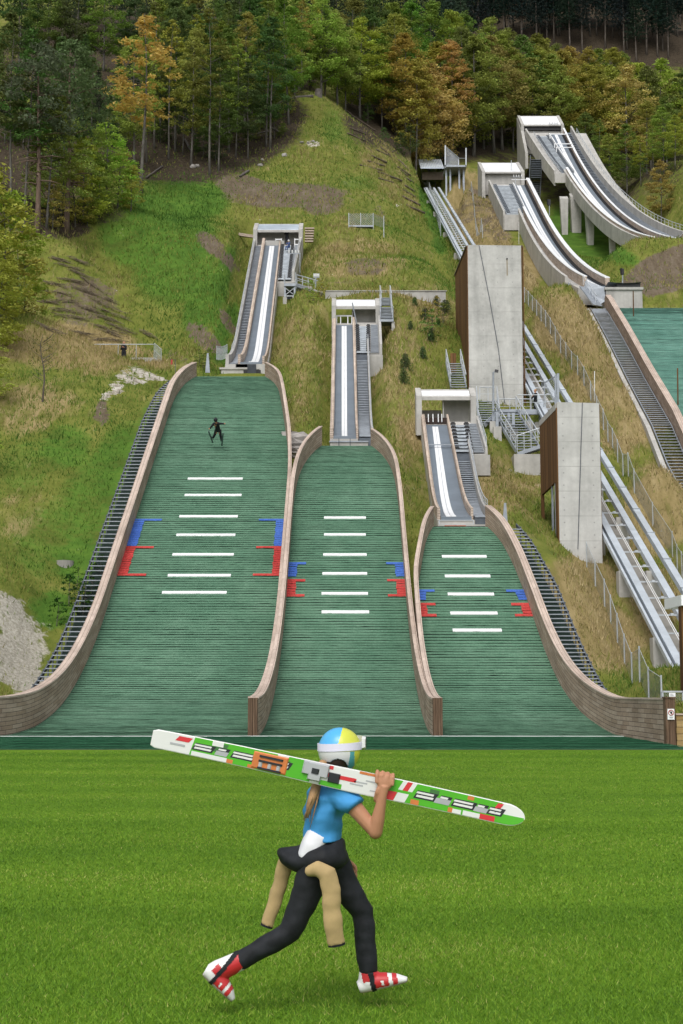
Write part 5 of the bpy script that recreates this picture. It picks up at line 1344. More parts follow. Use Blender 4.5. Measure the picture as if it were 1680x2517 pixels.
def fences():
    fence('long wire fence right of the upper tower, following the lift down the dry slope', [(1290, 743), (1331, 790), (1392, 886), (1453, 985), (1484, 1056), (1560, 1212), (1654, 1369), (1690, 1440)], 1.5, 2.8)
    r = fence('lower wire fence from the foot of the lower tower to the gate', [(1443, 1395), (1487, 1492), (1536, 1634), (1596, 1729), (1628, 1756)], 1.35, 2.7)
    g = ground(1630, 1756); 
    s = thing('wire_gate', 'grey wire gate with a small white notice, beside the right timber wall', 'gate', g)
    x0, x1 = X_at(1629, 1700, g.y), X_at(1679, 1700, g.y); z0, z1 = -.05, at(1640, 1700, g.y).z
    mb = MB()
    for a, b in (((x0, z0), (x0, z1)), ((x1, z0), (x1, z1)), ((x0, z1), (x1, z1)), ((x0, z0 + .1), (x1, z0 + .1))): mb.bar((a[0], g.y, a[1]), (b[0], g.y, b[1]), .06, .06)
    mb.build('gate_frame', M['rail'], s)
    mb = MB(); chain(mb, [(x0, g.y, .08), (x1, g.y, .08), (x1, g.y, z1), (x0, g.y, z1)], .09, .008); mb.build('wire_mesh', M['mesh_wire'], s, fixn=False)
    a, b = at(1645, 1703, g.y - .05), at(1661, 1713, g.y - .05)
    mb = MB(); mb.bx(a.x, b.x, g.y - .06, g.y - .04, b.z, a.z); n = mb.build('notice', M['white_panel'], s)
    for k in range(3): mb = MB(); mb.bx(a.x + .04, b.x - .05 - .03 * k, g.y - .066, g.y - .062, lerp(b.z, a.z, .25 + k * .22), lerp(b.z, a.z, .31 + k * .22)); mb.build('text_line', M['steel_dark'], n)
    fence('wire fence on the left of the upper lift track, below its top station', [(1033, 422), (1050, 464), (1067, 510), (1084, 580)], 2.2, 3.5, .16, .022)
    fence('wire fence on the right of the upper lift track, on bare brown soil', [(1138, 459), (1167, 534), (1187, 584)], 1.7, 3.5, .16, .022)
def logthing(p, q, r, label, mat, group, name='log', cat='log'):
    o = MB(); p, q = Vector(p), Vector(q); n = 5
    pts = [p.lerp(q, k / n) + Vector((0, 0, random.uniform(-.04, .04))) for k in range(n + 1)]
    o.tube(pts, [r * random.uniform(.85, 1.1) for _ in pts], 8)
    ob = o.build(name, mat, None, True); return tag(ob, label, cat, group)
def gz(px, py, lift=0): 
    g = ground(px, py); g.z += lift; return g
def extras():
    # retaining wall behind the middle start house
    r = thing('retaining_wall', 'long low pale concrete retaining wall behind the middle start house', 'wall', at(940, 735, 121))
    a, b = at(800, 716, 119.3), at(1096, 716, 122.0)
    mb = MB(); mb.prism([a, b, b + Vector((0, 0, -2.2)), a + Vector((0, 0, -1.2))], (-.02, .4, 0)); mb.build('concrete_wall', M['conc'], r)
    mb = MB(); mb.bar(a + Vector((-.05, .2, .04)), b + Vector((.05, .2, .04)), .5, .07); mb.build('coping', M['conc'], r)
    # lamp post beside the left platform
    r = thing('lamp_post', 'grey post carrying four small white lamps, standing on the grass right of the left in-run', 'lamp post', gz(776, 711))
    g = gz(776, 711); t = at(777, 682, g.y); mb = MB(); mb.tube([g, t], .06, 8); mb.build('post', M['steel'], r); lamp_bar(r, t.x + .05, g.y, t.z, .55)
    # rock row
    for k in range(11):
        g = gz(736 + k * 5.4, 706 + k * 1.9, .15); s = random.uniform(.16, .30)
        rockthing(g, s, 'pale boulder in the row beside the steel platform stairs', 'pale boulders beside the stairs')
    # railing platform at the left
    Y = 112
    r = thing('viewing_platform', 'railed concrete platform on the left slope where a man in black stands', 'platform', at(385, 885, Y))
    z = at(385, 879, Y).z; x0, x1 = X_at(215, 880, Y), X_at(379, 880, Y)
    mb = MB(); mb.bx(x0, x1, Y, Y + 4, z - 1.2, z); mb.build('slab', M['conc'], r)
    railing(r, [(x1, Y + .06, z), (x0, Y + .06, z)], at(300, 846, Y).z - z, 1.45, .025, mid=False)
    railing(r, [(x1, Y + .06, z), at(398, 896, Y - 2.2)], 1.2, .42, .022)
    mb = MB(); e = at(398, 897, Y - 2.2); mb.prism([(x1 + .02, Y, z), (x1 + .02, Y, z - 1.2), e + Vector((0, 0, -.6)), e], (.3, .3, 0)); mb.build('stair_cheek', M['conc'], r)
    # bench platform with mesh on the mound
    g = gz(880, 556); Y = g.y - 1
    r = thing('mesh_platform', 'small grey steel platform with wire mesh sides on the mound', 'platform', g)
    a, b = at(858, 553, Y), at(918, 556, Y)
    mb = MB(); mb.bx(a.x, b.x, Y, Y + 1.5, a.z - .2, a.z); mb.build('deck', M['steel'], r)
    mb = MB(); chain(mb, [at(858, 552, Y), at(918, 552, Y), at(918, 525, Y), at(858, 525, Y)], .25, .03); chain(mb, [at(918, 552, Y), at(944, 560, Y - 3), at(944, 536, Y - 3), at(918, 525, Y)], .25, .03); mb.build('wire_mesh', M['mesh_wire'], r, fixn=False)
    for px_, py_, yy in ((858, 553, Y), (887, 553, Y), (918, 553, Y), (944, 561, Y - 3)):
        p = at(px_, py_, yy); mb = MB(); mb.tube([p - Vector((0, 0, 1)), p + Vector((0, 0, 1.35))], .04, 6); mb.build('post', M['rail'], r)
    # timber steps right of the left start house; plank at its left
    for k in range(6):
        p = at(750, 562 + k * 6.4, 147.5 - k * .5); q = at(773 - k * .5, 562 + k * 6.4, 147.5 - k * .5)
        mb = MB(); mb.bar(p, q, .35, .14); tag(mb.build('timber_step', M['timber_cap']), 'short timber step in the little stair right of the left start house', 'step', 'timber steps right of the left start house')
    mb = MB(); mb.bar(at(590, 577, 148.5), at(626, 582, 147.5), .5, .3); tag(mb.build('wooden_beam', M['timber_cap']), 'pale timber beam lying at the left side of the left start house', 'beam')
    # traffic lights and small signals
    for (px_, py_, pb, Y, lab) in ((1530, 668, 712, 148, 'black starting signal light on a grey post above the higher jump take-off'), (1350, 498, 530, 203, 'small black signal light on the grass between the two high in-runs')):
        s = thing('signal_light', lab, 'signal', at(px_ + 1, pb, Y), 'starting signal lights'); k = Y / FPX
        mb = MB(); mb.tube([at(px_ + 1, pb, Y), at(px_ + 1, py_ + 6, Y)], .07, 6); mb.build('post', M['steel'], s)
        c = at(px_, py_, Y); mb = MB(); mb.box(c, (8 * k, .3, 15 * k)); mb.build('housing', M['black'], s)
        mb = MB()
        for q in (-1, 0, 1): mb.bar(c + Vector((-6 * k, -.1, q * 5 * k + 1.5 * k)), c + Vector((-2 * k, -.1, q * 5 * k + 3 * k)), .3, .05)
        mb.build('visor', M['black'], s)
    for (px_, p0, p1, Y, lab) in ((1557, 715, 790, 133, 'tall thin brown wooden pole at the top of the higher landing slope'), (1666, 905, 990, 106, 'tall thin brown wooden pole lower down the higher landing slope, near the right edge')):
        a, b = at(px_ + 1, p1 + 5, Y), at(px_, p0, Y); mb = MB(); mb.tube([a, b], .055, 6); tag(mb.build('wooden_pole', M['cladding']), lab, 'pole', 'thin wooden poles')
    for (px_, pb, pt, lab) in ((1462, 985, 912, 'thin white stick beside the long wire fence above the lower tower'), (1276, 600, 545, 'thin white stick standing just behind the top of the upper tower')):
        g = gz(px_, pb); mb = MB(); mb.tube([g, at(px_, pt, g.y)], .03, 6); tag(mb.build('white_stick', M['rope']), lab, 'pole', 'thin white sticks')
    # tapered grey markers near the take-offs
    for (px_, pt, pb, Y, lab) in ((511, 868, 896, YA + 2, 'grey tapered metal marker at the top of the left slope wall'), (1242, 1236, 1282, YC + .6, 'grey upright metal marker beside the right slope wall top')):
        a, b = at(px_, pb, Y), at(px_, pt, Y); w = .17
        mb = MB(); mb.hexa([a + Vector((-w, 0, -.6)), a + Vector((w, 0, -.6)), a + Vector((w, .05, -.6)), a + Vector((-w, .05, -.6)), b + Vector((-.05, 0, 0)), b + Vector((.06, 0, 0)), b + Vector((.06, .05, 0)), b + Vector((-.05, .05, 0))])
        tag(mb.build('marker_board', M['steel']), lab, 'marker', 'grey metal markers')
    s = thing('flag_signal', 'thin dark wire frame with a red flag left of the left slope wall', 'signal', gz(432, 900)); g = gz(432, 925)
    mb = MB(); t = at(431, 883, g.y); mb.tube([g, t, at(418, 883, g.y)], .022, 5); mb.build('frame', M['steel_dark'], s)
    mb = MB(); p = at(423, 884, g.y); q = at(422, 896, g.y); mb.bar(p, q, .12, .03); mb.build('flag', M['red'], s)
    # erosion logs on the mound's flank (image spots: left end, right end)
    L = [(870,288,925,324),(862,318,900,332),(855,330,900,349),(880,320,892,326),(926,370,962,389),(936,364,960,384),(905,398,945,410),(915,385,950,402),(885,408,940,422),(930,425,988,446),(978,413,1010,433),(980,395,1004,418),
         (1000,440,1016,450),(996,458,1020,474),(992,470,1022,487),(1002,441,1010,447),(990,485,1033,507),(998,506,1044,526),(932,441,968,452),(963,375,996,382),(985,420,1003,436),(845,268,872,290)]
    for x0, y0, x1, y1 in L:
        p, q = gz(x0, y0, .15), gz(x1, y1, .15)
        if (p - q).length > 14: q = p + (q - p).normalized() * 8
        logthing(p, q, .13 if y0 > 350 else .11, 'dark weathered log pinned across the flank of the mound', M['rust'], 'erosion logs across the mound')
    # brush bundles on the terraced slope
    B = [(175,668,225,690),(200,685,256,722),(222,735,310,775),(212,715,285,748),(238,760,318,790),(240,780,302,800),(235,805,320,825),(340,815,385,835),(150,655,200,668),(110,718,190,735),(120,745,200,748),(90,800,150,826),(230,838,300,842),(135,640,170,650),(180,640,215,655),(160,690,205,700),(190,712,235,728),(205,760,245,772),(130,765,190,772),(150,780,215,790),(120,700,160,708),(180,820,230,830),(250,815,300,832),(140,812,185,820),(270,800,330,822),(100,745,140,750)]
    for x0, y0, x1, y1 in B:
        p, q = gz(x0, y0, .1), gz(x1, y1, .1); bundle(p, q)
    # fallen logs and boulders in the forest edge
    for x0, y0, x1, y1, w in ((608,257,650,248,.22),(700,246,770,240,.26),(420,285,465,276,.2),(455,345,470,375,.14),(590,437,612,423,.15),(360,440,400,412,.1),(640,300,690,330,.1),(600,340,660,325,.1)):
        logthing(gz(x0, y0, .2), gz(x1, y1, .2), w, 'fallen grey trunk lying on the dark forest floor', M['bark_log'], 'fallen trunks on the forest floor', 'fallen_trunk', 'trunk')
    g = gz(783, 236, .0); mb = MB(); mb.tube([g - Vector((0, 0, .5)), g + Vector((0, 0, .5)), g + Vector((0, 0, 1.0))], [.65, .5, .48], 10); tag(mb.build('tree_stump', M['bark_log']), 'grey tree stump on the very top of the mound', 'stump')
    for px_, py_, s in ((742,352,.28),(758,353,.2),(770,350,.3),(475,412,.5),(485,410,.35),(640,408,.35),(645,395,.25),(700,384,.4),(560,330,.4)):
        rockthing(gz(px_, py_, .1), s, 'pale rock lying at the edge of the forest', 'pale rocks at the forest edge')
    for px_, py_, s in ((718,1095,1.2),(724,1118,.8),(714,1078,.7)):
        rockthing(gz(px_, py_, .0), s, 'grey boulder wedged between the left and middle slopes', 'boulders between the slopes')
    for k in range(3):
        a = random.uniform(0, 6.28); d = random.random() ** .5
        rockthing(gz(330 + 55 * d * math.cos(a), 922 + 20 * d * math.sin(a) + 6 * d * math.cos(a), -.05), random.uniform(.10, .24), 'jagged chunk of the white rock outcrop beside the left slope', 'white outcrop rocks', True)
    mb = MB(); g = gz(160, 1384, .0); mb.tube([g - Vector((0, 0, .3)), g + Vector((0, 0, .12))], [.48, .45], 16); tag(mb.build('manhole', M['conc_dark']), 'round concrete manhole in the grass left of the metal side stairs', 'manhole')
_rk = {}
def rockthing(g, s, label, group, white=False):
    mb = MB(); r = random.Random(int(g.x * 97 + g.y * 31)); n, m = 9, 6; vs = []; fs = []
    sx, sy, sz = r.uniform(.8, 1.3), r.uniform(.7, 1.1), r.uniform(.55, .9)
    for i in range(m + 1):
        f = math.pi * i / m
        for k in range(n):
            a = 2 * math.pi * k / n + i * .3; q = r.uniform(.75, 1.15)
            vs.append((g.x + math.sin(f) * math.cos(a) * s * sx * q, g.y + math.sin(f) * math.sin(a) * s * sy * q, g.z + math.cos(f) * s * sz * q))
    for i in range(m):
        for k in range(n): fs.append((i * n + k, i * n + (k + 1) % n, (i + 1) * n + (k + 1) % n, (i + 1) * n + k))
    mb.add(vs, fs); m_ = M.setdefault('white_rock', simple('white_limestone', (.44, .41, .36), .9, 0, .35, 1.5)) if white else M['rock']
    return tag(mb.build('boulder', m_), label, 'rock', group)
def bundle(p, q):
    mb = MB(); n = 22
    for k in range(n):
        t = random.random(); c = Vector(p).lerp(Vector(q), t); d = (Vector(q) - Vector(p)).normalized()
        a = c - d * random.uniform(.3, .9) + Vector((0, random.uniform(-.15, .15), random.uniform(-.05, .25))); b = c + d * random.uniform(.3, .9) + Vector((0, random.uniform(-.3, .1), random.uniform(-.12, .3)))
        mb.tube([a, b], [.020, .010], 4)
    tag(mb.build('brushwood_bundle', M.setdefault('brush', simple('dry_brushwood', (.17, .135, .09), .9, 0, .3, 2))), 'row of dead brushwood laid across the terraced left slope', 'brushwood', 'brushwood rows on the terraced slope')
# ------------------------------------------------------------------ trees
def leaf_mat(name, sh=.5):
    n = NT(name); oi = n.n('ShaderNodeObjectInfo'); t = n.attr('tint')
    hsv = n.n('ShaderNodeHueSaturation'); n.l(oi.outputs['Color'], hsv.inputs['Color'])
    n.l(n.remap(t, 0, 1, .487, .512), hsv.inputs['Hue'])
    n.l(n.remap(t, 0, 1, .75, 1.6), hsv.inputs['Value'])
    m = n.out(hsv.outputs['Color'], .75, 0, .12)
    tr = n.n('ShaderNodeBsdfTranslucent'); n.l(hsv.outputs['Color'], tr.inputs['Color'])
    mx = n.n('ShaderNodeMixShader'); mx.inputs[0].default_value = .38
    out = [x for x in n.t.nodes if x.type == 'OUTPUT_MATERIAL'][0]
    n.l(n.b.outputs[0], mx.inputs[1]); n.l(tr.outputs[0], mx.inputs[2]); n.l(mx.outputs[0], out.inputs['Surface'])
    return m
def quads(C, S, N, T, seed):
    """C centres (n,3), S sizes, N normals (n,3) -> quads with random in-plane rotation"""
    r = np.random.default_rng(seed); n = len(C)
    N = N / np.maximum(np.linalg.norm(N, axis=1, keepdims=True), 1e-6)
    A = r.normal(size=(n, 3)); A -= N * (A * N).sum(1, keepdims=True); A /= np.maximum(np.linalg.norm(A, axis=1, keepdims=True), 1e-6)
    B = np.cross(N, A); a = A * S[:, None] * .5; b = B * S[:, None] * .5 * r.uniform(.35, .75, n)[:, None]
    V = np.stack([C - a, C - b * .9 + a * .1, C + a, C + b], 1).reshape(-1, 3)
    F = np.arange(4 * n).reshape(n, 4)
    return V, F, np.repeat(T, 4)
def clump_crown(centres, radii, per, size, flat, up, seed):
    r = np.random.default_rng(seed); C = []; N = []; S = []; T = []
    for c, rad in zip(centres, radii):
        k = max(6, int(per * (rad ** 1.5)))
        d = r.normal(size=(k, 3)); d /= np.linalg.norm(d, axis=1, keepdims=True); d *= (r.random(k) ** .45)[:, None]
        p = c + d * np.array([rad, rad, rad * flat])
        C.append(p); N.append(d * np.array([.6, .6, .6]) + np.array([0, 0, up]) + r.normal(size=(k, 3)) * .55)
        S.append(size * r.uniform(.55, 1.3, k)); base = r.normal(.5, .16)
        T.append(np.clip(base + r.normal(0, .13, k), 0, 1))
    return quads(np.concatenate(C), np.concatenate(S), np.concatenate(N), np.concatenate(T), seed)
def trunk_mesh(Hh, r0, limbs, bark, seed, top=.97, bend=.25, dead=0):
    rr = random.Random(seed); mb = MB(); n = 9
    ph = rr.uniform(0, 6); pts = [Vector((bend * math.sin(ph + i * .5) * i / n, bend * math.cos(ph * 1.3 + i * .4) * i / n, Hh * top * i / n - (.6 if i == 0 else 0))) for i in range(n + 1)]
    mb.tube(pts, [r0 * (1.25 if i == 0 else 1) * (1 - .88 * i / n) for i in range(n + 1)], 7)
    for (z, ang, L, el) in limbs:
        t = z / (Hh * top) * n; i = min(int(t), n - 1); b = pts[i].lerp(pts[i + 1], t - i)
        d = Vector((math.cos(ang) * math.cos(el), math.sin(ang) * math.cos(el), math.sin(el)))
        rb = max(.03, r0 * (1 - .85 * z / Hh) * .42)
        mb.tube([b, b + d * L * .5 + Vector((0, 0, L * .06)), b + d * L], [rb, rb * .6, rb * .18], 5)
    return mb.mesh('trunk', bark, True)
def beech(seed, Hh, R, c0, nb, per, size, r0=.2, narrow=1.0, bark='bark_beech'):
    r = random.Random(seed); cs = []; rs = []; limbs = []
    for k in range(nb):
        t = r.random() ** .9; z = Hh * lerp(c0, .97, t)
        prof = (math.sin(math.pi * min(1, (t * .86 + .14)) ** .8) ** .75) * narrow
        rad = R * max(.12, prof) * math.sqrt(r.uniform(.08, 1)); a = r.uniform(0, 2 * math.pi)
        cs.append(np.array([rad * math.cos(a), rad * math.sin(a), z - rad * .06])); rs.append(r.uniform(.55, 1.25) * R / 3.4 * (1.1 - .45 * t))
        if k % 4 == 0 and rad > R * .25: limbs.append((max(z - rad * .55, Hh * .18), a, rad * 1.05, .45))
    V, F, T = clump_crown(cs, rs, per, size, .26, .95, seed)
    return trunk_mesh(Hh, r0, limbs, M[bark], seed), np_mesh('crown', V, F, M['leaf'], {'tint': ('POINT', T)})
def spruce(seed, Hh, R, c0, size=.42, per=26):
    r = random.Random(seed); cs = []; rs = []; limbs = []
    nt = max(11, int(Hh * (1 - c0) / .75))
    for i in range(nt):
        t = i / nt; z = Hh * lerp(c0, .985, t); rad = R * (1 - t) ** .8 + .18; nb = 7 if t < .7 else 5; a0 = r.uniform(0, 6.3)
        for k in range(nb):
            a = a0 + 2 * math.pi * k / nb + r.uniform(-.2, .2); L = rad * r.uniform(.75, 1.1)
            for q in (.35, .68, .95):
                if L * q < .15 and q < .9: continue
                cs.append(np.array([L * q * math.cos(a), L * q * math.sin(a), z - L * q * .32 + .12 * q * q * L])); rs.append((.38 + .30 * (1 - q) * rad / R + .05) * min(1, .35 + R * .25))
    V, F, T = clump_crown(cs, rs, per, size, .45, .35, seed)
    return trunk_mesh(Hh, .2, limbs, M['bark_spruce'], seed, .99, .05), np_mesh('crown', V, F, M['leaf_needle'], {'tint': ('POINT', T)})
def pine(seed, Hh, R, c0):
    r = random.Random(seed); cs = []; rs = []; limbs = []
    for k in range(64):
        t = r.random(); z = Hh * lerp(c0, .98, t); prof = math.sin(math.pi * (t * .72 + .28)) ** .7
        rad = R * prof * math.sqrt(r.uniform(.05, 1)); a = r.uniform(0, 6.3)
        cs.append(np.array([rad * math.cos(a), rad * math.sin(a), z])); rs.append(r.uniform(.6, 1.15))
        if k % 3 == 0: limbs.append((max(z - .4, Hh * c0 * .95), a, rad, .12))
    for k in range(26):   # dead lower branches
        limbs.append((Hh * r.uniform(.22, c0), r.uniform(0, 6.3), r.uniform(1., 2.6), r.uniform(-.35, .1)))
    V, F, T = clump_crown(cs, rs, 60, .34, .5, .4, seed)
    return trunk_mesh(Hh, .26, limbs, M['bark_pine'], seed, .97, .2), np_mesh('crown', V, F, M['leaf_needle'], {'tint': ('POINT', T)})
def forest():
    def bark(name, stops, sc=(3, 3, .5)):
        n = NT(name); f = n.noise(n.coord('Object', sc), 2.2, 5, .7); return n.out(n.ramp(f, stops), .9, 0, .15)
    M['bark_beech'] = bark('grey_beech_bark', [(.3, (.065, .060, .050)), (.5, (.125, .115, .10)), (.7, (.20, .19, .17))])
    M['bark_spruce'] = bark('dark_spruce_bark', [(.3, (.06, .05, .04)), (.55, (.125, .105, .088)), (.7, (.20, .18, .155))])
    M['bark_pine'] = bark('reddish_pine_bark', [(.3, (.075, .055, .043)), (.5, (.155, .108, .082)), (.7, (.25, .185, .15))])
    M['leaf'] = leaf_mat('broadleaf_foliage'); M['leaf_needle'] = leaf_mat('needle_foliage')
    P = {'tall': [beech(s, 20, 3.5, .24, 145, 74, .33, .17) for s in (1, 2, 3)],
         'wide': [beech(s, 18, 4.6, .22, 150, 62, .36, .22) for s in (5, 6, 7)],
         'low': [beech(s, 9, 2.6, .10, 95, 85, .25, .10) for s in (8, 9)],
         'slim': [beech(s, 19, 2.4, .40, 80, 72, .32, .13) for s in (11, 12)],
         'bush': [beech(s, 3.2, 1.5, .02, 34, 60, .26, .05) for s in (15, 16)],
         'spruce': [spruce(s, 24, 3.0, .30) for s in (21, 22)], 'sprucefull': [spruce(s, 20, 3.2, .06) for s in (23,)], 'sapling': [spruce(25, 2.4, .9, .03, .2, 40)],
         'pine': [pine(s, 17, 3.6, .50) for s in (31, 32)]}
    base_h = {'tall': 20, 'wide': 18, 'low': 9, 'slim': 19, 'bush': 3.2, 'spruce': 24, 'sprucefull': 20, 'sapling': 2.4, 'pine': 17}
    rr = random.Random(5); cnt = [0]
    GREEN = (.155, .215, .046); YGREEN = (.270, .315, .058); DKGREEN = (.090, .140, .042); YEL = (.50, .46, .12); ORG = (.40, .36, .105); OLIVE = (.30, .295, .07); SPR = (.040, .068, .036); PIN = (.085, .115, .060); FAR = (.020, .036, .028)
    def tree(kind, loc, h, label, col, group=None, name=None, wide=1.0, cat='tree'):
        v = P[kind][cnt[0] % len(P[kind])]; cnt[0] += 1
        s = h / base_h[kind]
        nm = name or {'spruce': 'spruce_tree', 'sprucefull': 'spruce_tree', 'pine': 'pine_tree', 'bush': 'bush', 'sapling': 'spruce_sapling'}.get(kind, 'beech_tree')
        o = thing(nm, label, cat, loc, group); o.rotation_euler = (rr.uniform(-.03, .03), rr.uniform(-.03, .03), rr.uniform(0, 6.28)); o.scale = (s * wide, s * wide, s)
        for part, me in zip(('trunk', 'crown'), v):
            c = bpy.data.objects.new(part, me); COL.objects.link(c); c.parent = o
            if part == 'crown':
                j = lambda q: q * rr.uniform(.82, 1.2); c.color = (j(col[0]), j(col[1]), j(col[2]), 1)
        return o
    def based(kind, px, py, ptop, label, col, **k):
        g = ground(px, py); h = at(px, ptop, g.y).z - g.z; return tree(kind, g, max(h, 1), label, col, **k)
    def hidden(kind, px, Y, ptop, label, col, hmin=6, hmax=32, **k):
        x = X_at(px, 400, Y); z = Hs(x, Y); h = min(max(at(px, ptop, Y).z - z, hmin), hmax); return tree(kind, Vector((x, Y, z)), h, label, col, **k)
    # singled-out trees on the left edge
    based('pine', 92, 575, 105, 'tall pine with a bare reddish trunk and dead lower branches at the left', PIN)
    based('pine', 163, 567, 92, 'dark pine standing right of the reddish-trunked pine, at the grass edge', PIN)
    based('slim', 347, 474, 25, 'tall slender beech with golden yellow crown top above the left grass slope', YEL, wide=1.45)
    based('slim', 60, 572, 60, 'thin grey-trunked tree left of the reddish-trunked pine', DKGREEN)
    based('slim', 28, 566, 20, 'dark slender tree nearest the left border', DKGREEN)
    based('tall', 115, 560, 190, 'leafy green beech between the two front pines', GREEN)
    for px, py, pt in ((205,548,330),(228,530,300),(262,520,290),(290,512,330),(322,520,400),(185,556,380),(240,540,400),(130,565,430),(300,498,360),(215,556,450)):
        based('low', px, py, pt, 'young light green beech along the upper edge of the left grass slope', (.32, .37, .07) if px % 3 else YGREEN, group='young beeches along the left grass edge')
    based('low', 150, 540, 260, 'small orange-tinted beech behind the dark front pine', ORG)
    # overhanging leafy growth at the left border
    for px, Y, pt, kd in ((-30,104,380,'low'),(18,106,450,'low'),(52,112,560,'low'),(70,113,620,'low'),(-10,98,560,'low'),(10,104,640,'low'),(35,108,700,'low'),(-25,90,760,'low'),(-45,80,950,'low')):
        hidden(kd, px, Y, pt, 'leafy green broadleaf tree crowding the left border beside the terraced slope', (.34, .39, .075) if px % 2 else YGREEN, hmin=3, hmax=13, group='broadleaf trees at the left border', wide=1.15)
    # trunks on the dark forest floor
    F = [(380,365,0),(432,373,-20),(440,322,20),(415,392,40),(470,405,60),(475,300,0),(516,430,10),(538,420,120),(563,375,60),(580,388,90),(600,330,20),(620,300,-10),(655,360,-20),(665,366,30),(710,306,-30),(700,250,20),(725,242,40),(640,270,-20),(560,290,0),(500,330,30),(395,320,-10),(360,400,60),(330,420,80),(420,260,-40),(520,270,-30),(590,250,-40),(660,230,-30),(740,225,-10),(765,215,-30),(610,390,150),(450,380,140),(650,320,110),(545,340,40),(480,345,20),(685,280,90)]
    for i, (px, py, pt) in enumerate(F):
        c = [GREEN, DKGREEN, GREEN, YGREEN, OLIVE, DKGREEN][i % 6]
        based('tall' if i % 3 else 'slim', px, py, pt, 'tall green beech with a bare grey trunk in the wood on the mound', c, group='beeches in the wood on the mound')
    for px, py in ((395,350),(425,345),(455,330),(500,385),(530,395),(585,360),(625,345),(675,340),(700,285),(485,315),(555,330),(610,285),(660,265),(725,235),(415,300),(370,330),(545,300),(520,345),(640,320)):
        based('low', px, py, py - rr.uniform(60, 130), 'low leafy beech sapling between the bare trunks on the mound', [GREEN, YGREEN, DKGREEN][px % 3], group='understorey beeches on the mound')
    # dark background behind them
    for px in range(-20, 800, 34):
        Y = 232 + rr.uniform(-8, 20)
        hidden('spruce', px + rr.uniform(-10, 10), Y, rr.uniform(-90, 20), 'dark spruce deep in the wood behind the beeches on the mound', SPR, group='dark spruces behind the beeches', hmin=18, hmax=30)
    for px in range(-40, 340, 26):
        hidden('sprucefull' if px % 4 else 'tall', px + rr.uniform(-8, 8), rr.uniform(150, 182), rr.uniform(60, 260), 'dark dense tree in the shade behind the left front pines', DKGREEN if px % 3 else SPR, group='dense trees behind the left front pines', hmin=9, hmax=24)
    for px, Y, pt, c in ((690,215,10,GREEN),(735,226,-20,OLIVE),(790,226,-10,YGREEN),(830,230,20,OLIVE),(640,222,-30,GREEN),(590,225,-20,GREEN),(540,222,0,DKGREEN),(480,222,-20,GREEN),(420,215,-30,OLIVE),(330,205,-20,DKGREEN),(250,200,0,GREEN),(180,200,20,DKGREEN),(110,200,-20,GREEN),(40,200,10,DKGREEN)):
        hidden('wide', px, Y, pt, 'broad leafy tree filling the top of the wood on the mound', c, group='leafy trees at the top of the wood', hmin=14, hmax=26)
    # beech belt behind the mound and lift
    belt = [(850,232,60,GREEN),(885,236,40,YGREEN),(905,245,20,DKGREEN),(940,240,70,GREEN),(975,244,30,OLIVE),(1000,240,80,OLIVE),(1022,238,30,OLIVE),(1055,246,50,ORG),(1088,252,20,OLIVE),(1115,250,90,ORG),(1140,258,40,GREEN),(1165,255,80,YGREEN),(1190,262,20,YGREEN),(1215,262,70,OLIVE),(1235,266,40,YGREEN),(1262,268,110,OLIVE),(1285,275,80,GREEN),(1310,270,140,OLIVE),(1335,274,70,YGREEN),(1360,272,130,YGREEN),(1390,275,110,YGREEN),(1420,280,150,GREEN),
            (1455,278,150,YGREEN),(1485,280,170,YGREEN),(1512,282,150,YGREEN),(1540,276,140,YEL),(1568,285,150,YGREEN),(1600,280,125,GREEN),(1630,284,140,YGREEN),(1660,282,190,OLIVE),(1690,280,160,GREEN),(920,255,-10,DKGREEN),(960,262,0,GREEN),(1010,264,-10,GREEN),(1060,270,0,GREEN),(1110,272,-20,YGREEN),(1150,280,10,GREEN),(1205,285,40,YGREEN),(870,250,-10,GREEN),(1250,288,60,GREEN),(1375,300,105,GREEN),(1410,305,112,OLIVE),(1445,302,108,YGREEN),(1478,306,118,GREEN),(1508,300,112,YGREEN),(1535,305,122,GREEN),(1345,296,90,OLIVE),(1318,296,84,GREEN)]
    for i, (px, Y, pt, c) in enumerate(belt):
        lab = {YEL: 'yellow-leaved beech', ORG: 'orange-tinged beech', OLIVE: 'olive and rust tinted beech', YGREEN: 'light green beech', GREEN: 'mid green beech', DKGREEN: 'dark green beech'}[c] + ' in the beech belt behind the high in-runs'
        hidden('wide' if i % 3 else 'tall', px, Y, pt, lab, c, group='beech belt behind the high in-runs: ' + lab.split()[0], hmin=12, hmax=24, wide=1.05)
    # loose lower row with visible trunks right of the highest in-run
    for px, Y, pt, c in ((1500,240,320,YGREEN),(1540,236,300,GREEN),(1575,232,370,YGREEN),(1605,228,330,OLIVE),(1632,222,260,YGREEN),(1660,218,340,YGREEN),(1590,250,240,YGREEN),(1475,252,290,GREEN),(1640,240,230,GREEN),(1440,258,270,GREEN),(1690,225,250,YGREEN),(1622,212,390,ORG)):
        hidden('slim' if px % 2 else 'tall', px, Y, pt, 'slender leafy tree close behind the highest in-run at the right border', c, group='slender trees at the right border', hmin=9, hmax=19, wide=1.25)
    for px, Y, pt in ((945,228,330),(985,232,320),(1010,236,300),(1070,246,350),(1110,252,380),(1150,258,370),(1200,264,360),(1250,270,350),(905,236,260),(1420,262,420),(1460,256,440),(1500,250,470),(1540,244,500),(1580,238,510)):
        hidden('low', px, Y, pt, 'low leafy understorey tree in the shade of the beech belt', DKGREEN, group='understorey trees of the beech belt', hmin=4, hmax=11)
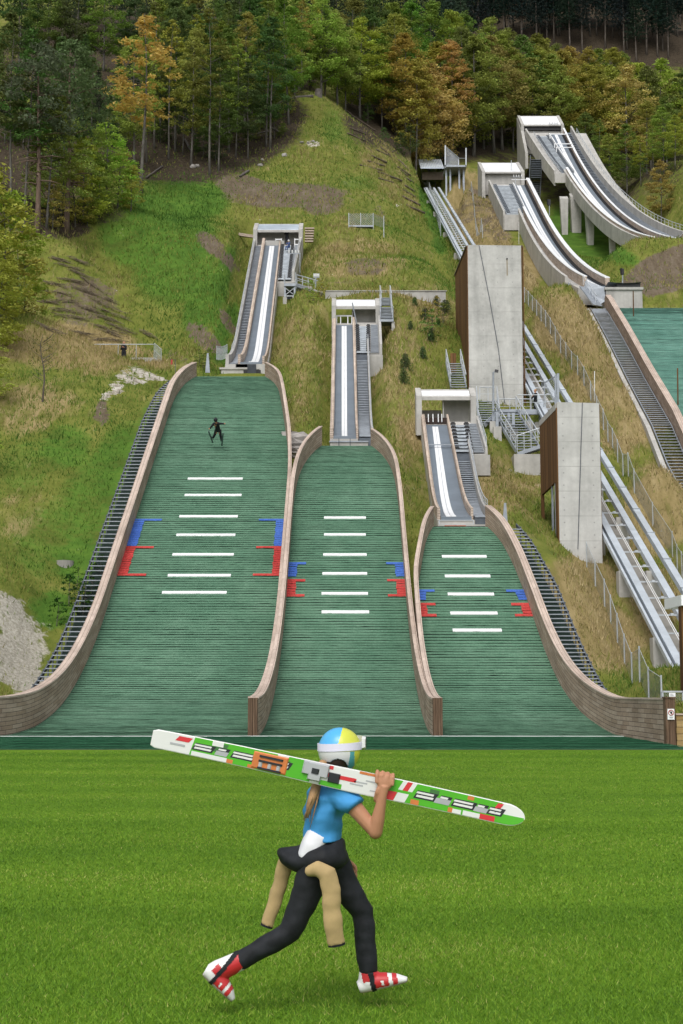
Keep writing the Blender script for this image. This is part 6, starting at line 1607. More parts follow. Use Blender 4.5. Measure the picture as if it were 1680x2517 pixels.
    # far dark spruce hillside
    for i in range(64):
        px = 1090 + (i % 32) * 20 + rr.uniform(-14, 14); Y = (418 if i < 28 else 470) + rr.uniform(-14, 14)
        g = ground(px, (120 if i < 32 else 75) + rr.uniform(-38, 36), 300)
        tree('spruce', g, rr.uniform(25, 33), 'tall dark spruce on the far hillside at the top right', FAR, group='spruces of the far hillside')
    for i in range(16):
        px = 780 + i * 24; hidden('spruce', px, 330 + rr.uniform(-20, 20), -60, 'dark spruce behind the crown tops of the beech belt', SPR, group='spruces behind the beech belt', hmin=24, hmax=34)
    # saplings and bushes on the slopes
    for px, py, s in ((1072,750,1.6),(1094,768,2.2),(1044,786,2.),(1010,810,1.4),(1040,880,1.8),(997,908,2.4),(992,942,2.2),(1060,838,1.9),(1100,760,1.6),(1020,752,1.5),(1078,800,1.2)):
        tree('sapling', ground(px, py), s * .55, 'small dark spruce sapling on the dry slope between the middle and right start houses', (.08, .125, .045), group='spruce saplings on the middle slope', cat='sapling')
    for px, py, s in ((1062,828,2.4),(1090,800,2.0),(790,735,1.8),(765,732,1.6),(770,745,1.4),(515,905,1.6),(490,900,1.4),(500,910,1.2),(1048,790,1.8),(1075,770,1.6)):
        tree('bush', ground(px, py), s, 'low green bush growing on the grassy slope', YGREEN if py < 800 else GREEN, group='low bushes on the slopes', cat='bush')
    for px, py, s in ((205,1520,1.8),(170,1490,1.6),(225,1470,1.4),(140,1540,1.4),(190,1450,1.2),(250,1420,1.2)):
        tree('bush', ground(px, py), s, 'dense dark green bush beside the left metal stairs, above the gravel', (.03, .075, .012), group='dense bushes above the gravel', cat='bush')
    # bare young tree
    g = ground(105, 988); mb = MB(); h = at(112, 820, g.y).z - g.z
    st = [g + Vector((.05 * k * math.sin(k), 0, h * k / 6)) for k in range(7)]; mb.tube(st, [.07, .06, .055, .045, .035, .025, .01], 6)
    for k in range(16):
        b = st[0].lerp(st[6], rr.uniform(.3, .95)); a = rr.choice((0, 3.14)) + rr.uniform(-.8, .8); L = rr.uniform(.5, 1.3)
        mb.tube([b, b + Vector((math.cos(a) * L * .6, math.sin(a) * L * .4, L * .35)), b + Vector((math.cos(a) * L, math.sin(a) * L * .5, L * .75))], [.02, .013, .005], 4)
    o = thing('young_tree', 'almost leafless young tree with a thin dark stem on the left slope', 'tree', g)
    mb.build('trunk', M['bark_spruce'], o)
    C = np.array([list(g + Vector((rr.uniform(-1, 1), rr.uniform(-.5, .5), h * rr.uniform(.45, .95)))) for _ in range(160)])
    V, F_, T = quads(C, np.full(160, .13), rng.normal(size=(160, 3)), rng.random(160), 3)
    c = bpy.data.objects.new('crown', np_mesh('crown', V, F_, M['leaf'], {'tint': ('POINT', T)})); COL.objects.link(c); setpar(c, o); c.color = (.08, .11, .03, 1)
# ------------------------------------------------------------------ people
def ftube(mb, pts, rx, ry, n=14, side=(0, 1, 0), mi=0, exp=2.0):
    """tube with elliptical section: ry along 'side' (body depth), rx across"""
    P = [Vector(p) for p in pts]; S = Vector(side); vs = []
    for i, p in enumerate(P):
        t = (P[min(i + 1, len(P) - 1)] - P[max(i - 1, 0)]).normalized()
        s = (S - t * S.dot(t)).normalized(); u = s.cross(t)
        for k in range(n):
            a = 2 * math.pi * k / n; c, q = math.cos(a), math.sin(a)
            c = math.copysign(abs(c) ** (2 / exp), c); q = math.copysign(abs(q) ** (2 / exp), q)
            vs.append(p + u * c * rx[i] + s * q * ry[i])
    m = len(P); fs = [(i * n + k, i * n + (k + 1) % n, (i + 1) * n + (k + 1) % n, (i + 1) * n + k) for i in range(m - 1) for k in range(n)]
    fs += [tuple(reversed(range(n))), tuple(range((m - 1) * n, m * n))]
    mb.add(vs, fs, None, mi)
def ellip(mb, c, r, n=14, m=9, rot=None):
    c = Vector(c); vs = []
    for i in range(m + 1):
        f = math.pi * i / m
        for k in range(n):
            a = 2 * math.pi * k / n; v = Vector((math.sin(f) * math.cos(a) * r[0], math.sin(f) * math.sin(a) * r[1], math.cos(f) * r[2]))
            vs.append(c + (rot @ v if rot else v))
    fs = [(i * n + k, (i + 1) * n + k, (i + 1) * n + (k + 1) % n, i * n + (k + 1) % n) for i in range(m) for k in range(n)]
    mb.add(vs, fs)
def fuse(mb, name, mat, parent, voxel=.006, it=4, fac=.5):
    """melt overlapping pieces into one continuous skin"""
    me = mb.mesh(name, mat); import bmesh
    bm = bmesh.new(); bm.from_mesh(me); bmesh.ops.remove_doubles(bm, verts=bm.verts, dist=1e-5); bmesh.ops.recalc_face_normals(bm, faces=bm.faces); bm.to_mesh(me); bm.free()
    o = bpy.data.objects.new(name, me); COL.objects.link(o)
    r = o.modifiers.new('r', 'REMESH'); r.mode = 'VOXEL'; r.voxel_size = voxel; r.use_smooth_shade = True
    s = o.modifiers.new('s', 'SMOOTH'); s.iterations = it; s.factor = fac
    bpy.context.view_layer.update(); dg = bpy.context.evaluated_depsgraph_get()
    m2 = bpy.data.meshes.new_from_object(o.evaluated_get(dg)); bpy.data.objects.remove(o); m2.name = name
    if not m2.materials: m2.materials.append(mat)
    m2.polygons.foreach_set('use_smooth', [True] * len(m2.polygons))
    return link(bpy.data.objects.new(name, m2), parent)
def people():
    M['skin'] = simple('skin', (.46, .225, .13), .55, 0, .08, 6, .3)
    M['shirt_blue'] = simple('blue_shirt', (.045, .27, .58), .75, 0, .10, 7)
    M['cloth_white'] = simple('white_cloth', (.74, .74, .78), .85, 0, .05, 5)
    n = NT('black_suit'); f = n.noise(n.coord('Object', (1, 1, 1)), 14, 4); M['suit'] = n.out(n.ramp(f, [(.3, (.008, .009, .011)), (.7, (.020, .022, .027))]), .7, 0, .3)
    M['sleeve'] = simple('tan_suit_lining', (.46, .33, .155), .85, 0, .16, 9)
    M['helmet_blue'] = simple('helmet_blue', (.08, .40, .74), .3, 0, .03, 5); M['helmet_yellow'] = simple('helmet_yellow', (.60, .63, .07), .3, 0, .03, 5)
    M['helmet_white'] = simple('helmet_white', (.72, .73, .72), .35, 0, .04, 5); M['helmet_teal'] = simple('helmet_teal', (.10, .38, .42), .3, 0, .04, 5)
    M['strap'] = simple('goggle_strap', (.74, .72, .86), .7, 0, .05, 8); M['hair'] = simple('blond_hair', (.36, .21, .10), .6, 0, .35, 20)
    M['hair_dark'] = simple('brown_hair', (.06, .032, .018), .6, 0, .3, 20)
    M['boot_white'] = simple('white_boot_leather', (.76, .75, .74), .45, 0, .06, 6); M['boot_red'] = simple('red_boot_leather', (.50, .025, .03), .45, 0, .08, 6)
    M['sole'] = simple('pale_boot_sole', (.55, .47, .36), .8, 0, .1, 6)
    M['ski_white'] = simple('white_ski', (.76, .765, .75), .3, 0, .03, 4); M['ski_green'] = simple('green_ski_print', (.085, .44, .02), .35, 0, .06, 4)
    M['ski_red'] = simple('red_ski_print', (.66, .035, .045), .35, 0, .04, 4); M['ski_orange'] = simple('orange_ski_print', (.62, .19, .05), .4, 0, .1, 20)
    M['ski_black'] = simple('black_ski_print', (.02, .022, .028), .35, 0, .1, 4); M['ski_dkgreen'] = simple('dark_green_ski_print', (.055, .17, .05), .35, 0, .06, 4)
    M['ski_grey'] = simple('grey_ski_print', (.42, .43, .45), .4, 0, .1, 6); M['lens'] = simple('goggle_lens', (.10, .11, .13), .12, 0, .05, 3, .6)
    M['jeans'] = simple('blue_suit', (.05, .09, .22), .7, 0, .1, 6)
    runner(); jumper(); bystanders()
YP = 7.55
def PX(px, py, dy=0.0): return at(px, py, YP + dy) if False else (lambda a: Vector((a.x, YP + dy, a.z)))(at(px, py, YP))
def runner():
    r = thing('person', 'running girl in blue T-shirt and black suit, carrying skis on her shoulder, colourful helmet', 'person', (PX(830, 2455).x, YP, 0))
    # ---- body: one continuous skin
    mb = MB()
    ftube(mb, [PX(795, 2125), PX(795, 2060), PX(798, 2010), PX(807, 1960), PX(814, 1934)], [.085, .078, .088, .088, .05], [.12, .105, .12, .125, .07])
    mb.tube([PX(812, 1945), PX(822, 1905), PX(828, 1875)], [.05, .044, .046], 12)
    H = PX(838, 1848); yaw = Matrix.Rotation(math.radians(30), 3, 'Z')
    def hd(x, y, z): return H + yaw @ Vector((x, y, z))
    ellip(mb, H + Vector((0, 0, .01)), (.088, .074, .098), rot=yaw)
    ellip(mb, hd(.028, 0, -.05), (.058, .052, .052), rot=yaw)          # jaw
    mb.tube([hd(.080, 0, .005), hd(.098, 0, -.022), hd(.084, 0, -.030)], [.008, .013, .008], 8)   # nose
    ellip(mb, hd(.080, 0, -.052), (.010, .022, .007), rot=yaw)          # lips
    for s in (-1, 1):
        ellip(mb, hd(-.008, s * .074, -.008), (.022, .009, .030), rot=yaw)      # ears
        ellip(mb, hd(.072, s * .030, .016), (.012, .018, .006), rot=yaw)       # brows
    # right arm (near): upper arm, forearm
    Sh, El, Wr = PX(846, 1950, -.13), PX(921, 2036, -.19), PX(938, 1948, -.225)
    mb.tube([PX(822, 1948, -.07), Sh, Sh.lerp(El, .5), El, ], [.055, .052, .041, .034], 12)
    mb.tube([El, El.lerp(Wr, .35), Wr], [.037, .035, .022], 12); ellip(mb, El, (.036, .036, .036))
    # right hand closed over the ski: palm in front, fingers over the upper edge and down behind
    ellip(mb, PX(943, 1918, -.222), (.040, .018, .040))
    mb.tube([Wr, PX(942, 1925, -.222)], [.022, .027], 10)
    top = -.0
    for k, (ln, rr_) in enumerate(((0.0, .0105), (.004, .0112), (.003, .011), (-.004, .0095))):
        x = 925 + k * 12.5; yt = 1898 + (x - 925) * .21 - 4
        mb.tube([PX(x - 1, 1918 + k * 2, -.228), PX(x, yt + 3 - k * 0, -.224), PX(x + 1, yt - 4, -.200), PX(x + 1.5, yt - 1, -.172), PX(x + 1.5, yt + 14 + ln * 400, -.164)], [rr_, rr_ * 1.12, rr_, rr_ * .95, rr_ * .8], 8)
    mb.tube([PX(930, 1930, -.225), PX(925, 1940, -.226), PX(921, 1956, -.212), PX(921, 1962, -.188)], [.014, .0125, .011, .009], 8)   # thumb under the ski
    # left arm (far side), hand swinging behind the hip
    Sl, Ell, Wl = PX(800, 1955, .13), PX(795, 2052, .21), PX(848, 2122, .19)
    mb.tube([PX(808, 1950, .07), Sl, Sl.lerp(Ell, .5), Ell], [.055, .05, .04, .034], 12)
    mb.tube([Ell, Ell.lerp(Wl, .35), Wl], [.034, .033, .021], 12)
    ellip(mb, PX(859, 2138, .185), (.026, .016, .036), rot=Matrix.Rotation(math.radians(-28), 3, 'Y'))
    mb.tube([Wl, PX(856, 2134, .187)], [.021, .024], 10)
    for k, (ln, dy) in enumerate(((17, .205), (21, .192), (22, .179), (17, .166))):
        b = PX(862, 2146, dy); e = PX(862 + ln * .55 + 3, 2146 + ln * .55, dy - .004); f = PX(862 + ln * .62 + 2, 2146 + ln * 1.05, dy - .012)
        mb.tube([b, e, f], [.0095, .009, .0068], 8)
    mb.tube([PX(864, 2130, .170), PX(875, 2140, .160), PX(878, 2152, .158)], [.011, .0095, .0075], 8)
    # legs
    HipR, KnR, AnR = PX(782, 2130, -.075), PX(715, 2284, -.085), PX(556, 2374, -.085)
    HipL, KnL, AnL = PX(812, 2128, .075), PX(893, 2250, .085), PX(906, 2412, .085)
    for A, B, C in ((HipR, KnR, AnR), (HipL, KnL, AnL)):
        mb.tube([A, A.lerp(B, .5), B, B.lerp(C, .35), C], [.075, .062, .045, .042, .030], 12)
    footb(mb, AnR, PX(516, 2374, -.085), PX(562, 2430, -.085)); footb(mb, AnL, PX(895, 2436, .085), PX(975, 2416, .085))
    fuse(mb, 'body', M['skin'], r, .0048, 3, .45)
    # eyes
    for s in (-1, 1):
        e = MB(); ellip(e, hd(.079, s * .030, .004), (.008, .011, .007), 10, 6, yaw); e.build('eye', M['ski_black'], r, True)
    # ---- shirt
    mb = MB()
    ftube(mb, [PX(791, 2064), PX(793, 2040), PX(797, 2000), PX(806, 1962), PX(812, 1938), PX(816, 1926)], [.104, .099, .105, .110, .085, .050], [.135, .122, .135, .145, .125, .065], 18)
    mb.tube([PX(820, 1950, -.07), PX(846, 1952, -.13), PX(874, 1978, -.165)], [.072, .070, .058], 14)
    mb.tube([PX(805, 1952, .07), PX(800, 1957, .13), PX(798, 1995, .16)], [.072, .068, .056], 14)
    sh = fuse(mb, 'shirt', M['shirt_blue'], r, .008, 4, .5)
    folds(sh, .017, 15)
    # white undershirt tail
    mb = MB(); ftube(mb, [PX(782, 2052, -.02), PX(768, 2078, -.03), PX(752, 2108, -.03)], [.066, .060, .050], [.112, .120, .110], 16, exp=3)
    fuse(mb, 'undershirt', M['cloth_white'], r, .009, 5)
    # ---- trousers and rolled-down suit
    mb = MB()
    for A, B, C, cuff in ((HipR, KnR, PX(590, 2357, -.085), .048), (HipL, KnL, PX(907, 2398, .085), .052)):
        mb.tube([A + Vector((0, 0, .03)), A.lerp(B, .4), B, B.lerp(C, .35), C], [.096, .078, .059, .057, cuff], 16)
    ftube(mb, [PX(798, 2075), PX(795, 2115), PX(792, 2150)], [.098, .102, .085], [.135, .142, .13], 18)
    t = fuse(mb, 'trousers', M['suit'], r, .009, 5); folds(t, .006, 15)
    mb = MB()
    ftube(mb, [PX(686, 2092, -.03), PX(700, 2102, -.02), PX(730, 2113, 0), PX(765, 2112, 0), PX(800, 2098, 0), PX(832, 2090, 0), PX(850, 2086, 0)], [.018, .042, .068, .088, .098, .082, .05], [.04, .09, .135, .165, .172, .14, .08], 24)
    w = fuse(mb, 'rolled_suit', M['suit'], r, .010, 5); folds(w, .022, 9)
    # hanging sleeves with dark lining at the cuff
    for pts, rx, ry in (([(758, 2132, -.165), (782, 2123, -.195), (806, 2134, -.205), (815, 2172, -.205), (815, 2215, -.197), (821, 2262, -.187), (828, 2306, -.17)], [.026, .040, .050, .051, .047, .049, .045], [.03, .034, .034, .030, .027, .028, .026]),
                        ([(706, 2108, .06), (696, 2145, .07), (684, 2190, .08), (668, 2240, .085), (654, 2282, .09)], [.034, .043, .039, .038, .034], [.03, .032, .027, .027, .025])):
        mb = MB(); P = [PX(*p) for p in pts]; ftube(mb, P, rx, ry, 16)
        o = fuse(mb, 'suit_sleeve', M['sleeve'], r, .008, 3); folds(o, .0065, 14)
        d = (P[-1] - P[-2]).normalized(); mb = MB(); ftube(mb, [P[-1] - d * .004, P[-1] + d * .007], [rx[-1] * .98, rx[-1] * .98], [ry[-1] * .98, ry[-1] * .98], 16); mb.build('cuff', M['suit'], o)
    # ---- boots
    boot(r, PX(598, 2352, -.085), PX(540, 2378, -.085), PX(502, 2388, -.085), PX(573, 2454, -.085), 'near')
    boot(r, PX(908, 2394, .085), PX(906, 2425, .085), PX(888, 2449, .085), PX(1005, 2422, .085), 'far')
    # ---- helmet
    helmet(r, H)
    # ponytail
    mb = MB(); mb.tube([PX(795, 1872, -.06), PX(786, 1905, -.11), PX(773, 1945, -.145), PX(763, 1975, -.15), PX(757, 2004, -.14)], [.022, .026, .024, .018, .006], 10)
    for k in range(9):
        q = rng.normal(0, 1, 3); mb.tube([PX(784 + q[0] * 3, 1915, -.12 + q[1] * .01), PX(767 + q[0] * 6, 1965, -.15 + q[1] * .012), PX(756 + q[2] * 7, 2012 + q[0] * 8, -.14)], [.006, .005, .001], 5)
    mb.build('ponytail', M['hair'], r, True)
    mb = MB(); ellip(mb, H + Vector((-.02, -.004, -.035)), (.080, .080, .062)); mb.build('hair', M['hair_dark'], r, True)
    skis()
def footb(mb, an, heel, toe):
    mb.tube([an, heel.lerp(toe, .25), heel.lerp(toe, .7), toe], [.026, .022, .018, .010], 10)
    ellip(mb, heel.lerp(toe, .06), (.018, .018, .018))
def folds(o, amp, freq):
    """cloth creases: real displacement of the fused cloth"""
    me = o.data; n = len(me.vertices); co = np.empty(n * 3, np.float32); me.vertices.foreach_get('co', co); co = co.reshape(-1, 3)
    no = np.empty(n * 3, np.float32); me.vertices.foreach_get('normal', no); no = no.reshape(-1, 3)
    d = np.array([mnoise.noise(Vector((c[0] * freq * .55, c[1] * freq * .55, c[2] * freq * 1.25))) for c in co])
    me.vertices.foreach_set('co', (co + no * (d * amp)[:, None]).ravel()); me.update()
def boot(root, top, ank, heel, toe, which):
    d = (toe - heel).normalized(); up = (top - ank).normalized()
    nrm = (up - d * up.dot(d)).normalized()
    mb = MB()
    ftube(mb, [top, top.lerp(ank, .5), ank, heel.lerp(toe, .16) + nrm * .035], [.050, .052, .054, .050], [.046, .046, .046, .042], 16)
    ftube(mb, [heel - d * .006 + nrm * .03, heel.lerp(toe, .25) + nrm * .042, heel.lerp(toe, .55) + nrm * .035, heel.lerp(toe, .8) + nrm * .026, toe + nrm * .014], [.030, .046, .038, .028, .012], [.036, .043, .046, .043, .024], 16)
    b = fuse(mb, 'boot', M['boot_white'], root, .006, 3)
    # red panels: patches of the same surface pushed out slightly
    me = b.data; verts = [v.co.copy() for v in me.vertices]
    def panel(name, mat, test, offs):
        idx = {}; V = []; F = []
        for p in me.polygons:
            c = p.center; u = (Vector(c) - heel).dot(d) / (toe - heel).length; h = (Vector(c) - heel).dot(nrm)
            if test(u, h):
                f = []
                for vi in p.vertices:
                    if vi not in idx: idx[vi] = len(V); V.append(me.vertices[vi].co + me.vertices[vi].normal * offs)
                    f.append(idx[vi])
                F.append(f)
        if F:
            m2 = bpy.data.meshes.new(name); m2.from_pydata(V, [], F); m2.materials.append(mat); m2.polygons.foreach_set('use_smooth', [True] * len(F)); link(bpy.data.objects.new(name, m2), b)
    panel('red_panel', M['boot_red'], lambda u, h: (.30 < u < .62 and h > .012 and not (.46 < u < .52 and .02 < h < .045)) or (.70 < u < .80 and h > .01) or (.10 < u < .24 and h > .055 and h < .10), .0018)
    panel('strap', M['suit'], lambda u, h: .235 < u < .335 and h > -.02, .004)
    panel('sole', M['sole'], lambda u, h: h < .008, .003)
def helmet(root, H):
    n, m = 128, 72; vs = []; rad = Vector((.114, .104, .116)); c = PX(836, 1843)
    V = []; 
    def pt(f, a, s=1.0): return c + Vector((math.sin(f) * math.cos(a) * rad.x * s, math.sin(f) * math.sin(a) * rad.y * s, math.cos(f) * rad.z * s))
    mb = MB(); mats = ['helmet_blue', 'helmet_yellow', 'helmet_white', 'helmet_teal']
    fmax = math.radians(148)
    grid_ = [[pt(fmax * i / m, 2 * math.pi * k / n) for k in range(n)] for i in range(m + 1)]
    face = math.radians(30)
    for i in range(m):
        for k in range(n):
            f = math.degrees(fmax * (i + .5) / m); a = 2 * math.pi * (k + .5) / n
            rel = math.degrees((a - face + math.pi) % (2 * math.pi) - math.pi)     # 0 = face direction
            q = (grid_[i][k] + grid_[i + 1][(k + 1) % n]) * .5 - c
            if abs(rel) < 52 and f > 88: continue                       # face opening
            if f > 122 and q.x < -.03: continue
            near = q.y < 0
            # ear arch on both sides
            if near and f > 108 and ((q.x + .010) / .058) ** 2 + ((q.z + .105) / .062) ** 2 < 1: continue
            if not near and f > 118 and abs(q.x) < .04: continue
            if q.z > -.004: mi = 0 if q.x < -.02 - .20 * q.z * 0 + .03 * (q.z / .1) - .0 else 1
            else: mi = 2 if q.x < .052 - max(0, -q.z - .02) * .15 else (3 if q.x < .076 else 1)
            mb.add([grid_[i][k], grid_[i + 1][k], grid_[i + 1][(k + 1) % n], grid_[i][(k + 1) % n]], [(0, 1, 2, 3)], None, mi)
    me = mb.mesh('helmet', [M[x] for x in mats], True)
    import bmesh
    bm = bmesh.new(); bm.from_mesh(me); bmesh.ops.remove_doubles(bm, verts=bm.verts, dist=1e-5); bmesh.ops.recalc_face_normals(bm, faces=bm.faces)
    bm.to_mesh(me); bm.free()
    o = bpy.data.objects.new('helmet', me); COL.objects.link(o); s = o.modifiers.new('s', 'SOLIDIFY'); s.thickness = .010; s.offset = -1
    bpy.context.view_layer.update(); m2 = bpy.data.meshes.new_from_object(o.evaluated_get(bpy.context.evaluated_depsgraph_get())); bpy.data.objects.remove(o)
    h = link(bpy.data.objects.new('helmet', m2), root)
    # goggle strap round the helmet, goggles pushed up at the front
    mb = MB(); ring = []
    z = PX(836, 1834).z; hh = .0195
    sec = []
    for k in range(61):
        a = face + math.radians(38) + math.radians(284) * k / 60
        ring.append((a, k))
    vs = []
    for a, k in ring:
        for dz, s in ((-hh, 1.035), (hh, 1.035), (hh, .985), (-hh, .985)):
            vs.append(Vector((c.x + math.cos(a) * (rad.x * s), c.y + math.sin(a) * (rad.y * s), z + dz + .006 * math.cos(a - face))))
    fs = []
    for i in range(60):
        for q in range(4): fs.append((4 * i + q, 4 * i + (q + 1) % 4, 4 * i + 4 + (q + 1) % 4, 4 * i + 4 + q))
    fs += [(0, 1, 2, 3), (243, 242, 241, 240)]
    mb.add(vs, fs); mb.build('goggle_strap', M['strap'], root)
    mb = MB(); vs = []; N = 16
    for k in range(N + 1):
        a = face + math.radians(-46 + 92 * k / N); e = 1 - abs(2 * k / N - 1) ** 4 * .35
        for dz, s in ((-.034 * e, 1.04), (.040 * e, 1.04), (.034 * e, 1.20), (-.028 * e, 1.20)):
            vs.append(Vector((c.x + math.cos(a) * rad.x * s, c.y + math.sin(a) * rad.y * s, z + .014 + dz)))
    fs = []
    for i in range(N):
        for q in range(4): fs.append((4 * i + q, 4 * i + (q + 1) % 4, 4 * i + 4 + (q + 1) % 4, 4 * i + 4 + q))
    fs += [(0, 1, 2, 3), (4 * N + 3, 4 * N + 2, 4 * N + 1, 4 * N)]
    mb.add(vs, fs); g = mb.build('goggles', M['helmet_white'], root)
    mb = MB(); vs = []
    for k in range(N + 1):
        a = face + math.radians(-38 + 76 * k / N); e = 1 - abs(2 * k / N - 1) ** 4 * .35
        for dz in (-.022 * e, .028 * e): vs.append(Vector((c.x + math.cos(a) * rad.x * 1.22, c.y + math.sin(a) * rad.y * 1.22, z + .014 + dz)))
    mb.add(vs, [(2 * k, 2 * k + 1, 2 * k + 3, 2 * k + 2) for k in range(N)]); mb.build('lens', M['lens'], g)
def skis():
    """pair of jumping skis, soles together, face towards the viewer"""
    yb = -.185
    cen = [(386, 1810), (480, 1829), (600, 1854), (720, 1881), (840, 1908), (940, 1929), (1040, 1950), (1140, 1972), (1220, 1990), (1277, 2002)]
    C = [PX(x, y, yb) for x, y in cen]; L = [0]
    for a, b in zip(C, C[1:]): L.append(L[-1] + (b - a).length)
    T = L[-1]
    def P(u): 
        s = u * T; i = max(0, min(len(C) - 2, int(np.searchsorted(L, s)) - 1)); return C[i].lerp(C[i + 1], (s - L[i]) / (L[i + 1] - L[i]))
    def hw(u): 
        w = interp([(0, .047), (.3, .052), (.55, .058), (.8, .055), (.95, .054), (1, .050)], u)
        if u > .955: w *= math.sqrt(max(0.0, 1 - ((u - .955) / .045) ** 2))
        if u < .012: w *= .8 + .2 * u / .012
        return max(w, .004)
    def fr(u):
        t = (P(min(u + .01, 1)) - P(max(u - .01, 0))).normalized(); return t, t.cross(Vector((0, 1, 0))).normalized() * -1
    def rise(u): return max(0, (u - .9) / .1) ** 2 * .03     # tips curl apart
    def Q(u, v, d):   # v -1 lower edge .. 1 upper edge, d towards viewer
        t, up = fr(u)
        if up.z < 0: up = -up
        return P(u) + up * hw(u) * v + Vector((0, -d, 0))
    us = [0, .006, .012] + list(np.linspace(.03, .94, 40)) + list(np.linspace(.955, 1, 12))
    pair = []
    for side in (1, -1):
        r = thing('ski', ['', 'white and green jumping ski facing the viewer on the running girl\'s shoulder', 'jumping ski lying sole to sole behind the white and green one'][side], 'ski', P(.5), 'jumping skis carried by the girl')
        mb = MB(); vs = []
        for u in us:
            a, b = (.001, .013) if side > 0 else (-.013, -.001); k = rise(u) * side
            for v, d in ((-1, a), (1, a), (1, b - .002), (.92, b), (-.92, b), (-1, b - .002)): vs.append(Q(u, v, d + k))
        fs = [(6 * i + q, 6 * i + (q + 1) % 6, 6 * i + 6 + (q + 1) % 6, 6 * i + 6 + q) for i in range(len(us) - 1) for q in range(6)]
        fs += [tuple(range(6)), tuple(reversed(range(6 * len(us) - 6, 6 * len(us))))]
        mb.add(vs, fs); pair.append((r, mb))
    pair[1][1].build('shell', M['ski_grey'], pair[1][0])
    r, SB = pair[0]; SM = ['ski_white']
    def prints(name, mat, rects, lift):
        mb = SB
        if mat not in SM: SM.append(mat)
        mi = SM.index(mat)
        for u0, u1, v0, v1, *sk in rects:
            sk = sk[0] if sk else 0; n = max(1, int((u1 - u0) / .012)); vs = []
            for i in range(n + 1):
                u = lerp(u0, u1, i / n)
                for v in (v0, v1):
                    uu = min(max(u + sk * (v - v0), 0), .998); vs.append(Q(uu, v, .0135 + lift + rise(uu)))
            mb.add(vs, [(2 * i, 2 * i + 1, 2 * i + 3, 2 * i + 2) for i in range(n)], None, mi)
    prints('green_print', 'ski_green', [(.105, .43, -.93, .93, .004), (.455, .515, -.93, -.5), (.632, .93, -.93, .93, .004), (.925, .998, -.93, -.04)], .0004)
    prints('dark_green_print', 'ski_dkgreen', [(.165, .195, -.1, .80, .01), (.338, .365, -.2, .5, .01), (.622, .645, .3, .93), (.745, .77, .3, .75)], .0006)
    prints('white_print', 'ski_white', [(.160, .190, .45, .93), (.335, .365, .5, .93), (.11, .205, -.93, -.50), (.30, .345, -.45, -.05), (.43, .45, -.9, .9), (.81, .835, -.93, -.55), (.84, .885, -.93, -.50), (.662, .70, .1, .93, .012), (.655, .685, -.93, -.15, .01)], .0008)
    prints('red_print', 'ski_red', [(.062, .098, .25, .75, .018), (.455, .485, .6, .93), (.475, .55, -.1, .25), (.632, .655, -.93, -.15, .008), (.674, .688, .10, .93, .012), (.885, .925, -.93, -.45), (.915, .93, .1, .85, .015)], .0009)
    prints('orange_print', 'ski_orange', [(.205, .222, -.93, -.55), (.262, .282, -.93, -.6), (.555, .60, .75, .98), (.70, .722, -.93, -.5), (.80, .812, -.93, -.5), (.845, .862, .55, .9)], .0010)
    bars = []; wb = []
    for u0, w in ((.108, .055), (.172, .03), (.212, .062), (.285, .03), (.33, .04), (.705, .055), (.768, .03), (.805, .06), (.868, .028), (.90, .04)):
        bars.append((u0, u0 + w, -.34, .40, .012)); 
        wb += [(u0 + .006, u0 + w - .004, -.20, .0, .012), (u0 + .006, u0 + w - .004, .12, .30, .012)]
    prints('lettering_outline', 'ski_black', bars, .0012); prints('lettering', 'ski_white', wb, .0015)
    prints('lettering_shade', 'ski_grey', [(.17, .203, -.40, .05, .01), (.28, .325, -.35, .1, .01), (.76, .80, -.38, .1, .01), (.865, .90, -.35, .1, .01), (.05, .09, -.25, -.05)], .0017)
    prints('small_text', 'ski_grey', [(.535, .57, -.3, -.18), (.545, .58, -.05, .07), (.575, .60, .2, .32), (.59, .612, -.55, -.45)], .0009)
    SB.build('shell', [M[x] for x in SM], r, fixn=False)
    # bindings: toe block, strap, heel plate with its clips
    def blk(nm, mat, u0, u1, v0, v1, d0, d1, par=None, k=.85):
        mb = MB(); mb.hexa([Q(u0, v0, d0), Q(u1, v0, d0), Q(u1, v1, d0), Q(u0, v1, d0), Q(u0 + .003, v0 * k, d1), Q(u1 - .003, v0 * k, d1), Q(u1 - .003, v1 * k, d1), Q(u0 + .003, v1 * k, d1)])
        return mb.build(nm, M[mat], par or r)
    b = blk('binding', 'ski_grey', .405, .475, -.25, .95, .0155, .028); blk('toe_clip', 'ski_grey', .422, .458, -.75, -.25, .0155, .034, b); blk('screw_plate', 'ski_black', .43, .45, -.1, .4, .0285, .033, b)
    blk('binding_strap', 'ski_black', .476, .507, -.55, .35, .0155, .024)
    h = blk('heel_plate', 'ski_orange', .272, .365, -.85, .80, .0155, .020)
    for v0, v1 in ((-.80, -.62), (-.12, .08), (.34, .54)): blk('heel_clip', 'ski_black', .288, .352, v0, v1, .0205, .026, h, 1.0)
    for k in range(3): blk('heel_rib', 'ski_grey', .290 + .024 * k, .300 + .024 * k, -.60, -.14, .0205, .0245, h, 1.0)
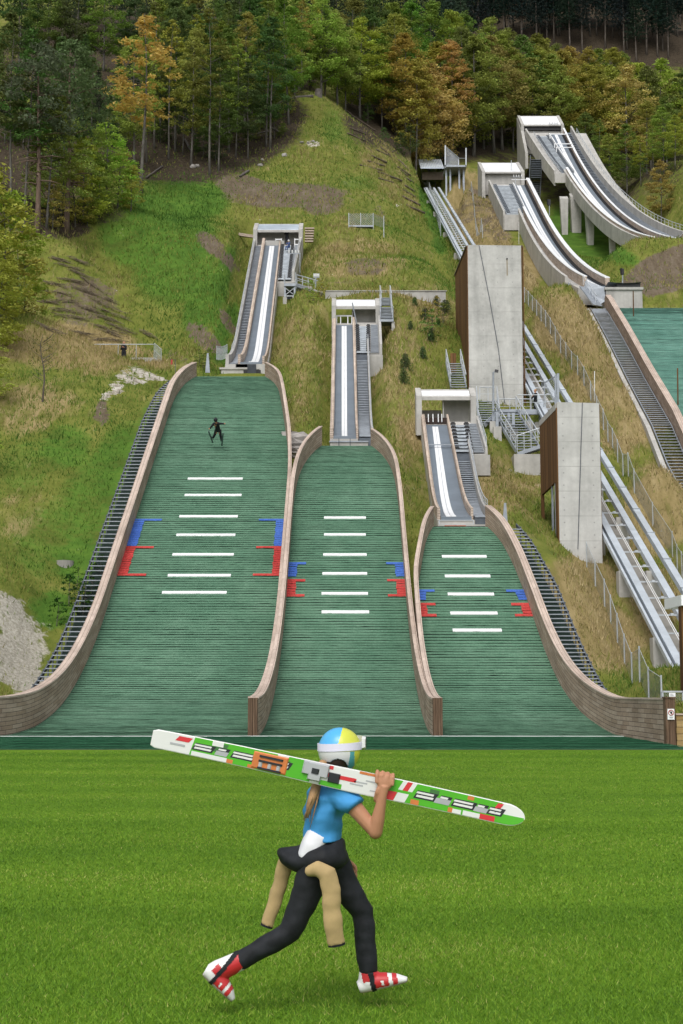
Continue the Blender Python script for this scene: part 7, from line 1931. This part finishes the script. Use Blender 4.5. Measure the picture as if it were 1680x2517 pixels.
def jumper():
    Y = 84.0
    def J(px, py, dy=0): return (lambda a: Vector((a.x, Y + dy, a.z)))(at(px, py, Y))
    r = thing('person', 'ski jumper in a dark suit flying above the widest slope with legs apart', 'person', J(535, 1080))
    mb = MB()
    ftube(mb, [J(536, 1057, .25), J(535, 1050, .0), J(533.5, 1043, -.3)], [.15, .15, .17], [.11, .10, .11])
    mb.tube([J(533.5, 1043, -.3), J(533, 1040, -.4), J(532.5, 1037.5, -.5)], [.07, .06, .06], 8)
    ellip(mb, J(532.5, 1036.5, -.52), (.10, .11, .12))
    for sh, el, ha in (((527, 1043, -.25), (522, 1049, -.2), (515.5, 1055.5, -.15)), ((540, 1043, -.25), (547, 1043, -.2), (553.5, 1042.5, -.15))):
        mb.tube([J(*sh), J(*el), J(*ha)], [.06, .05, .04], 8); ellip(mb, J(*ha), (.05, .04, .05))
    for hp, kn, an in (((533, 1056, .2), (527, 1066, .35), (521.5, 1074, .5)), ((539, 1056, .2), (541.5, 1068, .35), (544, 1081, .5))):
        mb.tube([J(*hp), J(*kn), J(*an)], [.10, .075, .055], 10)
    fuse(mb, 'body', M['skin'], r, .02, 3)
    mb = MB()
    ftube(mb, [J(536, 1058, .27), J(535, 1050, .0), J(533.5, 1042, -.32)], [.15, .15, .165], [.12, .11, .12])
    for sh, el, ha in (((527, 1043, -.25), (522, 1049, -.2), (517, 1054.5, -.15)), ((540, 1043, -.25), (547, 1043, -.2), (552, 1042.6, -.15))): mb.tube([J(533, 1044, -.26), J(*sh), J(*el), J(*ha)], [.1, .085, .065, .055], 8)
    for hp, kn, an in (((532, 1055, .2), (527, 1066, .35), (521.5, 1074, .5)), ((540, 1055, .2), (541.5, 1068, .35), (544, 1081, .5))): mb.tube([J(*hp), J(*kn), J(*an)], [.115, .082, .068], 10)
    fuse(mb, 'suit', M['suit'], r, .022, 3)
    mb = MB(); ellip(mb, J(532.5, 1036, -.52), (.125, .135, .135)); mb.build('helmet', M['suit'], r, True)
    for a, b, lab in (((520.5, 1082, .8), (518, 1070, -1.0), 'left'), ((543, 1090, .8), (552, 1075, -1.0), 'right')):
        s = thing('ski', 'dark %s ski under the flying ski jumper' % ('slanting' if lab == 'right' else 'upright'), 'ski', J(*a), 'skis of the flying jumper')
        p, q = J(*a), J(*b); mb = MB(); mb.bar(p, q, .085, .02); mb.bar(q, q + (q - p).normalized() * .12 + Vector((0, 0, .04)), .08, .018); mb.build('shell', M['steel_dark'], s)
        mb = MB(); c = p.lerp(q, .42); mb.bar(c - (q - p).normalized() * .16 + Vector((0, 0, .06)), c + (q - p).normalized() * .14 + Vector((0, 0, .06)), .09, .09); mb.build('boot', M['suit'], s)
def standing(label, foot, h, face, top, trous, hair, arms, sit=None, group=None, helmet_=None):
    """small figure; face = direction angle in the ground plane; arms: list of (elbow, hand) offsets (fwd, side, height) as fractions of h"""
    f = Vector((math.cos(face), math.sin(face), 0)); s = Vector((-math.sin(face), math.cos(face), 0)); foot = Vector(foot)
    r = thing('person', label, 'person', foot, group)
    def B(fw, sd, z): return foot + f * fw * h + s * sd * h + Vector((0, 0, z * h))
    dz = 0
    if sit: hipz = .27; legs = [((0, .055, hipz), (.24, .07, .27), (.26, .07, .02)), ((0, -.055, hipz), (.24, -.07, .27), (.28, -.07, .02))]; lean = .04
    else: hipz = .50; legs = [((0, .055, .50), (.01, .06, .27), (0, .065, .03)), ((0, -.055, .50), (.015, -.06, .27), (.0, -.065, .03))]; lean = .0
    sh = hipz + .30; hd = hipz + .425
    mb = MB()
    ftube(mb, [B(0, 0, hipz - .03), B(lean * .5, 0, hipz + .12), B(lean, 0, sh), B(lean, 0, sh + .04)], [.058 * h, .055 * h, .062 * h, .03 * h], [.09 * h, .08 * h, .11 * h, .04 * h], side=s)
    mb.tube([B(lean, 0, sh), B(lean + .01, 0, sh + .08)], [.034 * h, .03 * h], 8)
    ellip(mb, B(lean + .012, 0, hd), (.052 * h, .046 * h, .068 * h)); ellip(mb, B(lean + .066, 0, hd - .01), (.012 * h, .012 * h, .016 * h))
    AR = []
    for sg, (e, w) in zip((1, -1), arms):
        S0 = B(lean, sg * .105, sh - .005); E = B(lean + e[0], sg * e[1], e[2]); W = B(lean + w[0], sg * w[1], w[2]); AR.append((S0, E, W))
        mb.tube([S0, E, W], [.028 * h, .024 * h, .018 * h], 8); ellip(mb, W + (W - E).normalized() * .03 * h, (.022 * h, .02 * h, .028 * h))
    for A, K, N in legs: mb.tube([B(*A), B(*K), B(*N)], [.05 * h, .036 * h, .026 * h], 8)
    fuse(mb, 'body', M['skin'], r, .02, 3)
    mb = MB()
    ftube(mb, [B(0, 0, hipz - .04), B(lean * .5, 0, hipz + .12), B(lean, 0, sh), B(lean, 0, sh + .035)], [.072 * h, .068 * h, .075 * h, .04 * h], [.105 * h, .095 * h, .125 * h, .06 * h], side=s)
    for S0, E, W in AR: mb.tube([S0, E, E.lerp(W, .85)], [.042 * h, .036 * h, .028 * h], 8)
    fuse(mb, 'jacket', top, r, .02, 3)
    mb = MB()
    for A, K, N in legs: mb.tube([B(A[0], A[1], A[2] + .02), B(*K), B(*N)], [.066 * h, .05 * h, .042 * h], 8)
    fuse(mb, 'trousers', trous, r, .02, 3)
    for A, K, N in legs:
        mb = MB(); c = B(N[0] + .03, N[1], .018); ellip(mb, c, (.035 * h, .035 * h, .022 * h)); ellip(mb, c + f * .04 * h, (.03 * h, .03 * h, .016 * h)); mb.build('shoe', M['black'], r, True)
    mb = MB(); ellip(mb, B(lean - .006, 0, hd + (.018 if not helmet_ else .01)), (.058 * h, .053 * h, .062 * h) if not helmet_ else (.072 * h, .068 * h, .075 * h)); mb.build('hair' if not helmet_ else 'helmet', helmet_ or hair, r, True)
    return r
def bystanders():
    Y = 101.9; z = at(1318, 1008, 101).z
    fold = [((.10, .13, .62), (.13, -.02, .66)), ((.10, .13, .62), (.14, -.03, .69))]
    phone = [((.05, .13, .60), (.15, .04, .68)), ((.05, .13, .60), (.15, .04, .69))]
    cam = [((.10, .12, .66), (.13, .03, .86)), ((.10, .12, .66), (.13, .03, .87))]
    rest = [((.06, .13, .50), (.2, .08, .40)), ((.06, .13, .50), (.2, .08, .40))]
    standing('man in black with folded arms on the steel platform between the towers', (X_at(1317, 960, Y), Y + .1, z), 1.76, math.radians(200), M['suit'], M['suit'], M['hair'], fold)
    Y = 113.6; z = at(385, 879, 112).z
    standing('man in black behind the railing of the left viewing platform, looking down at his hands', (X_at(305, 860, Y), Y, z), 1.72, math.radians(265), M['suit'], M['suit'], M['hair'], phone)
    zz = IA.z(145)
    standing('photographer dressed in black at the top of the left start stand, hands raised', (X_at(706, 590, 145.9), 145.9, zz + .35), 1.7, math.radians(255), M['suit'], M['suit'], M['hair_dark'], cam)
    q = IA.hit(711, 622)
    standing('seated jumper with white helmet and blue clothes on the left start stand', (q.x, q.y - .3, q.z + .1), 1.55, math.radians(235), M['jeans'], M['jeans'], M['hair_dark'], rest, sit=True, helmet_=M['helmet_white'])
# ------------------------------------------------------------------ world, light, camera
def setup():
    w = bpy.data.worlds.new('World'); SC.world = w; w.use_nodes = True
    t = w.node_tree; bg = t.nodes['Background']
    sk = t.nodes.new('ShaderNodeTexSky'); sk.sky_type = 'NISHITA'; sk.sun_disc = False
    EL, AZ = math.radians(52), math.radians(192)
    sk.sun_elevation = EL; sk.sun_rotation = AZ; sk.air_density = 1; sk.dust_density = 3.0; sk.ozone_density = 1
    hs = t.nodes.new('ShaderNodeHueSaturation'); hs.inputs['Saturation'].default_value = .22
    t.links.new(sk.outputs[0], hs.inputs['Color']); t.links.new(hs.outputs[0], bg.inputs['Color'])
    bg.inputs['Strength'].default_value = .15
    L = bpy.data.lights.new('sun', 'SUN'); L.energy = 1.0; L.angle = math.radians(28); L.color = (1, .97, .92)
    o = bpy.data.objects.new('sun', L); COL.objects.link(o)
    d = Vector((math.sin(AZ) * math.cos(EL), math.cos(AZ) * math.cos(EL), math.sin(EL)))
    o.rotation_euler = d.to_track_quat('Z', 'Y').to_euler()
    c = bpy.data.cameras.new('camera'); co = bpy.data.objects.new('camera', c); COL.objects.link(co)
    co.location = (0, 0, CAMZ); co.rotation_euler = (math.pi / 2 + TH, 0, 0)
    c.sensor_fit = 'VERTICAL'; c.sensor_height = 36.0; c.lens = FPX / 2517 * 36.0; c.clip_start = .1; c.clip_end = 2000
    SC.camera = co
    SC.view_settings.view_transform = 'Standard'; SC.view_settings.look = 'None'; SC.view_settings.exposure = EXPO; SC.view_settings.gamma = 1
EXPO = 0.30
make_mats()
setup()
build_terrain()
STAGES = [k for k in ('hill_grass', 'lawn', 'landings', 'inruns', 'towers', 'lift', 'fences', 'extras', 'forest', 'people') if k in globals()]
for k in STAGES: globals()[k]()
